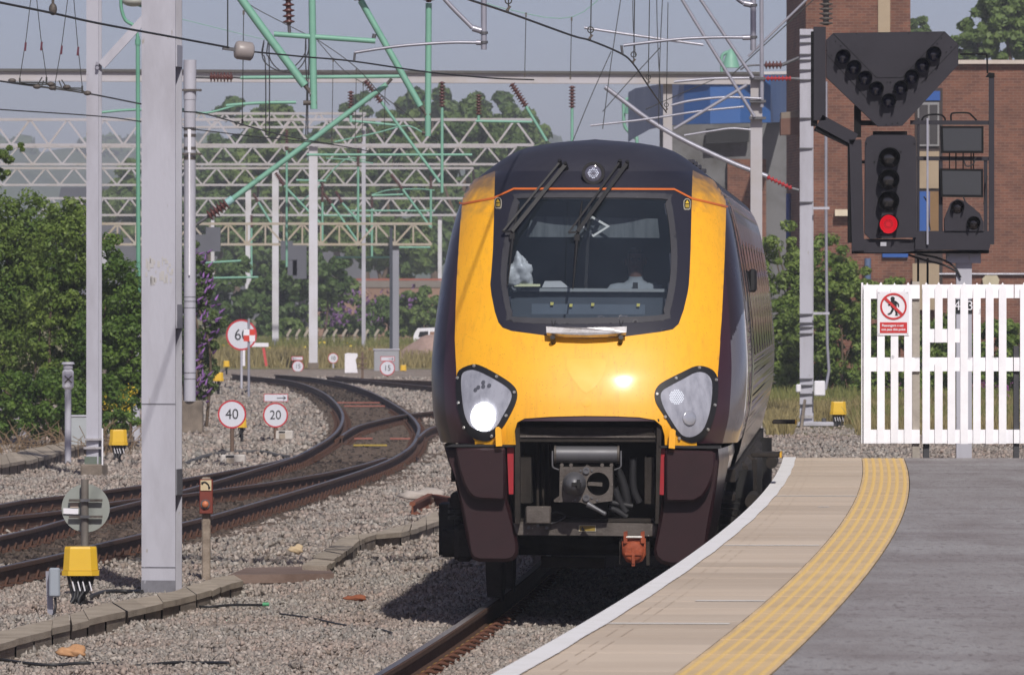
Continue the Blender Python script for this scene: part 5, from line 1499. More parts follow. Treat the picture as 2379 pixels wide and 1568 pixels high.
# right-hand mast behind the platform end
m4, b4, R4, w4, dp4, H4, k4 = hmast('overhead_line_mast', 1858, 1887, 1891, 68, 985, 171.0, 'tall pale mast with steel bands standing right of the train, beside the signal', foot=False)
b = MB(); b.box(b4 + Vector((.02, .12, .0)), (1.05, .8, .09), bev=.02); b.build('base_plate', M_galv, m4)
b = MB(); b.box(b4 + Vector((.02, .14, -.22)), (1.0, .8, .3), bev=.03); b.build('foundation', mat('dark_mast_foundation', C(72, 66, 62), .9, 0, C(52, 46, 42), vscale=4, coords='pos'), m4)
for sx in (-.35, .35):
    b = MB(); b.cyl(b4 + Vector((sx, -.1, .03)), b4 + Vector((sx, -.1, .12)), .05, n=6); b.build('anchor_nut', M_gear2, m4)
for yy in (83, 100, 127, 140, 163, 186, 275, 345, 470, 730, 750, 760, 775, 880, 895, 915, 940):
    b = MB(); b.box(W(1873, yy, 170.97), (w4 + .03, .05, .022)); b.build('strap', M_gear2, m4)
b = MB(); b.box(W(1873, 968, 170.95), (w4 + .04, .04, .06)); b.build('bright_strap', M_ltsteel, m4)
b = MB(); b.bar(W(1870, 930, 170.9), W(1858, 1030, 170.0), .05, .06); b.build('earth_strip', M_concdk, m4)
cd = thing('conduit_pipe', W(1921, 915, 171), 'thin grey conduit pipe on brackets beside the tall right-hand mast', 'pipe')
b = MB(); b.tube([W(1919, 190, 171), W(1919, 482, 171), W(1921, 730, 171), W(1922, 800, 171), W(1926, 860, 171), W(1918, 905, 171)], .03, 8); b.build('pipe', M_galv2, cd)
for yy in (484, 728):
    b = MB(); b.bar(W(1889, yy, 171), W(1927, yy, 171), .06, .05); b.build('bracket', M_galv, cd)
b = MB(); b.box(W(1904, 902, 170.9), (.22, .18, .30), bev=.02); b.build('junction_box', M_white, cd)
b = MB(); b.box(W(1855, 902, 170.9), (.10, .12, .16), bev=.02); b.build('junction_box', M_white, cd)

# green lamp post between the masts
lp = thing('lamp_post', W(322, 1036, 149), 'green painted lamp post with a hooked arm behind the broad mast', 'lamp post')
M_green = mat('lamp_green_paint', C(108, 168, 142), .5, 0, C(88, 148, 122), vscale=2, coords='pos')
b = MB(); b.cyl(W(322, 745, 149), W(320, 85, 149), .042, .036, n=10); b.cyl(W(320, 105, 149), W(320, 92, 149), .05, n=10); b.build('pole', M_green, lp)
b = MB(); b.tube(catmull([W(320, 85, 149), W(312, 62, 149), W(292, 48, 149), W(283, 25, 149), W(281, 2, 149), W(284, -30, 149)], 6), .03, 8); b.tube(catmull([W(281, 2, 149), W(300, 4, 149), W(324, 14, 149), W(360, 22, 149)], 5), .02, 8); b.build('hooked_arm', M_green, lp)
b = MB(); b.sphere(W(310, 3, 149), .2, 16, 10, (1, 1, .5)); b.build('lantern', mat('lamp_bowl', C(176, 178, 170), .35, 0), lp)
b = MB(); b.box(W(317, 890, 149.1), (.12, .12, 2.2), bev=.01); b.build('steel_support', M_galv, lp)
b = MB(); b.box(W(309, 890, 148.9), (.05, .06, 2.3), bev=.01); b.build('side_rail', M_galv, lp)
for yy in (786, 905, 1010):
    b = MB(); b.box(W(316, yy, 148.85), (.18, .05, .06)); b.build('clamp', M_dark if yy == 786 else M_galv, lp)

# ================================================================== yellow trackside boxes
def ybox(cx, ytop, ybot, wpx, d, label, ybase=None, ncab=7):
    k = px2m(d); w = wpx * k; h = (ybot - ytop) * k
    base = W(cx, ybase or ybot + 40, d)
    r = thing('lineside_box', base, label, 'cable box', 'yellow lineside boxes')
    c0 = W(cx, ybot, d)
    def ringp(z, s): 
        q = w * .5 * s; c = q * .36
        return [c0 + Vector((x, y + w * .4, z)) for x, y in ((-q, -q * .8 + c), (-q + c, -q * .8), (q - c, -q * .8), (q, -q * .8 + c), (q, q * .8 - c), (q - c, q * .8), (-q + c, q * .8), (-q, q * .8 - c))]
    rows = [ringp(.18 * h, .94), ringp(.93 * h, .86), ringp(h, .82)]
    b = MB()
    for a_, b_ in zip(rows, rows[1:]): b.add(a_ + b_, [(i, (i + 1) % 8, 8 + (i + 1) % 8, 8 + i) for i in range(8)])
    b.add(rows[-1], [tuple(range(8))]); b.build('cover', M_ybox, r)
    b = MB(); rw = [ringp(0, 1.0), ringp(.17 * h, 1.0)]; b.add(rw[0] + rw[1], [(i, (i + 1) % 8, 8 + (i + 1) % 8, 8 + i) for i in range(8)]); b.add(rw[0], [tuple(range(8))[::-1]]); b.add(rw[1], [tuple(range(8))]); b.build('rim', M_ybox, r)
    if ybase:
        drop = (ybase - ybot) * k; rr = random.Random(int(cx))
        for i in range(ncab):
            t = (i + .5) / ncab - .5; x0 = t * w * .75
            p = [c0 + Vector((x0, w * .35 + rr.uniform(-.05, .05), .0)), c0 + Vector((x0 * .8 + rr.uniform(-.01, .01), w * .3, -drop * .35)), c0 + Vector((x0 * .35 - w * .1, w * .25 + rr.uniform(-.08, .08), -drop * .75)), c0 + Vector((x0 * .6 - w * .25 + rr.uniform(-.1, .05), w * .2 + rr.uniform(-.1, .1), -drop - .03))]
            b = MB(); b.tube(catmull(p, 5), max(.009, w * .045), 7); b.build('cable', M_cable, r)
        b = MB(); b.cyl(c0 + Vector((0, w * .5, 0)), c0 + Vector((0, w * .5, -drop - .1)), w * .13, n=8); b.build('stand', M_dark, r)
        if w > .25:
            for t in (-.22, -.07, .06, .24):
                b = MB(); b.bar(c0 + Vector((t * w, w * .12, -.05)), c0 + Vector((t * w + .02, w * .14, -.13)), .016, .01); b.build('cable_tag', M_white, r)
    return r
ybox(186, 1270, 1337, 86, 73.3, 'large yellow box on a bunch of black cables in the left foreground', 1412, 9)
ybox(274.5, 998, 1034, 44, 136, 'yellow box with black cables standing between the two left masts', 1074, 7)
ybox(507, 865, 885, 25, 192, 'small yellow box just left of the sixty sign posts', 905, 4)
ybox(526, 838, 852, 15, 240, 'tiny yellow box in the grass beyond the sixty sign', 862, 3)
ybox(561, 968, 993, 24, 146, 'yellow box half hidden behind the forty sign', 1012, 5)
ybox(1948, 933, 963, 39, 171, 'yellow box on black cables right of the tall right-hand mast', 1024, 7)
ybox(937, 848, 861, 15, 290, 'tiny yellow box beside the grey far column', 870, 3)

# grey case on an angle post by the big yellow box
r = thing('lineside_case', W(115, 1432, 71.5), 'small blue-grey case on a steel angle post left of the large yellow box', 'equipment case')
b = MB(); b.bar(W(113, 1326, 71.5), W(118, 1434, 71.5), .05, .03); b.build('post', M_galv2, r)
b = MB(); b.box(W(127, 1352, 71.4), (.09, .10, .24), bev=.012); b.build('case', mat('blue_grey_case', C(158, 166, 176), .5, 0, C(136, 144, 152), vscale=5), r)
b = MB(); b.tube(catmull([W(128, 1387, 71.4), W(129, 1410, 71.4), W(122, 1432, 71.3), W(105, 1440, 71.2)], 5), .012, 6); b.build('cable', M_cable, r)

# ================================================================== signs
M_signw = mat('sign_white', C(214, 216, 226), .5, 0, C(204, 206, 214), vscale=6)
M_signr = mat('sign_red', C(196, 40, 52), .5, 0, C(180, 34, 46), vscale=6)
M_signk = mat('sign_black', C(26, 30, 34), .5)
M_postbr = mat('brown_post', C(112, 92, 78), .8, 0, C(84, 66, 56), vscale=9)
def disc_sign(cx, cy, r, d, text, ybase, label, postw=.07, mpost=None, arrow=None, tsize=1.02, flip=1):
    k = px2m(d); c = W(cx, cy, d); R = r * k
    root = thing('speed_sign', W(cx, ybase, d), label, 'sign', 'round speed signs')
    b = MB(); b.disc(c, (0, -1, 0), R, .006, 36); b.build('face', M_signw, root)
    b = MB(); b.ring(c + Vector((0, -.0055, 0)), (0, -1, 0), R * .89, R * 1.0, .004, 36); b.build('red_rim', M_signr, root)
    if text: textmesh('numerals', text, R * tsize, c + Vector((0, -.010, -R * .02)), M_signk, root, depth=.0015, xscale=.92)
    b = MB(); b.cyl(W(cx, cy - r * .6, d) + Vector((0, .03, 0)), W(cx, ybase, d) + Vector((0, .03, -.2)), postw / 2, n=10); b.build('post', mpost or M_postbr, root)
    if arrow:
        x0, y0, x1, y1, way = arrow
        a = [W(x0, y0, d), W(x1, y0, d), W(x1, y1, d), W(x0, y1, d)]
        b = MB(); b.prism(a, (0, .008, 0)); b.build('arrow_plate_rim', M_signr, root)
        s = [W(x0 + 1.3, y0 + 1.3, d - .004), W(x1 - 1.3, y0 + 1.3, d - .004), W(x1 - 1.3, y1 - 1.3, d - .004), W(x0 + 1.3, y1 - 1.3, d - .004)]
        b = MB(); b.prism(s, (0, .003, 0)); b.build('arrow_plate', M_signw, root)
        w_ = x1 - x0; ym = (y0 + y1) / 2; h_ = y1 - y0
        xa, xb = (x0 + w_ * .55, x1 - w_ * .08) if way > 0 else (x0 + w_ * .45, x0 + w_ * .08)
        b = MB(); dd = d - .010; hd = h_ * .33 * way
        b.bar(W(xa, ym, dd), W(xb, ym, dd), .004, h_ * k * .13, up=(0, -1, 0)); b.prism([W(xb, ym, dd), W(xb - hd * 1.3, ym - h_ * .32, dd), W(xb - hd * .6, ym, dd), W(xb - hd * 1.3, ym + h_ * .32, dd)], (0, .003, 0)); b.build('arrow', M_signk, root)
    return root
disc_sign(539, 962, 33, 142, '40', 1055, 'round white speed sign with a red rim reading 40')
disc_sign(640, 964, 29, 155, '20', 1022, 'round speed sign reading 20 with an arrow plate above it', arrow=(613, 915, 669, 933, 1))
disc_sign(561, 778, 36, 235, '60', 905, 'large round sixty sign partly hidden by a chequered marker post', mpost=M_galv)
disc_sign(900, 855, 17.5, 270, '15', 884, 'round speed sign reading 15 under an arrow plate, nearest the train', arrow=(884, 828, 917, 839, 1))
disc_sign(692, 851, 13.5, 290, '15', 872, 'pale far speed sign reading 15 with an arrow pointing left', arrow=(677, 828, 704, 837, -1))
disc_sign(774, 832, 12, 300, '10', 866, 'small far speed sign reading 10 between two grey columns', mpost=M_galv)
# chequered marker
r = thing('chequered_marker', W(577, 920, 220), 'red and white chequered plate on a thin grey post before the sixty sign', 'marker')
b = MB(); b.cyl(W(578, 740, 220), W(578, 922, 220), .033, n=8); b.build('post', M_galv2, r)
for i in range(2):
    for j in range(2):
        x0, x1 = (566, 579.5) if i == 0 else (579.5, 592.5); y0, y1 = (765, 779) if j == 0 else (779, 793)
        b = MB(); b.prism([W(x0, y0, 219.93), W(x1, y0, 219.93), W(x1, y1, 219.93), W(x0, y1, 219.93)], (0, .008, 0)); b.build('chequer', M_white if (i + j) % 2 == 0 else mat('chequer_red', C(216, 62, 44), .5), r)
# far red and white banner posts behind the sixty sign
r = thing('red_white_barrier', W(610, 850, 262), 'far white board on red legs in the grass right of the sixty sign', 'barrier')
b = MB(); b.box(W(604, 801, 262), (.52, .03, .12)); b.build('board', M_white, r)
b = MB(); b.bar(W(612, 808, 262), W(619, 850, 262), .08, .05); b.build('leg', mat('barrier_red', C(206, 82, 80), .6), r)
b = MB(); b.bar(W(566, 808, 262), W(566, 850, 262), .09, .05); b.build('leg', M_white, r)
# back of a round sign at the left
r = thing('round_sign_back', W(197, 1375, 75.5), 'grey back of a round sign on a post behind the large yellow box', 'sign')
k = px2m(75.5); c = W(199, 1180, 75.5)
b = MB(); b.disc(c + Vector((0, .0, 0)), (0, 1, 0), 56 * k, .006, 40); b.build('disc', mat('sign_back_grey', C(150, 155, 150), .5, 0, C(136, 140, 134), vscale=4, bump=.05), r)
b = MB(); b.cyl(W(197, 1113, 75.4), W(197, 1380, 75.4), 9 * k, n=14); b.build('post', mat('grey_brown_post', C(118, 112, 106), .6, 0, C(92, 84, 78), vscale=6, coords='pos'), r)
for yy in (1162, 1200):
    b = MB(); b.bar(W(160, yy, 75.45), W(238, yy, 75.45), .022, .03, up=(0, -1, 0)); b.build('rail', M_gear, r)
    b = MB(); b.box(W(198, yy, 75.34), (.085, .02, .024)); b.build('clip', M_gear2, r)
b = MB(); b.prism([W(147, 1180, 75.48), W(182, 1181, 75.48), W(182, 1194, 75.48), W(147, 1193, 75.48)], (0, .004, 0)); b.build('white_label', M_white, r)
b = MB(); b.prism([W(163, 1167, 75.485), W(182, 1167, 75.485), W(182, 1179, 75.485), W(163, 1179, 75.485)], (0, .004, 0)); b.build('beige_label', mat('beige_label', C(188, 170, 156), .7), r)
# telephone marker post
r = thing('telephone_post', W(481, 1352, 80.5), 'concrete post with a rusty red box and telephone symbol by the trough', 'post')
k = px2m(80.5)
b = MB(); b.box((W(479, 1265, 80.5)), (20 * k, .09, 176 * k + .1), bev=.012); b.box(W(479, 1112, 80.5), (.085, .08, .03), bev=.012); b.build('post', mat('speckled_concrete_post', C(158, 144, 130), .9, 0, C(112, 98, 86), vscale=9, vmix=.9, bump=.4, bscale=50), r)
M_tbox = mat('rusty_red_box', C(126, 54, 40), .6, 0, C(100, 42, 34), vscale=10)
b = MB(); b.box(W(479, 1153, 80.42), (31 * k, .05, 80 * k), bev=.006); b.build('box', M_tbox, r)
b = MB(); b.prism([W(466, 1115, 80.385), W(491, 1115, 80.385), W(491, 1139, 80.385), W(466, 1139, 80.385)], (0, .006, 0)); pp = b.build('symbol_plate', mat('cream_plate', C(214, 196, 160), .6, 0, C(190, 166, 130), vscale=20), r)
b = MB(); b.tube(catmull([W(470, 1121, 80.378), W(476, 1119, 80.378), W(483, 1124, 80.378), W(486, 1131, 80.378)], 5), .006, 6); b.sphere(W(470, 1121.5, 80.378), .011, 8, 6); b.sphere(W(486, 1132, 80.378), .011, 8, 6); b.build('handset_symbol', M_signk, pp)
b = MB(); c = W(477, 1171, 80.39); b.lathe(c, (0, -1, 0), [(.034, 0), (.034, .02), (.026, .035), (.002, .037)], 8); b.build('socket_cap', mat('salmon_cap', C(206, 122, 84), .5), r)
b = MB(); b.ring(c + Vector((0, .004, 0)), (0, -1, 0), .034, .045, .015, 12); b.build('socket_ring', M_gear2, r)
# white marker post with a cross on its head
r = thing('white_marker_post', W(158, 1080, 133.5), 'white post with a rounded head bearing a cross, before the hedge', 'marker post')
b = MB(); b.cyl(W(158, 1080, 133.5), W(158, 905, 133.5), .052, n=14); b.build('tube', M_galv, r)
b = MB(); b.box(W(158, 881, 133.5), (.175, .17, .34), bev=.05); b.build('head', M_white, r)
b = MB(); b.cyl(W(158, 857, 133.5), W(158, 846, 133.5), .075, n=14); b.cyl(W(158, 846, 133.5), W(158, 841, 133.5), .105, .09, n=14); b.build('cap', M_galv, r)
b = MB(); a_ = .008
for q in ((150, 873, 167, 889), (167, 873, 150, 889)): b.bar(W(q[0], q[1], 133.40), W(q[2], q[3], 133.40), .018, .01, up=(0, -1, 0))
b.build('cross', M_gear, r)
# white point-heater boxes on the ballast
def hbox(cx, cy, wpx, hpx, d, label):
    k = px2m(d); r = thing('ground_box', W(cx, cy + hpx / 2, d), label, 'box', 'pale boxes on the ballast')
    b = MB(); b.box(W(cx, cy, d) + Vector((0, .15, 0)), (wpx * k, .32, hpx * k), bev=.02); b.build('case', mat('pale_ground_box', C(202, 196, 190), .7, 0, C(166, 158, 148), vscale=5, vmix=.8), r)
    b = MB(); b.box(W(cx - wpx * .12, cy - hpx * .34, d) + Vector((0, -.012, 0)), (wpx * k * .34, .01, .03)); b.build('slot', M_dark, r)
    b = MB(); b.box(W(cx - wpx * .1, cy + hpx * .1, d) + Vector((0, -.03, 0)), (wpx * k * .3, .06, hpx * k * .55)); b.build('latch_block', M_conc, r)
hbox(541, 1069, 58, 26, 133, 'pale box on the ballast below the forty sign')
hbox(660, 1011, 42, 22, 155, 'pale box beside the foot of the twenty sign')
# grey cabinet in the hedge foot
r = thing('grey_cabinet', W(190, 1030, 141), 'pale grey cabinet at the hedge foot behind the slim mast', 'cabinet')
b = MB(); b.box(W(190, 1000, 141), (.42, .4, .5), bev=.02); b.build('case', mat('cabinet_grey', C(170, 176, 180), .6), r)
b = MB(); b.box(W(190, 966, 141), (.46, .44, .03), bev=.01); b.build('lid', M_galv, r)

# ================================================================== junction signal
SD = 85.6
M_sig = mat('signal_grey_paint', C(50, 48, 56), .6, 0, C(43, 41, 48), spec=.3, vscale=3, vmix=.6, spots=(45, .75, C(110, 108, 112)))
M_sigd = mat('signal_black', C(18, 18, 20), .7, 0, C(13, 13, 14), vscale=6, spec=.2)
sg = thing('railway_signal', W(2239, 1075, SD), 'dark grey junction signal with a lit red lamp and a row of feather lights', 'signal')
kS = px2m(SD)
def sS(pts, dd=0.0): return [W(*cS(x, y), SD + dd) for x, y in pts]
def sprism(name, pts, dd, th, m, parent): b = MB(); b.prism(sS(pts, dd), (0, th, 0)); return b.build(name, m, parent)
fe = sprism('feather_board', [(165, 150), (208, 108), (905, 98), (990, 180), (990, 308), (640, 688), (487, 692), (165, 385)], -.10, .12, M_sig, sg)
for seg in ([(208, 112), (478, 388), (640, 386), (905, 102)], [(165, 240), (420, 520)], [(985, 185), (760, 420)]):
    b = MB()
    for p, q in zip(seg, seg[1:]): b.bar(W(*cS(*p), SD - .101), W(*cS(*q), SD - .101), .004, .006, up=(0, -1, 0))
    b.build('panel_seam', M_sigd, fe)
for x, y in ((222, 160), (255, 188), (165, 218), (195, 248), (885, 140), (858, 175), (945, 195), (915, 228), (545, 415), (565, 415), (545, 490), (565, 490), (538, 680), (576, 675), (610, 670), (355, 112), (500, 108), (680, 108), (795, 108)):
    b = MB(); q = W(*cS(x, y), SD - .10); b.cyl(q, q + Vector((0, -.01, 0)), .006, n=6); b.build('rivet', M_sigd, fe)
def hood(parent, cx, cy, rpx, L, lens_m, dd, name='lamp'):
    c = W(*cS(cx, cy), SD + dd); r = rpx * .3714 * kS
    b = MB(); n = 20; vs = []; seg = range(-3, 14)
    for i in seg:                                   # hood open underneath, longer at the top
        a = math.pi * (i / 10.0)
        l = L * (.55 + .45 * max(0, math.sin(a)))
        vs += [c + Vector((r * math.cos(a), 0, r * math.sin(a))), c + Vector((r * math.cos(a), -l, r * math.sin(a))), c + Vector((r * .93 * math.cos(a), -l, r * .93 * math.sin(a))), c + Vector((r * .93 * math.cos(a), 0, r * .93 * math.sin(a)))]
    m_ = len(seg); fs = []
    for i in range(m_ - 1):
        for j in range(4): fs.append((4 * i + j, 4 * i + (j + 1) % 4, 4 * i + 4 + (j + 1) % 4, 4 * i + 4 + j))
    b.add(vs, fs, True); h = b.build(name, M_sigd, parent)
    b = MB(); b.lathe(c, (0, -1, 0), [(r * .95, 0), (r * .9, .012), (r * .5, .024), (.001, .027)], 20); b.build('lens', lens_m, h)
    return h
M_bluelens = mat('dark_blue_lens', C(22, 22, 66), .12, 0, C(16, 16, 50), coat=.8)
M_dklens = mat('dark_lens', C(40, 32, 30), .15, 0, C(26, 22, 22), coat=.8)
M_redlamp = emat('red_signal_light', (1.0, .012, .03, 1), .62, (.5, .02, .02, 1))
for x, y in ((268, 258), (336, 325), (404, 392), (475, 458), (553, 532), (630, 452), (698, 382), (765, 310), (835, 240)):
    hood(fe, x, y, 46, .22, M_bluelens, -.10, 'feather_lamp')
hd = sprism('signal_head', [(408, 790), (420, 760), (450, 745), (690, 745), (715, 758), (725, 785), (728, 1385), (440, 1395), (405, 1360)], -.10, .14, M_sig, sg)
for i, (x, y) in enumerate(((557, 890), (553, 1025), (552, 1160))): hood(hd, x, y, 66, .24, M_dklens, -.10, 'dark_aspect')
h = hood(hd, 552, 1302, 62, .24, M_redlamp, -.10, 'red_aspect')
c = W(*cS(552, 1302), SD - .13)
b = MB()
for rr_ in (.045, .062, .08): b.ring(c + Vector((0, .012, 0)), (0, -1, 0), rr_ * .55, rr_ * .55 + .003, .012, 24)
b.build('lens_rings', mat('red_lens_ring', C(150, 10, 16), .3), h)
for x, y in ((415, 800), (715, 800), (465, 915), (630, 850)):
    b = MB(); q = W(*cS(x, y), SD - .10); b.cyl(q, q + Vector((0, -.01, 0)), .008, n=6); b.build('rivet', M_sigd, hd)
# bent channel on the left edge, seen with its black return
pth = [(122, 70), (122, 655), (345, 775), (362, 1470)]
for p, q in zip(pth, pth[1:]):
    b = MB(); b.bar(W(*cS(*p), SD - .04), W(*cS(*q), SD - .04), 76 * .3714 * kS, .10, up=(0, 1, 0)); b.build('edge_channel', M_sig, sg)
for p, q in (((88, 100), (88, 690)), ((95, 700), (315, 805)), ((318, 810), (318, 1420))):
    b = MB(); b.bar(W(*cS(*p), SD + .02), W(*cS(*q), SD + .02), .06, .16, up=(0, 1, 0)); b.build('rear_screen', M_sigd, sg)
for p, q, w_ in (((360, 560), (360, 760), .07), ((375, 670), (480, 672), .03), ((455, 738), (670, 738), .04), ((400, 905), (400, 925), .05)):
    b = MB(); b.bar(W(*cS(*p), SD + .06), W(*cS(*q), SD + .06), w_, .05); b.build('stay', M_sigd, sg)
# platform frame and right-hand cage
for pts, dd, th in (([(335, 1395), (620, 1395), (625, 1482), (335, 1480)], -.06, .5), ([(620, 1395), (770, 1400), (770, 1465), (625, 1482)], -.04, .5), ([(720, 1345), (1192, 1345), (1190, 1440), (1180, 1465), (720, 1462)], -.08, .55)):
    sprism('floor_beam', pts, dd, th, M_sig, sg)
sprism('floor_underside', [(335, 1478), (1182, 1462), (1182, 1485), (335, 1486)], -.02, .5, M_sigd, sg)
lab = sprism('number_label', [(503, 1415), (540, 1415), (540, 1440), (503, 1440)], -.066, .005, mat('small_label', C(190, 190, 200), .5), sg)
sprism('cage_post', [(1182, 360), (1215, 360), (1215, 1430), (1182, 1430)], .0, .05, M_sig, sg)
sprism('cage_post_head', [(1160, 385), (1182, 355), (1217, 358), (1217, 385)], -.01, .06, M_sigd, sg)
for y, x0, x1 in ((668, 690, 1200), (893, 730, 1192)):
    sprism('cage_rail', [(x0, y - 14), (x1, y - 12), (x1, y + 14), (x0, y + 12)], .02, .05, M_sig, sg)
for x0, x1, y0, y1 in ((735, 748, 640, 1350), (868, 892, 900, 1345), (1150, 1172, 900, 1345), (792, 804, 640, 1430)):
    sprism('cage_upright', [(x0, y0), (x1, y0), (x1, y1), (x0, y1)], .03 if x0 != 792 else -.12, .03, M_sig if x0 != 792 else M_galv2, sg)
for pts in ([(880, 690), (1148, 690), (1148, 858), (885, 858)], [(876, 955), (1146, 958), (1146, 1135), (880, 1132)]):
    s_ = sprism('route_indicator', pts, -.06, .16, M_sigd, sg)
    a = [((x - 1012) * .9 + 1012, (y - (pts[0][1] + pts[2][1]) / 2) * .84 + (pts[0][1] + pts[2][1]) / 2) for x, y in pts]
    sprism('indicator_screen', a, -.064, .004, mat('indicator_glass', C(52, 56, 62), .35, 0, C(44, 48, 52), coat=.3), s_)
for x in (935, 975, 1020, 1070, 1085):
    b = MB(); b.cyl(W(*cS(x, 858), SD), W(*cS(x, 958), SD), .007, n=6); b.build('hanger_rod', M_sigd, sg)
for pts in ([(945, 660), (945, 620), (965, 608), (1050, 608), (1075, 625), (1105, 655)], [(762, 655), (775, 632), (820, 618), (880, 620), (905, 640), (908, 660)], [(1000, 240), (1150, 240), (1168, 255), (1172, 360)]):
    b = MB(); b.tube(catmull([W(*cS(x, y), SD + .05) for x, y in pts], 4), .010, 6); b.build('guard_hoop', M_sigd, sg)
pos = sprism('shunt_signal', [(905, 1345), (905, 1270), (945, 1170), (985, 1145), (1030, 1160), (1125, 1235), (1148, 1290), (1148, 1345)], -.10, .16, M_sig, sg)
for x, y in ((985, 1195), (1085, 1295)): hood(pos, x, y, 42, .12, M_dklens, -.10, 'shunt_lamp')
for pts in ([(1020, 1130), (1040, 1170), (1090, 1210), (1110, 1240)], [(1100, 880), (1080, 930), (1040, 940), (1025, 905)], [(1150, 1180), (1160, 1100), (1170, 1000)], [(775, 1130), (800, 1180), (805, 1280), (815, 1340)]):
    b = MB(); b.tube(catmull([W(*cS(x, y), SD - .06) for x, y in pts], 4), .008, 6); b.build('loose_cable', M_cable, sg)
b = MB(); b.box((W(2239, 615, SD + .2) + W(2239, 1075, SD + .2)) / 2, (36 * kS, .14, 480 * kS)); b.build('post', M_galv, sg)
b = MB(); b.box(W(2238, 600, SD + .2), (.34, .2, .10)); b.build('post_head', M_galv, sg)
for pts in ([(2110, 592), (2150, 605), (2190, 615), (2222, 630)], [(2130, 590), (2180, 600), (2215, 618), (2232, 645)]):
    b = MB(); b.tube(catmull([W(x, y, SD + .1) for x, y in pts], 5), .012, 6); b.build('feed_cable', M_cable, sg)
pb = MB(); pb.prism([W(2220, 696, SD + .12), W(2259, 696, SD + .12), W(2259, 728, SD + .12), W(2220, 728, SD + .12)], (0, .01, 0)); pb = pb.build('number_plate', M_signk, sg)
textmesh('numeral', '4', .135, W(2224, 711, SD + .11), M_white, pb, depth=.002)
textmesh('numeral', '3', .135, W(2254, 711, SD + .11), M_white, pb, depth=.002)
for pts in ([(2133, 600), (2133, 660)], [(2155, 600), (2155, 665)]):
    b = MB(); b.tube([W(x, y, SD + .4) for x, y in pts], .012, 6); b.build('ladder_rail', M_sigd, sg)

# ================================================================== white picket fence across the platform end
FD = 82.85
kF = px2m(FD)
M_fence = mat('white_picket_paint', C(252, 251, 255, .97), .5, 0, C(230, 230, 238, .9), vscale=4, vmix=.5, bump=.04, bscale=30, island=.035, spots=(9, .68, C(206, 206, 212)))
def fp(x, y, dd=0.0): return W(*cF(x, y), FD + dd)
def fence(label, pickets, rails, posts):
    xm = (pickets[0][0] + pickets[-1][1]) / 2
    root = thing('picket_fence', fp(xm, 1480), label, 'fence', 'white picket fence panels')
    for x0, x1, y0, y1 in pickets:
        y0 += random.uniform(-3, 3); y1 += random.uniform(-2, 2); x0 += random.uniform(-1, 1)
        b = MB(); pts = [fp(x0, y0 + 46), fp((x0 + x1) / 2, y0), fp(x1, y0 + 46), fp(x1, y1), fp(x0, y1)]
        b.prism(pts, (0, .022, 0)); b.build('picket', M_fence, root)
    for x0, x1, y0, y1 in rails:
        b = MB(); b.prism([fp(x0, y0, .024), fp(x1, y0, .024), fp(x1, y1, .024), fp(x0, y1, .024)], (0, .03, 0)); b.build('rail', M_fence, root)
    for x0, x1, y0, y1, m in posts:
        b = MB(); b.prism([fp(x0, y0, .058), fp(x1, y0, .058), fp(x1, y1, .058), fp(x0, y1, .058)], (0, .11, 0)); b.build('post', m, root)
    return root
M_fpost = mat('fence_post_concrete', C(176, 168, 158), .9, 0, C(140, 132, 122), vscale=6, bump=.3, bscale=40)
M_fpostd = mat('fence_post_dark', C(70, 70, 74), .6, 0, C(56, 56, 60), vscale=5)
fence('left picket fence panel carrying the passenger sign', [(703, 756, 194, 1376), (802, 857, 194, 1376), (902, 957, 194, 1376), (1002, 1058, 194, 1376)],
      [(700, 1115, 212, 314), (700, 1115, 745, 848), (700, 1115, 1275, 1376)], [(1060, 1115, 188, 1500, M_fpost), (685, 699, 196, 1376, M_fence)])
fence('white picket fence panel in front of the signal post', [(1134, 1190, 194, 1378), (1226, 1283, 194, 636), (1226, 1283, 745, 1378), (1320, 1376, 194, 1378), (1414, 1470, 194, 1378), (1507, 1563, 194, 1378), (1601, 1658, 194, 1378), (1696, 1752, 194, 1378)],
      [(1132, 1806, 210, 310), (1190, 1415, 536, 635), (1132, 1800, 745, 846), (1132, 1800, 1275, 1376)], [(1142, 1186, 1200, 1500, M_fpostd)])
fence('rightmost white picket fence panel at the photo edge', [(1853, 1910, 194, 1378), (1947, 2004, 194, 1378), (2042, 2100, 194, 1378), (2137, 2195, 194, 1378)],
      [(1812, 2240, 210, 310), (1806, 2240, 745, 846), (1806, 2240, 1275, 1376)], [(1806, 1846, 660, 1500, M_fpostd)])
# passenger sign
ps = thing('passenger_sign', fp(920, 582, -.006), 'white sign with a crossed-out walking figure and red text panel on the fence', 'sign')
b = MB(); b.prism([fp(806, 262, -.010), fp(1036, 262, -.010), fp(1036, 583, -.010), (fp(806, 583, -.010))], (0, .007, 0)); b.build('board', M_white, ps)
c = fp(922, 370, -.014); rr_ = 98 * .3161 * kF
M_sgr = mat('prohibition_red', C(206, 50, 52), .45)
b = MB(); b.ring(c, (0, -1, 0), rr_ * .86, rr_, .003, 40); b.build('red_ring', M_sgr, ps)
b = MB(); b.bar(fp(862, 312, -.0185), fp(984, 430, -.0185), .026, .003, up=(0, -1, 0)); b.build('red_bar', M_sgr, ps)
fig = MB(); fd = -.0145
def fpoly(pts): fig.prism([fp(x, y, fd) for x, y in pts], (0, .003, 0))
fig.disc(fp(916, 314, fd), (0, 1, 0), .021, .003, 16)
fpoly([(905, 326), (925, 324), (944, 334), (946, 372), (936, 386), (912, 386), (902, 372), (898, 338)])
fpoly([(900, 334), (910, 345), (902, 362), (888, 368), (880, 360), (892, 352)]); fpoly([(934, 330), (950, 338), (962, 352), (964, 374), (956, 376), (952, 356), (938, 348)])
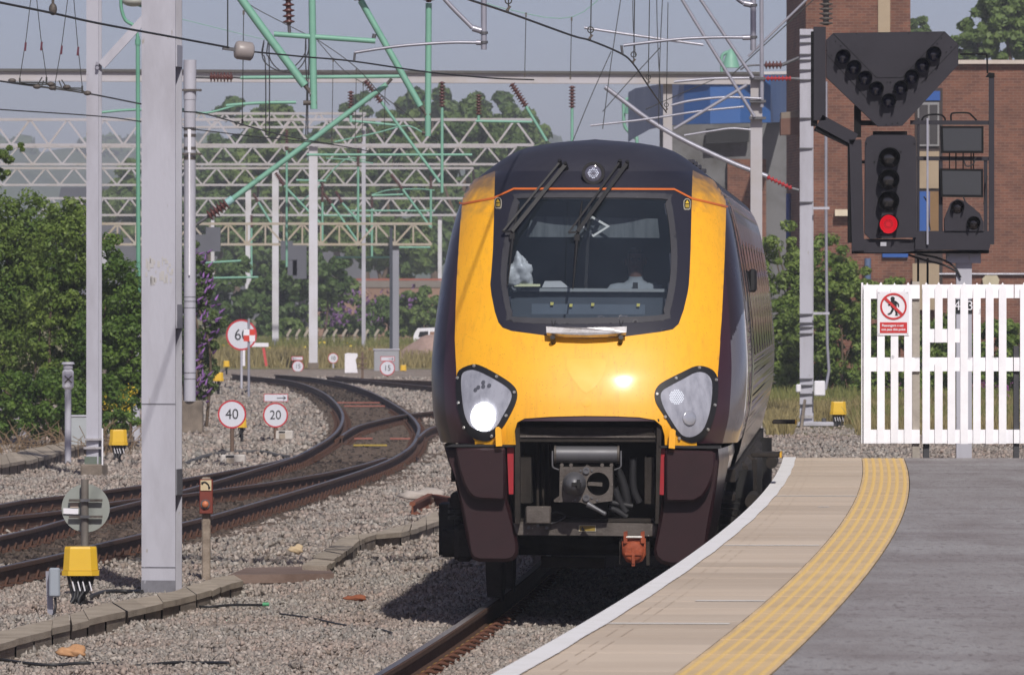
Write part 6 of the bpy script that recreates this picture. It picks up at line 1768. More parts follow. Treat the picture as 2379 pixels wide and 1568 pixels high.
fpoly([(912, 384), (928, 386), (922, 402), (908, 424), (892, 432), (878, 432), (880, 424), (896, 416)]); fpoly([(924, 386), (942, 380), (950, 404), (952, 430), (958, 438), (932, 438), (938, 426), (934, 408)])
o = fig.build('walking_figure', M_signk, ps)
b = MB(); b.prism([fp(822, 487, -.013), fp(1022, 487, -.013), fp(1022, 566, -.013), fp(822, 566, -.013)], (0, .003, 0)); b.build('red_panel', M_sgr, ps)
textmesh('text', 'Passengers must', .0315, fp(916, 511, -.015), M_white, ps, depth=.001, xscale=1.0, bold=.0008)
textmesh('text', 'not pass this point', .0315, fp(921, 540, -.015), M_white, ps, depth=.001, xscale=.98, bold=.0008)
for x, y in ((815, 272), (1022, 270), (816, 572), (1026, 572)):
    b = MB(); q = fp(x, y, -.010); b.cyl(q, q + Vector((0, -.004, 0)), .004, n=6); b.build('screw', M_gear2, ps)

# ================================================================== odds and ends on the ballast
def rag(name, c, r, sc, m, label, cat, seed):
    bm = bmesh.new(); bmesh.ops.create_icosphere(bm, subdivisions=3, radius=1); rr = random.Random(seed)
    for v in bm.verts:
        k = 1 + .2 * math.sin(4 * v.co.x + 2 * v.co.y) + .12 * math.sin(7 * v.co.z + 5 * v.co.x) + rr.uniform(-.07, .07)
        v.co = Vector((v.co.x * sc[0], v.co.y * sc[1], v.co.z * sc[2])) * r * k
    me = bpy.data.meshes.new(name); bm.to_mesh(me); bm.free(); me.materials.append(m); me.polygons.foreach_set('use_smooth', [True] * len(me.polygons))
    o = link(bpy.data.objects.new(name, me)); o.location = c; ORG[o.name] = Vector(c); tag(o, label, cat); return o
rag('sandbag', G(980, 1163, -.12) + Vector((.03, .2, .06)), .17, (1.6, 1.2, .5), mat('pale_sack', C(186, 176, 168), .9, 0, C(150, 140, 130), vscale=8), 'pale grey sack lying on rusty rail offcuts left of the train', 'sack', 3)
for i, (p, q, lb) in enumerate((((958, 1160), (1010, 1135), 'rusty rail offcut with its cut end showing beneath the sack'), ((1010, 1142), (1055, 1150), 'rusty rail offcut running towards the train beyond the sack'))):
    b = MB(); path = [G(*p, -.0), G(*p, 0).lerp(G(*q, 0), .5), G(*q, 0)]; sweep(b, [v + Vector((0, 0, -.03)) for v in path], RAILP); o = b.build('rail_offcut', mat('bright_rust', C(128, 76, 54), .85, 0, C(92, 54, 40), vscale=8)); tag(o, lb, 'rail')
def groundwire(px, label, r=.012, m=None, z=-.155):
    b = MB(); pts = catmull([G(x, y, z) + Vector((0, 0, .012 * math.sin(3 * i))) for i, (x, y) in enumerate(px)], 6); b.tube(pts, r, 6)
    o = b.build('ground_cable', m or M_cable); tag(o, label, 'cable'); return o
groundwire([(-10, 1530), (60, 1540), (120, 1543), (200, 1541), (300, 1544), (400, 1541), (470, 1536), (530, 1542)], 'thin black cable lying across the ballast at the bottom left', .013)
groundwire([(406, 1411), (430, 1405), (480, 1408), (540, 1406), (612, 1403)], 'short black cable with a green end on the ballast beside the trough', .011)
b = MB(); b.cyl(G(610, 1403, -.15), G(625, 1403, -.15), .016, n=8); o = b.build('cable_end_cap', mat('green_tape', C(70, 160, 110), .5)); tag(o, 'green taped end of the short cable on the ballast', 'cable cap')
groundwire([(212, 1384), (250, 1374), (300, 1372), (330, 1375)], 'black cable running from the yellow box to the broad mast', .02)
groundwire([(422, 1082), (470, 1062), (520, 1052), (600, 1050), (650, 1058), (690, 1064)], 'grey pipe curving over the ballast behind the forty sign', .035, mat('grey_pipe', C(96, 94, 94), .7))
groundwire([(650, 1425), (720, 1435), (800, 1450), (880, 1462), (930, 1475)], 'thin dark wire half buried in the pinkish ballast near the rail', .008)
rag('dead_leaf', G(168, 1520, -.15) + Vector((0, 0, .02)), .07, (1.5, 1.2, .7), mat('dry_leaf', C(198, 152, 110), .8, 0, C(150, 104, 70), vscale=12), 'crumpled tan leaf on the ballast in the bottom left corner', 'leaf', 6)
rag('brick_fragment', G(826, 1394, -.15) + Vector((0, 0, .02)), .06, (1.6, 1, .45), mat('brick_bit', C(150, 88, 60), .9), 'orange brick fragment on the ballast left of the train shadow', 'brick', 8)
rag('pale_stone', G(688, 1276, -.13), .06, (1.2, 1, .8), mat('cream_stone', C(206, 184, 150), .9, 0, C(176, 154, 120)), 'cream coloured stone on the ballast beyond the rusty cover slab', 'stone', 9)
# ================================================================== foliage
def leaves(name, clumps, n, size, m, parent=None, up=.35, aspect=.55, shell=.55, seed=1):
    """leaf-sized faces gathered in clumps through a crown's volume"""
    r = np.random.default_rng(seed)
    cen = np.array([c[0] for c in clumps], float); rad = np.array([c[1] for c in clumps], float)
    wts = (rad[:, 0] * rad[:, 2] + rad[:, 1] * rad[:, 2]); wts /= wts.sum()
    # sub-clumps
    K = max(60, n // 110)
    ci = r.choice(len(clumps), K, p=wts)
    v = r.normal(size=(K, 3)); v /= np.linalg.norm(v, axis=1, keepdims=True)
    sub = cen[ci] + v * rad[ci] * (r.uniform(shell ** 3, 1, (K, 1)) ** (1 / 3))
    sr = rad[ci].mean(1) * r.uniform(.10, .30, K)
    li = r.integers(0, K, n)
    u = r.normal(size=(n, 3)); u /= np.linalg.norm(u, axis=1, keepdims=True)
    P = sub[li] + u * (sr[li] * r.uniform(.35, 1, n) ** .5)[:, None] * np.array([1.15, 1.15, .85])
    nr = u + r.normal(size=(n, 3)) * .55 + np.array([0, 0, up]); nr /= np.linalg.norm(nr, axis=1, keepdims=True)
    t = np.cross(nr, r.normal(size=(n, 3))); t /= np.linalg.norm(t, axis=1, keepdims=True)
    bt = np.cross(nr, t)
    s = (size * r.uniform(.45, 1.6, n))[:, None]
    fold = nr * s * .18
    V = np.stack([P - t * s, P - bt * s * aspect + fold, P + t * s, P + bt * s * aspect + fold], 1).reshape(-1, 3)
    Fc = np.arange(4 * n).reshape(n, 4)
    return npmesh(name, V, Fc, m, parent)
def bez_limb(mb, a, b_, r0, r1, sag=.1, n=6):
    a = Vector(a); b_ = Vector(b_); mid = (a + b_) / 2 + Vector((random.uniform(-1, 1), random.uniform(-1, 1), random.uniform(0, .6))) * sag * (b_ - a).length
    pts = catmull([a, mid, b_], n); k = len(pts)
    mb.tube(pts, [r0 + (r1 - r0) * i / (k - 1) for i in range(k)], 7)
M_bark = mat('bark', C(104, 88, 72), .95, 0, C(66, 54, 44), vscale=5, bump=.6, bscale=20)
M_leafA = leafmat('hedge_leaf', C(72, 102, 38, 1), C(138, 158, 76, 1), .40, 1.1)
M_leafA2 = leafmat('hedge_leaf_dark', C(58, 92, 34, 1), C(116, 142, 60, 1), .38, 1.1)
M_leafB = leafmat('far_tree_leaf', C(84, 110, 56, 1), C(134, 154, 88, 1), .40, .18)
M_leafC = leafmat('far_tree_leaf_dark', C(72, 100, 54, 1), C(116, 138, 80, 1), .40, .18)
M_leafR = leafmat('right_bush_leaf', C(92, 120, 50, 1), C(148, 166, 88, 1), .4, .7)
M_grass = leafmat('dry_grass', C(136, 124, 84, 1), C(172, 158, 112, 1), .3, .5)
M_grassg = leafmat('green_grass', C(104, 116, 62, 1), C(150, 146, 88, 1), .3, .4)
M_purple = mat('buddleia_purple', C(138, 96, 160), .8, 0, C(104, 70, 128), vscale=14, island=.3)
def shrub(name, label, blobs, d, n, size, m, seed, cat='shrub', group=None, zb=GZ, stems=5, shell=.5, leafname='foliage', aspect=.55):
    """blobs: (px, py, rx_px, ry_px) ellipses of the outline at distance d"""
    k = px2m(d); cl = []
    rr = random.Random(seed)
    for x, y, rx, ry in blobs:
        cl.append((tuple(W(x, y, d) + Vector((0, rr.uniform(-.2, .2) * rx * k, 0))), (rx * k, min(rx, ry) * k * .8 + .1, ry * k)))
    base = Vector((sum(c[0][0] for c in cl) / len(cl), d, zb))
    root = thing(name, base, label, cat, group)
    leaves(leafname, cl, n, size, m, root, seed=seed, shell=shell, aspect=aspect)
    for i in range(stems):
        c = cl[i % len(cl)]; b = MB(); random.seed(seed * 17 + i)
        bez_limb(b, base + Vector((rr.uniform(-.3, .3), rr.uniform(-.2, .2), -.05)), Vector(c[0]) + Vector((rr.uniform(-.5, .5) * c[1][0], 0, rr.uniform(-.3, .5) * c[1][2])), .035 * max(1, d / 200), .012 * max(1, d / 200)); b.build('stem', M_bark, root)
    return root
def tree(label, blobs, d, n, size, m, seed, group='background trees', zb=GZ):
    k = px2m(d); rr = random.Random(seed); cl = []
    for x, y, rx, ry in blobs: cl.append((tuple(W(x, y, d) + Vector((0, rr.uniform(-1, 1), 0))), (rx * k, rx * k * .9, ry * k)))
    bx = sum(c[0][0] for c in cl) / len(cl); base = Vector((bx, d, zb)); root = thing('tree', base, label, 'tree', group)
    topz = max(c[0][2] for c in cl)
    b = MB(); b.tube(catmull([base + Vector((0, 0, -.1)), base + Vector((rr.uniform(-.3, .3), 0, (topz - zb) * .4)), base + Vector((rr.uniform(-.6, .6), 0, (topz - zb) * .8))], 5), [.35 - .02 * i for i in range(11)], 8); b.build('trunk', M_bark, root)
    for i, c in enumerate(cl):
        b = MB(); random.seed(seed * 31 + i); bez_limb(b, base + Vector((0, 0, (topz - zb) * .4)), Vector(c[0]), .16, .05); b.build('limb', M_bark, root)
    leaves('crown', cl, n, size, m, root, seed=seed, shell=.3, aspect=.7)
    return root
# --- hedge on the left
shrub('hedge_shrub', 'tall leafy green shrub at the left photo edge with long loose shoots', [(-10, 640, 95, 215), (70, 600, 85, 170), (20, 820, 100, 130), (0, 930, 90, 80), (-5, 380, 35, 60), (15, 330, 14, 24), (45, 345, 16, 18)], 150, 42000, .034, M_leafA, 11, group='hedge shrubs')
shrub('hedge_shrub', 'rounded green shrub behind the slim mast with the knee brace', [(150, 600, 75, 150), (190, 720, 70, 160), (120, 800, 70, 130), (190, 900, 70, 100)], 147, 36000, .033, M_leafA, 12, group='hedge shrubs')
shrub('hedge_shrub', 'darker green shrub between the slim mast and the broad mast', [(265, 690, 55, 150), (245, 820, 70, 130), (300, 800, 45, 160), (290, 930, 50, 90)], 146, 30000, .032, M_leafA2, 13, group='hedge shrubs')
shrub('hedge_shrub', 'dark understorey shrub low in the hedge behind the white post', [(110, 940, 90, 75), (230, 945, 80, 75), (30, 940, 70, 75)], 144, 16000, .032, M_leafA2, 14, group='hedge shrubs')
# dry stems at the hedge foot
b = MB(); rr = random.Random(3)
for i in range(160):
    p = W(rr.uniform(-20, 310), 0, rr.uniform(139, 145)); p.z = GZ; q = p + Vector((rr.uniform(-.5, .5), rr.uniform(-.3, .3), rr.uniform(.15, .6)))
    mid = (p + q) / 2 + Vector((rr.uniform(-.1, .1), 0, .1)); b.tube([p, mid, q], .006, 4, caps=False)
o = b.build('dry_stems', mat('dead_stem', C(140, 118, 92), .9, 0, C(100, 80, 62), vscale=8)); tag(o, kind='stuff')
# yellow ragwort under the hedge
yl = leaves('yellow_flowers', [((W(270, 935, 141)), (.35, .3, .18)), (W(300, 910, 141.5), (.15, .2, .12))], 220, .012, mat('ragwort_yellow', C(222, 190, 40), .7), None, seed=5); tag(yl, kind='stuff')
# palisade fence behind the hedge foot at the far left
r = thing('palisade_fence', W(30, 1010, 156), 'bluish grey palisade fence in the hedge at the left photo edge', 'fence')
for i in range(9):
    x = -14 + i * 9.5; b = MB(); b.prism([W(x, 1012, 156), W(x, 850 + 2 * i, 156), W(x + 3, 842 + 2 * i, 156), W(x + 6, 850 + 2 * i, 156), W(x + 6, 1012, 156)], (0, .015, 0)); b.build('pale', M_galv2, r)
for yy in (880, 990):
    b = MB(); b.bar(W(-20, yy, 156.1), W(78, yy, 156.1), .05, .04); b.build('rail', M_galv2, r)

# --- buddleia with purple spikes
bd = shrub('buddleia', 'buddleia bush covered with purple flower spikes behind the banded mast', [(455, 650, 34, 85), (470, 760, 48, 90), (460, 870, 40, 70), (425, 700, 30, 110)], 169, 16000, .036, leafmat('buddleia_leaf', C(74, 96, 48, 1), C(112, 128, 78, 1), .3, 1), 21, cat='shrub')
sp = MB(); sp.lathe((0, 0, 0), (0, 0, 1), [(.010, 0), (.024, .02), (.020, .07), (.012, .12), (.003, .16)], 6)
s0 = sp.build('flower_spike', M_purple, bd, local=True); rr = random.Random(9)
for i in range(85):
    t = rr.random(); y = 585 + 350 * t; wd = 46 + 30 * math.sin(math.pi * min(1, t * 1.2)); x = 436 + rr.uniform(.15, 1) * wd
    q = W(x, y, 168.55 + rr.uniform(-.15, .2)); rot = (rr.uniform(-.6, .2) + 1.2 * (rr.random() < .4), rr.uniform(.2, 1.3), rr.uniform(-.6, .6))
    if i == 0: s0.location = q - ORG[bd.name]; s0.rotation_euler = rot
    else: put('flower_spike', s0.data, M_purple, q, bd, rot)

# --- bushes on the right behind the platform end
shrub('bush', 'bright green bush rising directly behind the right side of the train', [(1815, 640, 50, 130), (1850, 760, 70, 140), (1800, 850, 60, 110), (1850, 900, 70, 60)], 196, 22000, .048, M_leafR, 31, group='bushes behind the platform end')
shrub('bush', 'tall loose bush between the right mast and the white fence', [(1930, 650, 55, 110), (1900, 760, 60, 120), (1985, 700, 60, 80), (1960, 830, 70, 90), (1930, 910, 80, 50)], 193, 24000, .048, M_leafR, 32, group='bushes behind the platform end')
shrub('bush', 'green bush below the signal, seen through the left fence pickets', [(2055, 720, 60, 90), (2090, 830, 70, 110), (2030, 860, 60, 90), (2060, 920, 80, 45)], 190, 18000, .048, M_leafR, 33, group='bushes behind the platform end')
shrub('bush', 'low dark bush behind the middle fence panel beside the signal post', [(2200, 800, 80, 90), (2150, 900, 80, 70)], 188, 12000, .048, M_leafR, 34, group='bushes behind the platform end')
shrub('bush', 'low bush behind the rightmost fence panel', [(2320, 830, 70, 90), (2390, 870, 70, 80), (2270, 900, 60, 50)], 189, 13000, .048, M_leafR, 35, group='bushes behind the platform end')
def grass(name, x0, x1, d0, d1, n, h, m, seed, zb=GZ):
    r = np.random.default_rng(seed); d = r.uniform(d0, d1, n); px = r.uniform(x0, x1, n); X = (px - CX) * d / F
    hh = h * r.uniform(.5, 1.2, n); a = r.uniform(0, math.pi, n); w = .012 * d0 / 150 * r.uniform(.6, 1.4, n); lx = r.normal(0, .25, n) * hh; ly = r.normal(0, .2, n) * hh
    P = np.stack([X, d, np.full(n, zb)], 1); dx = np.stack([np.cos(a) * w, np.sin(a) * w, np.zeros(n)], 1)
    V = np.stack([P - dx, P + dx, P + dx * .3 + np.stack([lx, ly, hh], 1), P - dx * .3 + np.stack([lx, ly, hh], 1)], 1).reshape(-1, 3)
    o = npmesh(name, V, np.arange(4 * n).reshape(n, 4), m); tag(o, kind='stuff'); return o
grass('tall_dry_grass', 1785, 2420, 174, 184, 14000, .42, M_grass, 41)
grass('tall_dry_grass', 1990, 2420, 160, 175, 12000, .34, M_grass, 45)
grass('tall_green_grass', 1990, 2420, 162, 176, 5000, .4, M_grassg, 46)
grass('tall_dry_grass', 1780, 1842, 160, 175, 3000, .34, M_grass, 47)
grass('tall_green_grass', 1785, 2420, 178, 192, 9000, .55, M_grassg, 42)
fl = leaves('willowherb_flowers', [(W(2105, 930, 182), (.9, 1, .5)), (W(2310, 920, 182), (.9, 1, .45)), (W(2180, 960, 182), (.5, 1, .4))], 500, .035, mat('willowherb_pink', C(150, 84, 140), .7), None, seed=6); tag(fl, kind='stuff')
plane('verge', [(x, y, GZ + .012) for x, y in ((4.6, 160), (60, 160), (60, 420), (4.6, 420))], mat('verge_soil', C(126, 116, 78), .95, 0, C(96, 94, 56), vscale=.6, vmix=1, coords='pos'))
# --- far grass bank, bushes and trees, left of the train
plane('grass_field', [(-90, 296, GZ + .012), (3.2, 296, GZ + .012), (60, 3000, GZ + .012), (-900, 3000, GZ + .012)], mat('field_grass', C(150, 140, 96), .95, 0, C(112, 116, 70), vscale=.15, vmix=1, coords='pos'))
grass('far_grass', 440, 1020, 300, 352, 14000, .55, M_grass, 43)
grass('far_grass', 440, 1020, 330, 372, 9000, .7, M_grassg, 44)
fl = leaves('ragwort', [(W(770, 815, 325), (1.6, 1, .3)), (W(620, 820, 325), (1.6, 1, .3)), (W(530, 812, 325), (1.2, 1, .3))], 160, .05, mat('far_ragwort', C(214, 190, 60), .7), None, seed=7); tag(fl, kind='stuff')
bl = [('dark round bush right of the sixty sign', (640, 690, 62, 90)), ('broad bush with purple bloom between the grey columns', (800, 720, 85, 62)), ('low green bush before the far red brick wall', (900, 740, 70, 45)),
      ('bush right of the dark grey far column', (985, 720, 60, 60)), ('green bush behind the far slim posts', (540, 690, 60, 95)), ('small light green bush in front of the angled fence posts', (665, 770, 42, 36)),
      ('bush at the back of the bank below the lattice gantry', (740, 640, 70, 55))]
for i, (lb, e) in enumerate(bl):
    x, y, rx, ry = e
    sh_ = shrub('far_bush', lb, [(x, y, rx, ry), (x + rx * .5, y + ry * .35, rx * .6, ry * .7), (x - rx * .5, y + ry * .3, rx * .6, ry * .7)], 392 - 9 * (i == 5) * 2 - i, 9000, .11, (M_leafC, M_leafB)[i % 2], 51 + i, group='bushes on the far bank', stems=2)
fl = leaves('far_purple_flowers', [(W(830, 715, 386), (1.8, .6, .9)), (W(770, 735, 386), (.9, .5, .6)), (W(960, 690, 386), (.6, .5, .6))], 380, .085, mat('far_purple', C(126, 92, 140), .8), None, seed=8); tag(fl, kind='stuff')
tl = [('tall spreading tree left of the far gantries', [(640, 320, 62, 78), (600, 400, 60, 80), (690, 400, 60, 70)]),
      ('broad tree crown right of centre above the gantries', [(1090, 320, 85, 78), (1010, 370, 70, 70), (1160, 350, 60, 75)]),
      ('round tree behind the middle of the gantries', [(930, 320, 60, 62), (880, 400, 70, 70), (950, 430, 60, 60)]),
      ('dark tree low between the left columns', [(520, 430, 60, 75), (480, 520, 60, 70)]),
      ('tree at the back left of the dark far roof', [(760, 430, 80, 70), (720, 520, 80, 60)]),
      ('tree beside the yellow nose, just left of the train', [(1200, 330, 45, 85), (1060, 480, 80, 70), (985, 560, 70, 70)]),
      ('green tree filling the gap under the signal gantry', [(840, 560, 90, 70), (940, 580, 80, 70)]),
      ('tree behind the bank left of the columns', [(590, 570, 80, 80), (680, 590, 70, 60)])]
for i, (lb, bls) in enumerate(tl): tree(lb, bls, 520 + 7 * i - (60 if i in (6, 7) else 0), 13000, .2, (M_leafB, M_leafC)[i % 2], 71 + i)
back_wood = [(330 + 75 * i, (430, 420, 405, 330, 300, 380, 360, 300, 290, 280, 290, 300, 330, 360, 400)[i], 62, (70, 75, 70, 100, 90, 80, 80, 85, 80, 90, 85, 80, 90, 80, 80)[i]) for i in range(13)]
for i, (x, y, rx, ry) in enumerate(back_wood):
    tree(('hazy back-row tree %s from the left edge of the wood behind the gantries' % ('first second third fourth fifth sixth seventh eighth ninth tenth eleventh twelfth thirteenth'.split()[i])), [(x, y, rx, ry), (x - 25, y + ry * .9, rx * 1.1, ry), (x + 25, y + ry * 1.7, rx * 1.1, ry)], 640 + 6 * (i % 3), 9000, .30, (M_leafB, M_leafC)[i % 2], 120 + i)
tree('leafy tree rising over the brick building at the right photo edge', [(2330, 60, 70, 85), (2270, 95, 55, 55), (2400, 40, 70, 100), (2230, 120, 30, 40)], 330, 26000, .10, M_leafB, 91)
tree('small far treetop between the brick tower and the big tree', [(2130, 75, 34, 35), (2150, 120, 40, 40)], 420, 5000, .13, M_leafB, 92)
# twigs hanging from the top left
# --- hill with houses on the skyline
b = MB(); rr = random.Random(2); n = 90; tp = []; 
for i in range(n + 1):
    px = -200 + 1700 * i / n; y = 352 + 8 * math.sin(i * .33) + 5 * math.sin(i * .9) + rr.uniform(-5, 5)
    tp.append(W(px, y, 2600))
fr_ = [Vector((p.x, 1500, GZ - .5)) for p in tp]; bk = [Vector((p.x, 3400, GZ - .5)) for p in tp]; m_ = n + 1
b.add(fr_ + tp + bk, [(i, i + 1, m_ + i + 1, m_ + i) for i in range(n)] + [(m_ + i, m_ + i + 1, 2 * m_ + i + 1, 2 * m_ + i) for i in range(n)])
o = b.build('hills', mat('wooded_hill', C(84, 100, 60), .95, 0, C(56, 74, 46), vscale=.02, vmix=1, bump=1, bscale=.05, coords='pos'), origin=(0, 2600, 0)); tag(o, kind='structure')
cl = [(tuple(W(-150 + 1600 * i / 60, 366 + 6 * math.sin(i * .7), 2590)), (22, 20, 7 + 3 * math.sin(i * 1.7))) for i in range(60)]
o = leaves('hilltop_wood', cl, 5000, 2.2, M_leafC, None, seed=13, aspect=.8); tag(o, kind='stuff')
# --- long dark warehouse behind the gantries
r = thing('warehouse', W(600, 560, 800), 'long low dark grey warehouse behind the lattice gantries', 'building')
k = px2m(800)
b = MB(); a0, a1 = W(150, 460, 800), W(905, 460, 800); b.box(((a0.x + a1.x) / 2, 803, (a0.z + GZ) / 2), (a1.x - a0.x, 6, a0.z - GZ)); b.build('wall', mat('warehouse_wall', C(98, 98, 104), .8, 0, C(84, 84, 88), vscale=.1, coords='pos'), r)
b = MB(); z1 = W(0, 434, 800).z; b.prism([(a0.x - .5, 799.2, a0.z), (a0.x - .5, 806.5, a0.z), (a0.x - .5, 803, z1)], (a1.x - a0.x + 1, 0, 0)); b.build('roof', mat('warehouse_roof', C(84, 84, 90), .8, 0, C(72, 72, 76), vscale=.1, coords='pos'), r)
b = MB(); b.box(((a0.x + a1.x) / 2, 799.9, W(0, 490, 800).z), (a1.x - a0.x - 2, .2, .7)); b.build('dark_band', M_dark, r)
for i in range(14):
    x = a0.x + (a1.x - a0.x) * (i + .5) / 14; b = MB(); b.box((x, 799.92, W(0, 475, 800).z), (1.2, .1, .5)); b.build('vent', mat('warehouse_vent', C(60, 60, 66), .7), r)
# --- low brick wall on the bank and its rail
r = thing('brick_wall', W(880, 700, 432), 'far low red-brown brick wall with a stone top on the bank', 'wall')
a0, a1 = W(735, 668, 432), W(1060, 668, 432)
b = MB(); b.box(((a0.x + a1.x) / 2, 432.2, (a0.z + GZ) / 2), (a1.x - a0.x, .4, a0.z - GZ)); b.build('masonry', mat('far_brick', C(150, 122, 106), .9, 0, C(126, 98, 86), vscale=.6, coords='pos'), r)
b = MB(); b.box(((a0.x + a1.x) / 2, 432.2, a0.z + .17), (a1.x - a0.x, .5, .34)); b.build('parapet', mat('far_parapet', C(132, 124, 118), .9, 0, C(112, 104, 98), vscale=1, coords='pos'), r)
b = MB(); b.box(((a0.x + a1.x) / 2, 432.2, a0.z + .40), (a1.x - a0.x, .4, .1)); b.build('brick_course', mat('far_red_course', C(160, 96, 82), .9), r)
# --- fence posts with angled heads
r = thing('wire_fence', W(780, 815, 362), 'wire fence on pale concrete posts with angled heads on the far bank', 'fence')
for i, x in enumerate((668, 689, 709, 731, 753, 775, 797, 824, 848, 872)):
    b = MB(); b.bar(W(x, 826, 362), W(x, 778, 362), .11, .11); b.bar(W(x, 778, 362), W(x + 8, 765, 362), .10, .10); b.build('post', mat('far_conc_post', C(176, 166, 152), .9), r)
for yy in (782, 795, 808):
    b = MB(); b.tube([W(655, yy, 361.9), W(890, yy, 361.9)], .012, 4); b.build('strand', M_wire, r)
# --- heap, van, cabinets, posts on the far side
bm = bmesh.new(); bmesh.ops.create_icosphere(bm, subdivisions=4, radius=1); rr = random.Random(12)
for v in bm.verts:
    kk = 1 + .08 * math.sin(5 * v.co.x + 2) + .05 * math.sin(11 * v.co.y + 4 * v.co.x) + rr.uniform(-.015, .015); v.co = Vector((v.co.x * 1.5, v.co.y * 1.6, max(-.1, v.co.z) * 1.02)) * kk
me = bpy.data.meshes.new('gravel_heap'); bm.to_mesh(me); bm.free(); me.materials.append(mat('pink_gravel', C(176, 150, 140), .95, 0, C(150, 126, 118), vscale=9, bump=.8, bscale=20))
o = link(bpy.data.objects.new('gravel_heap', me)); o.location = Vector((W(1010, 0, 312).x, 312, GZ)); tag(o, 'pinkish gravel heap left of the train in the distance', 'heap')
r = thing('white_van', W(990, 800, 352), 'white van parked beyond the gravel heap beside the train', 'van'); k = px2m(352)
c = W(992, 800, 352); L = 2.6
prof = [(-.55, .0), (-.55, .45), (-.48, .62), (-.38, .76), (.9, .80), (1.0, .74), (1.02, .0)]
b = MB(); b.prism([c + Vector((x, 0, z - .1)) for x, z in prof], (0, 1.5, 0)); b.build('body', M_white, r)
b = MB(); b.prism([c + Vector((x, -.01, z - .1)) for x, z in ((-.36, .40), (-.30, .62), (.05, .64), (.05, .40))], (0, .02, 0)); b.build('window', M_glassS, r)
b = MB(); b.prism([c + Vector((x, -.01, z - .1)) for x, z in ((.12, .15), (.12, .62), (.34, .62), (.34, .15))], (0, .02, 0)); b.build('door', mat('van_brown_door', C(150, 112, 92), .6), r)
for x in (-.28, .7):
    b = MB(); b.cyl(c + Vector((x, -.03, -.1)), c + Vector((x, .1, -.1)), .14, n=14); b.build('wheel', M_dark, r)
r = thing('grey_cabinet', W(905, 862, 291), 'wide grey steel cabinet behind the fifteen sign nearest the train', 'cabinet')
b = MB(); b.box(W(898, 838, 291.5), (.85, .5, .75), bev=.02); b.build('case', mat('far_cabinet', C(160, 162, 168), .6, 0, C(146, 148, 154), vscale=3), r)
b = MB(); b.box(W(898, 812, 291.5), (.9, .56, .05), bev=.01); b.build('lid', M_galv, r)
b = MB(); b.prism([W(801, 866, 283), W(801, 822, 283), W(806, 820, 283), W(830, 821, 283), W(831, 827, 283), W(826, 836, 283), (W(828, 846, 283)), W(831, 866, 283)], (0, .25, 0)); o = b.build('white_sack', M_white); tag(o, 'white wrapped bundle standing by the far track', 'bundle')
r = thing('crossarm_post', W(842, 884, 258), 'brown wooden post with short cross arms beside the white bundle', 'post')
b = MB(); b.bar(W(842, 818, 258), W(842, 884, 258), .07, .07); b.build('post', M_postbr, r)
for yy in (832, 845, 855):
    b = MB(); b.bar(W(829, yy, 257.95), W(853, yy, 257.95), .035, .03, up=(0, -1, 0)); b.build('cross_arm', M_postbr, r)
r = thing('traffic_cone', W(858, 838, 330), 'orange object standing in the far grass left of the grey cabinet', 'cone')
b = MB(); q = W(860, 836, 330); b.lathe(q, (0, 0, 1), [(.16, 0), (.15, .15), (.12, .36), (.05, .44)], 12); b.build('body', mat('cone_orange', C(214, 96, 66), .6), r)

# ================================================================== buildings on the right
def brickmat(name, c1, c2, mortar, scale):
    m = bpy.data.materials.new(name); MATS[name] = m; m.use_nodes = True; nt = m.node_tree; N = nt.nodes; L = nt.links; b = N['Principled BSDF']; b.inputs['Roughness'].default_value = .9
    ge = N.new('ShaderNodeNewGeometry'); sp = N.new('ShaderNodeSeparateXYZ'); L.new(ge.outputs['Position'], sp.inputs[0])
    ad = N.new('ShaderNodeMath'); L.new(sp.outputs[0], ad.inputs[0]); L.new(sp.outputs[1], ad.inputs[1])
    cb = N.new('ShaderNodeCombineXYZ'); L.new(ad.outputs[0], cb.inputs[0]); L.new(sp.outputs[2], cb.inputs[1])
    br = N.new('ShaderNodeTexBrick'); br.inputs['Scale'].default_value = scale; br.inputs['Color1'].default_value = c1; br.inputs['Color2'].default_value = c2; br.inputs['Mortar'].default_value = mortar
    br.inputs['Brick Width'].default_value = .225; br.inputs['Row Height'].default_value = .075; br.inputs['Mortar Size'].default_value = .008; br.inputs['Bias'].default_value = -.1
    L.new(cb.outputs[0], br.inputs['Vector'])
    nz = N.new('ShaderNodeTexNoise'); nz.inputs['Scale'].default_value = 1.6; nz.inputs['Detail'].default_value = 7; L.new(ge.outputs['Position'], nz.inputs['Vector'])
    mr = N.new('ShaderNodeMapRange'); mr.inputs[1].default_value = .35; mr.inputs[2].default_value = .75; mr.inputs[3].default_value = 1.12; mr.inputs[4].default_value = .72; L.new(nz.outputs[0], mr.inputs[0])
    hs = N.new('ShaderNodeHueSaturation'); L.new(br.outputs[0], hs.inputs['Color']); L.new(mr.outputs[0], hs.inputs['Value']); L.new(hs.outputs[0], b.inputs['Base Color'])
    return m
M_brick = brickmat('red_brick', C(128, 82, 64), C(98, 60, 50), C(132, 108, 92), 1.0)
BD = 232.0
r = thing('brick_building', W(2200, 910, BD), 'red brick building with a tall tower and blue window panels behind the signal', 'building')
def bpoly(name, pts, depth_, m, dd=0.0, parent=None):
    b = MB(); b.prism([W(x, y, BD + dd) for x, y in pts], (0, depth_, 0)); return b.build(name, m, parent or r)
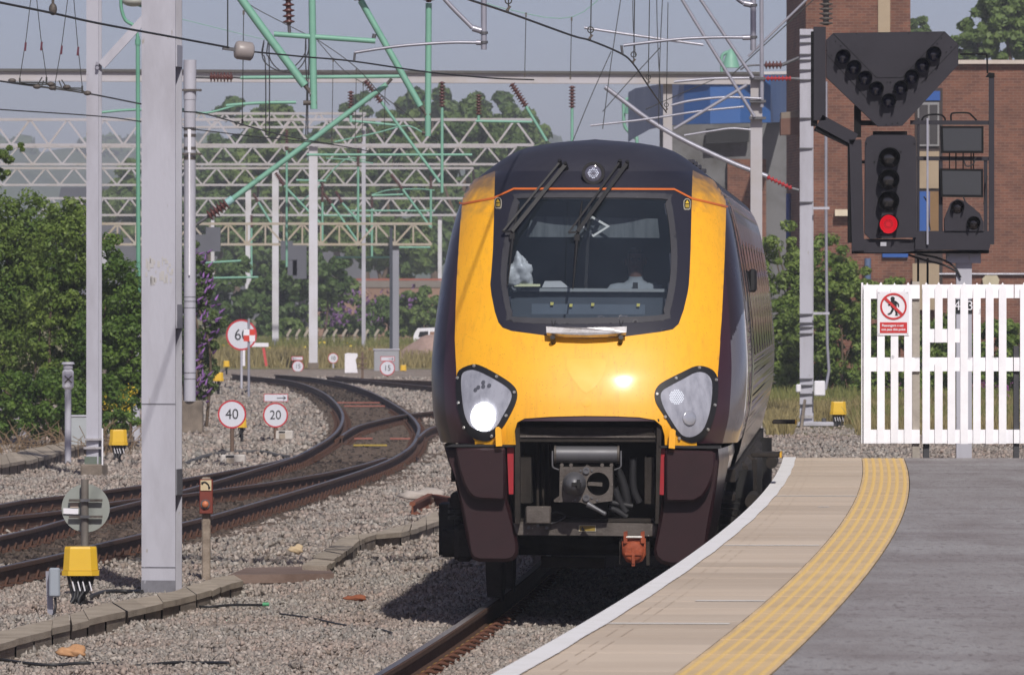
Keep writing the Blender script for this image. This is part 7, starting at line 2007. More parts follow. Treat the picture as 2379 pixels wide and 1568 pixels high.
# tower: plan turned a little so that its left flank shows
gzpy = 675 + (CZ - GZ) * F / BD
A_, B_ = W(1872, 0, BD), W(2115, 0, BD); back_l = W(1827, 0, BD + 6)
zt_ = 14.5
b = MB(); b.prism([Vector((A_.x, BD, GZ)), Vector((B_.x, BD, GZ)), Vector((B_.x, BD + 6, GZ)), Vector((back_l.x, BD + 6, GZ))], (0, 0, zt_)); b.build('tower_wall', M_brick, r)
bpoly('stone_strip', [(2040, -300), (2068, -300), (2068, 160), (2040, 160)], .2, mat('tan_stone', C(178, 160, 136), .85, 0, C(160, 142, 118), vscale=1, coords='pos'), -.06)
b = MB(); b.prism([W(2115.2, 148, BD + .5), W(2700, 148, BD + .5), W(2700, gzpy, BD + .5), W(2115.2, gzpy, BD + .5)], (0, 8, 0)); b.build('main_wall', M_brick, r)
bpoly('parapet_coping', [(2116, 140), (2705, 140), (2705, 149), (2116, 149)], 8.2, mat('pale_coping', C(206, 194, 184), .8), .3)
bpoly('lamp_box', [(1940, 487), (1982, 487), (1982, 502), (1940, 502)], .3, mat('cream_lamp_box', C(226, 214, 190), .5), -.3)
bpoly('ledge', [(1815, 262), (1872, 256), (1872, 272), (1815, 276)], 1.0, M_concdk, 2.0); bpoly('ledge_block', [(1814, 276), (1868, 272), (1868, 312), (1814, 314)], 1.0, mat('brown_block', C(120, 88, 76), .9), 2.0)
# window strip to the right of the tower
M_bluepan = mat('blue_panel', C(44, 92, 168), .35, 0, C(36, 78, 148), vscale=1, coords='pos'); M_beige = mat('beige_panel', C(170, 152, 128), .8, 0, C(150, 132, 110), vscale=2, coords='pos')
bpoly('strip_reveal', [(2126, 205), (2190, 205), (2190, 690), (2126, 690)], .3, mat('dark_reveal', C(60, 50, 48), .8), .44)
bpoly('blue_panel', [(2130, 212), (2184, 212), (2184, 234), (2130, 234)], .1, M_bluepan, .38)
for y0, y1 in ((238, 340),):
    wf = bpoly('window_frame', [(2132, y0), (2182, y0), (2182, y1), (2132, y1)], .1, mat('grey_window_frame', C(140, 140, 142), .6), .36)
    for x0, x1 in ((2136, 2156), (2160, 2178)):
        bpoly('pane', [(x0, y0 + 6), (x1, y0 + 6), (x1, y1 - 6), (x0, y1 - 6)], .02, M_glassS, .335, wf)
bpoly('beige_panel', [(2132, 352), (2182, 352), (2182, 438), (2132, 438)], .1, M_beige, .38)
bpoly('blue_panel', [(2132, 445), (2160, 445), (2160, 545), (2132, 545)], .1, M_bluepan, .36); bpoly('tan_panel', [(2160, 445), (2182, 445), (2182, 545), (2160, 545)], .1, mat('ochre_panel', C(136, 106, 70), .8), .37)
bpoly('blue_panel', [(2050, 583), (2110, 583), (2110, 598), (2050, 598)], .1, M_bluepan, -.12); bpoly('door_panel', [(2120, 612), (2182, 612), (2182, 720), (2120, 720)], .1, M_beige, -.12)
b = MB(); b.tube([W(2016, 600, BD - .3), W(2016, gzpy, BD - .3)], .09, 8); b.build('blue_pipe', mat('blue_grey_pipe', C(92, 112, 146), .5), r)
b = MB(); b.tube([W(1832, 450, BD + 4), W(1832, 560, BD + 4)], .07, 8); b.build('blue_pipe', mat('blue_pipe', C(40, 70, 150), .5), r)
b = MB(); b.tube([W(2180, 637, BD + .42), W(2700, 637, BD + .42)], .035, 6); b.build('wall_pipe', M_galv2, r)
bpoly('bulkhead_lamp', [(2282, 648), (2290, 640), (2316, 640), (2322, 650), (2318, 668), (2286, 668)], .2, mat('lamp_cream', C(196, 186, 160), .5), .25)
# blue fronted building
r2 = thing('blue_building', W(1650, 880, 268), 'low building with a curved blue and grey fascia behind the train', 'building')
def arc(px0, px1, d0, d1, n=10): return [W(px0 + (px1 - px0) * i / n, 0, d0 + (d1 - d0) * i / n + 3 * (1 - math.sin(math.pi * i / n * .5 + math.pi / 2 * 0)) * 0) for i in range(n + 1)]
def fascia(name, pxs, ytop, ybot, m):
    fr = []; 
    for x, d_, yt, yb in pxs: fr.append((W(x, yt, d_), W(x, yb, d_)))
    b = MB(); n = len(fr); vs = [q for pr in fr for q in pr] + [q + Vector((0, .8, 0)) for pr in fr for q in pr]
    fs = []
    for i in range(n - 1): fs += [(2 * i, 2 * i + 2, 2 * i + 3, 2 * i + 1), (2 * n + 2 * i, 2 * n + 2 * i + 1, 2 * n + 2 * i + 3, 2 * n + 2 * i + 2), (2 * i, 2 * n + 2 * i, 2 * n + 2 * i + 2, 2 * i + 2), (2 * i + 1, 2 * i + 3, 2 * n + 2 * i + 3, 2 * n + 2 * i + 1)]
    fs += [(0, 1, 2 * n + 1, 2 * n), (2 * n - 2, 4 * n - 2, 4 * n - 1, 2 * n - 1)]
    b.add(vs, fs); return b.build(name, m, r2)
fascia('grey_fascia', [(1460, 282, 215, 330), (1475, 275, 206, 320), (1510, 268, 200, 300), (1550, 265, 194, 292), (1589, 264, 186, 290)], 0, 0, mat('grey_blue_fascia', C(112, 126, 162), .5, 0, C(100, 114, 150), vscale=.5, coords='pos'))
fascia('blue_fascia', [(1589, 264, 176, 289), (1650, 263, 174, 288), (1720, 263, 173, 286), (1790, 264, 172, 285)], 0, 0, mat('blue_fascia', C(56, 102, 168), .45, 0, C(48, 92, 156), vscale=.4, coords='pos'))
fascia('blue_fascia', [(1790, 264, 172, 285), (1812, 268, 173, 284), (1830, 276, 175, 282)], 0, 0, MATS['blue_fascia'])
fascia('fascia_cap', [(1585, 263.6, 171, 177), (1650, 262.6, 169, 175), (1720, 262.6, 168, 174), (1830, 262.8, 166, 173)], 0, 0, mat('pale_cap', C(206, 204, 206), .6))
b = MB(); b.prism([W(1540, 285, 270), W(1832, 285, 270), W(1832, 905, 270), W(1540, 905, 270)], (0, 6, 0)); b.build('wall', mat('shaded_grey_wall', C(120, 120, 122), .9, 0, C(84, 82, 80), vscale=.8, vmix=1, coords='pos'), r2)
b = MB(); b.prism([W(1690, 370, 269.6), W(1780, 370, 269.6), W(1780, 905, 269.6), W(1690, 905, 269.6)], (0, .3, 0)); b.build('brick_panel', M_brick, r2)
b = MB(); b.prism([W(1640, 300, 269.5), W(1740, 296, 269.5), W(1740, 330, 269.5), W(1640, 335, 269.5)], (0, .3, 0)); b.build('dark_opening', M_dark, r2)

# ================================================================== overhead line: masts, lattice gantries, tubes, wires
def gantry(label, x0, x1, yt, yb, d, panel, cols=(), style='warren', m=None, depth_=.7, drop=()):
    m = m or M_lattice; k = px2m(d); r = thing('lattice_gantry', W((x0 + x1) / 2, yb, d), label, 'gantry', 'lattice gantries over the tracks')
    cs = max(.085, 4.8 * k)
    for yy in (yt, yb):
        for dd in (0, depth_):
            b = MB(); b.box((W(x0, yy, d) + W(x1, yy, d)) / 2 + Vector((0, dd, 0)), ((x1 - x0) * k, cs, cs)); b.build('chord', m, r)
    n = int(round((x1 - x0) / panel)); mesh = {}
    for i in range(n):
        xa = x0 + (x1 - x0) * i / n; xb = x0 + (x1 - x0) * (i + 1) / n
        kind = i % 2
        for dd in (0,):
            if kind not in mesh:
                b = MB(); p, q = (W(xa, yb, d), W(xb, yt, d)) if kind == 0 else (W(xa, yt, d), W(xb, yb, d))
                b.bar(p, q, cs * .8, cs * .6, up=(0, 1, 0)); o = b.build('brace', m, r); mesh[kind] = (o.data, Vector((xa * k, 0, 0)))
            else:
                o = bpy.data.objects.new('brace', mesh[kind][0]); link(o); o.parent = r; o.location = Vector((xa * k, 0, 0)) - mesh[kind][1]
        if style == 'box' and i % 1 == 0:
            b = MB(); b.bar(W(xa, yt, d), W(xa, yb, d), cs * .7, cs * .5, up=(0, 1, 0)); b.build('upright', m, r)
    for xa, w_, ybase, mm in cols:
        dcol = d + .3; b = MB(); gy = 675 + (CZ - GZ) * F / d
        b.box((W(xa, yb + 3, dcol) + W(xa, gy, dcol)) / 2, (w_ * k, w_ * k, (gy - yb - 3) * k)); c_ = b.build('column', mm or M_galv, r)
        b = MB(); b.box(W(xa, gy - 8, dcol), (w_ * k * 1.25, w_ * k * 1.25, 16 * k)); b.build('plinth', M_concdk, c_)
    return r
M_colw = mat('white_column', C(210, 210, 218), .6, 0, C(186, 182, 180), vscale=.7, vmix=.8, coords='pos')
gantry('nearest lattice gantry, its zigzag beam highest against the trees', -60, 1240, 278, 337, 296, 44, cols=((728, 20, 860, M_colw), (-50, 20, 860, None)))
gantry('second lattice gantry, hanging just below the highest beam', -60, 1200, 341, 382, 345, 34, cols=((640, 15, 850, M_colw), (1190, 16, 850, None)))
gantry('third lattice gantry, at the middle height', -60, 1100, 391, 430, 405, 33, cols=((577, 13, 868, M_colw),))
gantry('fourth lattice gantry, low above the dark warehouse', 90, 1090, 461, 500, 480, 30, cols=((494, 8, 855, M_colw), (1022, 9, 850, M_colw)))
gantry('fifth lattice gantry, faint behind the top of the highest beam', 440, 850, 264, 296, 335, 28, cols=((845, 9, 850, None),))
sgt = gantry('lowest square-panelled signal gantry with dark signal backs', 230, 1003, 520, 568, 310, 44, style='box', m=mat('ochre_cream_paint', C(180, 172, 162), .7, 0, C(170, 154, 124), vscale=.5, vmix=1, coords='pos'), cols=((917, 20, 850, mat('grey_split_column', C(150, 152, 164), .6, 0, C(130, 132, 142), vscale=.4, coords='pos')), (240, 16, 850, None)))
for x0, x1, y0, y1 in ((452, 478, 545, 592), (478, 512, 528, 585), (452, 476, 595, 622), (652, 680, 560, 605), (680, 712, 570, 648), (668, 690, 604, 640)):
    b = MB(); b.prism([W(x0, y0, 309), W(x1, y0, 309), W(x1, y1, 309), W(x0, y1, 309)], (0, .35, 0)); b.build('signal_back', mat('signal_back_grey', C(96, 98, 108), .6, 0, C(84, 86, 94), vscale=1), sgt)
b = MB(); b.prism([W(905, 530, 309.6), W(912, 530, 309.6), W(912, 852, 309.6), W(905, 852, 309.6)], (0, .3, 0)); b.build('column_shade_strip', mat('dark_side', C(60, 66, 78), .6), sgt)  # dark strip painted as the shaded left side of the column

# solid beam right across
r = thing('beam_gantry', W(900, 190, 218), 'long plain cream beam right across the sky on a cream post', 'gantry')
k = px2m(218)
tilt = lambda x: 160 + (x / 1800.0) * 8
b = MB(); b.prism([W(-80, tilt(-80) + 6, 218), W(1770, tilt(1770) + 6, 218), W(1770, tilt(1770) + 26, 218), W(-80, tilt(-80) + 26, 218)], (0, .06, 0)); b.build('web', M_lattice, r)
b = MB(); b.prism([W(-80, tilt(-80), 217.9), W(1770, tilt(1770), 217.9), W(1770, tilt(1770) + 6, 217.9), W(-80, tilt(-80) + 6, 217.9)], (0, .3, 0)); b.build('top_flange', mat('dark_flange', C(92, 90, 88), .8), r)
b = MB(); b.prism([W(-80, tilt(-80) + 26, 217.9), W(1770, tilt(1770) + 26, 217.9), W(1770, tilt(1770) + 29, 217.9), W(-80, tilt(-80) + 29, 217.9)], (0, .3, 0)); b.build('bottom_flange', M_lattice, r)
b = MB(); gy = 675 + (CZ - GZ) * F / 218; b.box((W(1551, 190, 218.3) + W(1551, gy, 218.3)) / 2, (21 * k, .24, (gy - 190) * k)); b.build('post', M_lattice, r)

def assembly(name, label, cat, d, parts, group=None, base=None):
    allp = [p for q in parts for p in q[1]]
    bx = base or (sum(p[0] for p in allp) / len(allp), max(p[1] for p in allp)); r = thing(name, W(bx[0], bx[1], d), label, cat, group)
    for nm, pts, rad, m in parts:
        b = MB(); P = [W(x, y, d) for x, y in pts]
        if nm == 'insulator': insulator(b, P[0], P[1], rad, max(5, int((P[1] - P[0]).length / .07)))
        else: b.tube(catmull(P, 5) if len(P) > 2 else P, rad, 8)
        b.build(nm, m, r)
    return r
g = 'cantilever arms of the overhead line'
assembly('cantilever', 'galvanised cantilever arm with a curved steady arm, left of the train roof', 'cantilever', 79.0, [
    ('drop_post', [(1124, -60), (1124, 116)], .027, M_galv2), ('diagonal', [(990, -60), (1036, 2), (1098, 66)], .021, M_galv2), ('clamp', [(1098, 66), (1118, 72)], .03, M_galv2),
    ('steady_arm', [c12(1700, 300), c12(1500, 300), c12(1200, 320), c12(1000, 345), c12(840, 370)], .014, M_galv2), ('clamp', [c12(1690, 300), c12(1760, 302)], .024, M_galv2), ('wire_clip', [c12(842, 370), c12(836, 428)], .011, M_gear2), ('collar', [(1124, 74), (1124, 80)], .038, M_gear2), ('collar', [(1124, 96), (1124, 102)], .038, M_gear2)], g)
assembly('cantilever', 'galvanised cantilever arm with a curved steady arm over the train, right of its roof', 'cantilever', 79.6, [
    ('drop_post', [(1750, -60), (1750, 118)], .027, M_galv2), ('diagonal', [(1690, -40), (1712, -4), (1728, 8)], .021, M_galv2), ('clamp', [(1728, 8), (1748, 12)], .03, M_galv2),
    ('steady_arm', [c13(2040, 280), c13(1850, 280), c13(1600, 290), c13(1350, 315), c13(1145, 340)], .014, M_galv2), ('clamp', [c13(2030, 282), c13(2130, 280)], .024, M_galv2), ('wire_clip', [c13(1130, 340), c13(1138, 402)], .012, M_gear2), ('collar', [(1750, 10), (1750, 16)], .038, M_gear2), ('collar', [(1750, 84), (1750, 90)], .038, M_gear2)], g)
assembly('cantilever', 'mint green hanging frame with a long slanting tube, nearest the sky centre left', 'cantilever', 125, [
    ('diagonal', [(540, -40), (565, 5), c12(490, 600)], .060, M_mint), ('drop_tube', [(724, -60), (729, 254)], .052, M_mint), ('link', [c12(490, 600), c12(545, 665)], .03, M_gear),
    ('clamp', [c12(525, 660), c12(570, 662)], .04, M_gear2), ('clamp', [c12(480, 722), c12(575, 720)], .035, M_gear), ('registration_tube', [c12(275, 240), c12(985, 290)], .038, M_mint), ('insulator', [(669, -20), c12(380, 175)], .09, M_ins), ('link', [c12(380, 175), c12(385, 240)], .025, M_gear2)], g)
assembly('cantilever', 'mint green hanging frame with a slanting and an upright tube right of sky centre', 'cantilever', 126, [
    ('insulator', [(815, -55), (838, 2)], .09, M_ins), ('diagonal', [(838, 2), c12(1300, 745)], .048, M_mint), ('link', [c12(1300, 745), c12(1345, 800)], .03, M_gear), ('insulator', [(996, -60), (996, 6)], .10, M_ins), ('drop_tube', [(996, 8), c12(1352, 955)], .046, M_mint), ('clamp', [c12(1330, 803), c12(1372, 803)], .04, M_gear), ('clamp', [c12(980, 240), c12(965, 300)], .03, M_gear2), ('clamp', [c12(1310, 930), c12(1352, 935)], .03, M_gear)], g)
assembly('cantilever', 'long slanting mint green strut ending in a brown insulator at the banded mast', 'cantilever', 163.3, [
    ('anchor', [(456, 522), (484, 503)], .03, M_gear2), ('insulator', [(484, 503), (529, 471)], .12, M_ins), ('socket', [(527, 472), (541, 462)], .075, mat('pale_mint', C(160, 206, 206), .5)), ('strut', [(538, 464), c12(1065, 592)], .052, M_mint), ('link', [c12(1065, 592), c12(1100, 552)], .03, M_gear), ('steady_arm', [c12(-60, 742), (c12(0, 735)), c12(180, 722), c12(430, 718)], .03, M_mint), ('steady_arm', [(222, 263), (300, 256), (421, 254)], .025, M_mint), ('steady_arm', [(421, 254), (478, 263), (560, 242)], .022, M_mint)], g)
def drop(label, d, xi, y0, y1, yt, diag=None, bar=None, extra=()):
    pts = [('insulator', [(xi, y0), (xi, y1)], .085, M_ins), ('drop_tube', [(xi, y1), (xi, yt)], .036 * max(1, d / 260), M_mint)]
    if diag: pts += [('insulator', [diag[0], diag[1]], .095, M_ins), ('diagonal', [diag[1], diag[2]], .036 * max(1, d / 260), M_mint)]
    if bar: pts += [('registration_tube', list(bar), .03 * max(1, d / 260), M_mint)]
    for e in extra: pts.append(('steady_arm', list(e), .018 * max(1, d / 260), M_mint))
    return assembly('cantilever', label, 'cantilever', d, pts, g)
drop('mint green upright with a brown insulator just left of the train roof', 205, 1027, 190, 250, 448, ((848, 188), (886, 238), (1022, 424)), ((712, 360), (1097, 360)), ([c12(700, 995), c12(1000, 930), c12(1200, 882), c12(1330, 935)],))
drop('mint green frame with brown insulator whose slanting tube meets the train roof', 205, 1329, 200, 252, 330, ((1188, 195), (1222, 248), (1270, 328)), ((1105, 282), (1236, 284)))
drop('short mint green hanger below the long beam, left of the insulator pair', 212, 815, 212, 268, 285, None, (c12(820, 848), c12(1150, 880)))
drop('short mint green hanger below the long beam, right of the insulator pair', 212, 1112, 220, 268, 284)
drop('mint green far hanger left of the leftmost grey column', 300, 666, 302, 350, 620, None, (c12(430, 1262), c12(640, 1268)))
drop('mint green far hanger left of the grey middle column', 330, 749, 420, 470, 560, ((640, 402), (660, 432), (745, 520)), None, ([(700, 468), (735, 440), (800, 372), (850, 372)],))
drop('mint green far hanger crossing the second gantry', 330, 832, 345, 388, 540, ((752, 450), (770, 474), (830, 560)), None, ([c12(640, 1110), c12(800, 1120), c12(970, 1145)],))
drop('mint green far hanger crossing the fourth gantry at its middle', 380, 864, 455, 485, 600, ((780, 445), (795, 472), (860, 545)))
drop('mint green far hanger with a long slanting tube left of the train nose', 360, 1001, 410, 440, 530, ((908, 405), (935, 440), (1000, 528)), (c12(960, 1370), c12(1180, 1362)), ([c12(960, 1365), c12(1090, 1330), c12(1300, 1325), c12(1400, 1335)],))
drop('faint mint green far hanger between the left columns', 400, 584, 500, 530, 640, ((588, 450), (600, 470), (640, 535)))
for i, (a, b_, d) in enumerate((((455, 612), (560, 606), 330), ((495, 646), (600, 644), 340), ((780, 598), (925, 598), 350), ((815, 490), (1010, 490), 370), ((905, 575), (1000, 575), 360), ((715, 500), (860, 503), 400))):
    bb = MB(); bb.tube([W(*a, d), W(*b_, d)], .045, 6); o = bb.build('registration_tube', M_mint); tag(o, ('lowest mint green level tube, at the left beyond the banded mast', 'thin mint green level tube below the left signal backs', 'mint green level tube across the dark grey far column', 'mint green level tube in front of the fourth gantry', 'short mint green level tube at the right end of the signal gantry', 'mint green level tube left of the fourth gantry middle')[i], 'tube')

# right-hand group around the cream post
pr = thing('overhead_line_mast', W(1757, 900, 166), 'cream post with clamps and tubes rising behind the train roof', 'mast')
k = px2m(166)
b = MB(); gy = 675 + (CZ - GZ) * F / 166; b.box((W(1757, 184, 166) + W(1757, gy, 166)) / 2, (27 * k, .2, (gy - 184) * k)); b.build('column', M_lattice, pr)
b = MB(); b.tube([W(1769, -40, 165.8), W(1770, 250, 165.8)], 5 * k, 10); b.build('side_tube', M_galv2, pr)
for yy in (183, 236, 275):
    b = MB(); b.box(W(1760, yy, 165.85), (38 * k, .26, .05)); b.build('clamp', M_gear2, pr)
for nm, pts, rr_ in (('diagonal', [(1575, -30), c13(1600, 30), c13(2120, 870)], 4), ('diagonal', [(1610, -30), c13(1720, 0), c13(2110, 580)], 4), ('stay', [cR(1170, 355), cR(600, 700)], 4),
                     ('arm', [c13(1500, 785), c13(1650, 750), c13(1900, 725), c13(2170, 735)], 3), ('arm', [c13(900, 935), c13(1300, 890), c13(1700, 830), c13(2040, 795)], 2.6), ('arm', [cR(680, 750), cR(900, 715), cR(1050, 695), cR(1200, 705)], 2.6), ('bar', [c13(855, 208), c13(1300, 275), c13(1740, 335)], 3.2)):
    b = MB(); P = [W(x, y, 165.7) for x, y in pts]; b.tube(catmull(P, 5) if len(P) > 2 else P, rr_ * k, 8); b.build(nm, M_galv2, pr)
assembly('cantilever', 'grey cantilever with two red insulators held by the tall right-hand mast', 'cantilever', 170.6, [
    ('insulator', [(1772, 183), (1840, 183)], .055, M_redsteel), ('top_tube', [cR(600, 330), cR(900, 305), cR(1310, 300)], .028, M_galv2), ('end_fitting', [(1838, 183), (1858, 184)], .03, M_gear2),
    ('insulator', [cR(1330, 1075), cR(1525, 1165)], .055, M_redsteel), ('strut', [cR(60, 370), cR(500, 690), cR(1000, 940), cR(1330, 1070)], .048, M_galv2), ('end_fitting', [cR(1525, 1165), cR(1580, 1180)], .035, M_gear2),
    ('insulator', [cR(1310, 200), cR(1450, 198)], .085, M_ins), ('end_fitting', [cR(1450, 198), cR(1580, 140)], .035, M_gear2), ('link', [cR(1120, 235), cR(1180, 205), cR(1310, 198)], .018, M_gear2)], g)
insulator_thing(W(1919, 60, 171), W(1919, -40, 171), .14, 'grey ribbed insulator standing above the left edge of the signal', 9, M_gear, None)
for i, (a, b_) in enumerate((((1874, 0), (1738, 132)), ((1890, 0), (1700, 175)))):
    b = MB(); b.tube([W(*a, 172), W(*b_, 172)], (.028, .012)[i], 6); o = b.build('stay_wire', (M_galv2, M_wire)[i]); tag(o, ('pale stay rod slanting across the brick tower edge', 'thin dark stay wire slanting beside the pale stay rod')[i], 'wire')
# swan-neck lamps in mint green
for x0, y0, d, lb in ((1698, 158, 300, 'mint green swan-neck lamp left of the brick tower'), (1470, 265, 330, 'faint mint green swan-neck lamp beside the grey fascia')):
    k = px2m(d); r = thing('swan_neck_lamp', W(x0, 860, d), lb, 'lamp post', 'mint green swan-neck lamps')
    b = MB(); b.lathe(W(x0, y0, d), (0, 0, 1), [(21 * k, 0), (19 * k, 8 * k), (12 * k, 30 * k), (6 * k, 40 * k), (1.5 * k, 44 * k)], 14); b.build('shade', M_mint, r)
    b = MB(); b.tube(catmull([W(x0 - 5, y0 - 38, d), W(x0 - 20, y0 - 28, d), W(x0 - 21, y0 - 5, d), W(x0 - 18, y0 + 30, d), W(x0 + 4, y0 + 55, d), W(x0 + 10, y0 + 75, d), W(x0 + 10, y0 + 300, d)], 6), 4 * k, 8); b.tube([W(x0 + 10, y0 + 300, d), W(x0 + 10, 860, d)], 4 * k, 8); b.build('stem', M_mint, r)

# wires
WZ = 4.62
def Hh(x, y, z=WZ): dd = F * (z - CZ) / (HY - y); return W(x, y, dd)
def wire(name, px, label, r=.0075, z=WZ, m=None, d=None, group='overhead wires'):
    P = [Hh(x, y, z) if d is None else W(x, y, d if not isinstance(d, (list, tuple)) else d[i]) for i, (x, y) in enumerate(px)]
    b = MB(); b.tube(catmull(P, 5) if len(P) > 2 else P, r, 6); o = b.build(name, m or M_wire); tag(o, label, 'wire', group); return o
wire('contact_wire', [(-20, 2), (0, 6.6), (123, 31.5), (229, 55), (408, 88), (531, 111)], 'thick contact wire slanting in from the top left to the grey insulator', .0095)
wire('contact_wire', [(588, 121), (711, 133), (821, 143), (993, 168), (1140, 182), (1240, 186)], 'contact wire running right from the grey insulator towards the train roof', .008)
cyl_ = thing('section_insulator', Hh(566, 118), 'fat grey cylinder insulator hung in the left contact wire', 'insulator')
a, b_ = Hh(545, 116), Hh(588, 121); mid = (a + b_) / 2; dv = (b_ - a).normalized(); dv = Vector((1, .25, -.12)).normalized()
b = MB(); b.lathe(mid - dv * .085, dv, [(.04, 0), (.07, .01), (.082, .03), (.082, .15), (.06, .168), (.03, .17)], 18); b.build('body', mat('grey_porcelain', C(160, 152, 150), .4, 0, C(136, 128, 126), vscale=6), cyl_)
b = MB(); b.bar(mid - dv * .19, mid - dv * .08, .05, .03); b.build('clamp', M_gear2, cyl_)
b = MB(); b.tube([Hh(529, 110), Hh(529, 110) + Vector((0, 0, .6))], .006, 5); b.build('dropper', M_wire, cyl_)
wire('contact_wire', [(-20, 187), (0, 189), (60, 198), (199, 217), (327, 242), (421, 259), (478, 265.5), (595, 299), (680, 320), (775, 336)], 'dark contact wire passing behind both left masts below the long beam', .009)
wire('contact_wire', [(-20, 253), (0, 255), (229, 270.5), (327, 283), (421, 297), (595, 318), (760, 335), (860, 352)], 'lower thin contact wire crossing behind the masts at the left', .008)
wire('contact_wire', [(1080, -6), (1090, 0), (1181, 30), (1328, 83), (1372, 95), (1443, 125), (1472, 150), (1506, 200), (1530, 235), (1548, 262)], 'contact wire bending down to the right above the train roof', .0085)
wire('catenary_wire', [(1105, -4), (1170, 20), (1330, 40), (1450, -60)], 'thin mint green catenary wire dipping above the train', .007, m=M_mint, d=150)
wire('feeder_wire', [(420, 45), (595, 88), (620, 91)], 'thin green wire slanting down right of the broad mast', .006, m=M_mint, d=150)
wire('catenary_wire', [(560, -10), (590, 18), (700, 75), (745, 98), (830, 160), (905, 245)], 'thin green wire following the slanting mint tube downwards', .009, m=M_wire, d=160)
wire('catenary_wire', [(738, 96), (800, 165), (870, 210), (950, 270), (1020, 330)], 'thin dark wire slanting from the level mint tube to the right', .009, d=165)
dl = [(1181, 30, 'dropper wire nearest the grey cantilever post'), (1372, 95, 'dropper wire left of the curved steady arm end'), (1472, 150, 'dropper wire just right of the steady arm end'), (1506, 200, 'dropper wire halfway down the bending contact wire'), (1548, 262, 'dropper wire at the lowest end of the bending contact wire')]
for x, y, lb in dl:
    p = Hh(x, y); r = thing('dropper_wire', p, lb, 'wire', 'dropper wires over the train')
    b = MB(); b.tube([p, p + Vector((.02, 0, 1.3))], .005, 5); b.build('strand', M_wire, r)
    b = MB(); b.ring(p + Vector((0, -.005, .09)), (0, -1, 0), .02, .03, .012, 10); b.build('loop', M_wire, r)
    b = MB(); b.bar(p + Vector((-.015, 0, .01)), p + Vector((.015, 0, .05)), .02, .02); b.build('clip', M_gear, r)
for i, (x, y0, y1, d, lb) in enumerate(((1222, 30, 180, 150, 'thin dropper between the two catenary dips'), (1328, 40, 185, 150, 'thin dropper under the mint catenary sag'), (566, 25, 287, 128, 'thin long dropper beside the grey cylinder insulator'), (774, 135, 330, 165, 'thin dropper right of the upright mint tube'), (828, 160, 330, 168, 'thin dropper below the curved steady arm tip'), (844, 190, 330, 170, 'second thin dropper below the curved steady arm tip'), (895, 200, 325, 170, 'thin dropper right of the brown slanting insulator'))):
    r = thing('dropper_wire', W(x, y1, d), lb, 'wire', 'thin droppers in the middle of the sky')
    b = MB(); b.tube([W(x, y0, d), W(x - 3, y1, d)], .007, 5); b.build('strand', M_wire, r)
    b = MB(); b.bar(W(x - 3, y1, d), W(x - 3, y1 - 10, d), .03, .02); b.build('clip', M_gear, r)
    b = MB(); b.bar(W(x, y0, d), W(x, y0 + 10, d), .03, .02); b.build('clip', M_gear, r)
# the tangle of droppers right of centre
for i, (p, q, lb) in enumerate((((1445, -20), (1400, 300), 'slanting dropper left in the tangle above the train'), ((1470, -20), (1476, 130), 'upright dropper in the tangle above the train'), ((1540, -20), (1530, 290), 'long dropper right in the tangle above the train'), ((1525, -20), (1536, 240), 'thin inner dropper in the tangle above the train'), ((1420, 120), (1330, 330), 'low slanting dropper wire above the roof dome'), ((1535, 110), (1400, 260), 'cross wire slanting left through the tangle'), ((1660, 185), (1500, 255), 'dark wire sloping left below the red insulator'))):
    wire('dropper_wire', [p, ((p[0] + q[0]) / 2 - 2, (p[1] + q[1]) / 2), q], lb, .009, d=158, group='tangle of wires above the train')
# jumper loops by the grey insulator
jp = thing('jumper_cable', W(660, 320, 140), 'black jumper cables hanging in long loops under the level mint tube', 'cable')
for pts in ([c12(205, 285), c12(190, 380), c12(215, 450), c12(218, 950)], [c12(235, 290), c12(225, 380), c12(243, 460), c12(243, 950)], [c12(497, 265), c12(495, 400), c12(505, 620), c12(498, 945)], [c12(518, 270), c12(520, 420), c12(512, 640), c12(512, 945)], [c12(205, 290), c12(200, 420), c12(300, 495), c12(400, 480), c12(490, 380), c12(498, 270)], [c12(240, 300), c12(250, 420), c12(330, 500), c12(440, 490), c12(510, 380), c12(520, 275)]):
    b = MB(); b.tube(catmull([W(x, y, 140) for x, y in pts], 6), .011, 6); b.build('loop', M_cable, jp)
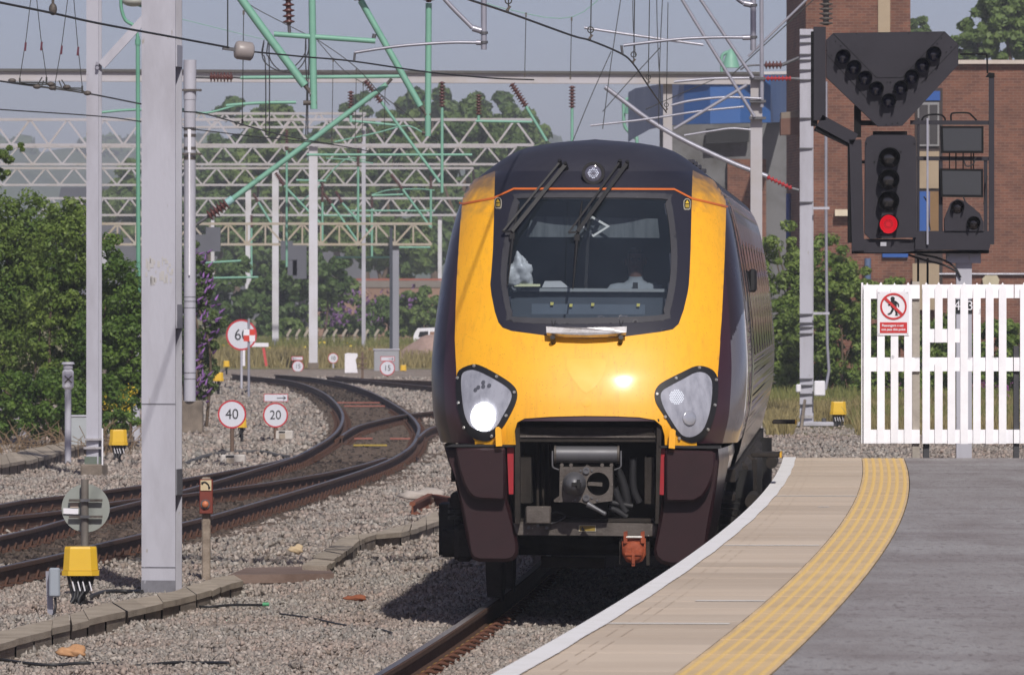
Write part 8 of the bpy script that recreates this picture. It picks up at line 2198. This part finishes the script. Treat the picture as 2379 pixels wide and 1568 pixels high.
# section insulator frame hung on four wires at the left
si = thing('section_insulator', Hh(130, 200), 'dark insulator frame slung on four thin wires below the long beam at the left', 'insulator')
D_ = 88.0
for x0, x1, y0, y1 in ((75, 46, 0, 182), (82, 108, 0, 180), (161, 128, 0, 195), (169, 191, 0, 200)):
    b = MB(); b.tube([W(x0, y0 - 30, D_), W((x0 + x1) / 2, (y0 + y1) / 2, D_), W(x1, y1, D_)], .0042, 5); b.build('sling', M_wire, si)
    b = MB(); xm, ym = x0 + (x1 - x0) * .55, y0 + (y1 - y0) * .6; b.bar(W(xm + 1, ym - 10, D_), W(xm - 1, ym + 10, D_), .02, .02); b.build('toggle', mat('maroon_toggle', C(96, 36, 56), .5), si)
    b = MB(); b.bar(W(x1, y1, D_), W(x1, y1 + 16, D_), .018, .018); b.build('stem', M_wire, si)
for p, q in (((28, 191), (205, 218)), ((46, 192), (110, 193)), ((46, 196), (110, 197)), ((110, 197), (150, 207)), ((150, 207), (191, 211)), ((155, 205), (191, 206)), ((191, 211), (203, 218))):
    b = MB(); b.bar(W(*p, D_), W(*q, D_), .014, .014); b.build('frame_bar', M_wire, si)
for p, q in (((86, 200), (98, 180)), ((96, 204), (101, 188)), ((137, 188), (143, 203)), ((143, 186), (155, 204))):
    b = MB(); b.bar(W(*p, D_), W(*q, D_), .012, .012); b.build('arcing_horn', M_wire, si)
for x, y in ((28, 188), (86, 202), (118, 196), (122, 205), (155, 203), (203, 217)):
    b = MB(); b.sphere(W(x, y, D_), .035, 8, 6, (1.2, .7, .7)); b.build('clamp', M_gear, si)
b = MB(); p = Hh(123, 31.5); b.sphere(p + Vector((0, 0, .03)), .04, 8, 6, (.8, .6, 1.2)); b.tube([p, p + Vector((0, 0, .5))], .012, 6); o = b.build('wire_clamp', M_gear); tag(o, 'dark clamp gripping the thick contact wire at the top left', 'clamp')

# ================================================================== summer haze
hz = MB(); hz.box((0, 1700, 30), (2600, 3900, 66)); o = hz.build('haze', MATS.setdefault('haze', bpy.data.materials.new('haze')), origin=(0, 0, 0)); tag(o, kind='stuff')
hm = MATS['haze']; hm.use_nodes = True; hn = hm.node_tree; hn.nodes.clear()
pv = hn.nodes.new('ShaderNodeVolumePrincipled'); pv.inputs['Color'].default_value = (.86, .90, 1.0, 1); pv.inputs['Density'].default_value = .00038; pv.inputs['Anisotropy'].default_value = 0
ho = hn.nodes.new('ShaderNodeOutputMaterial'); hn.links.new(pv.outputs[0], ho.inputs['Volume'])
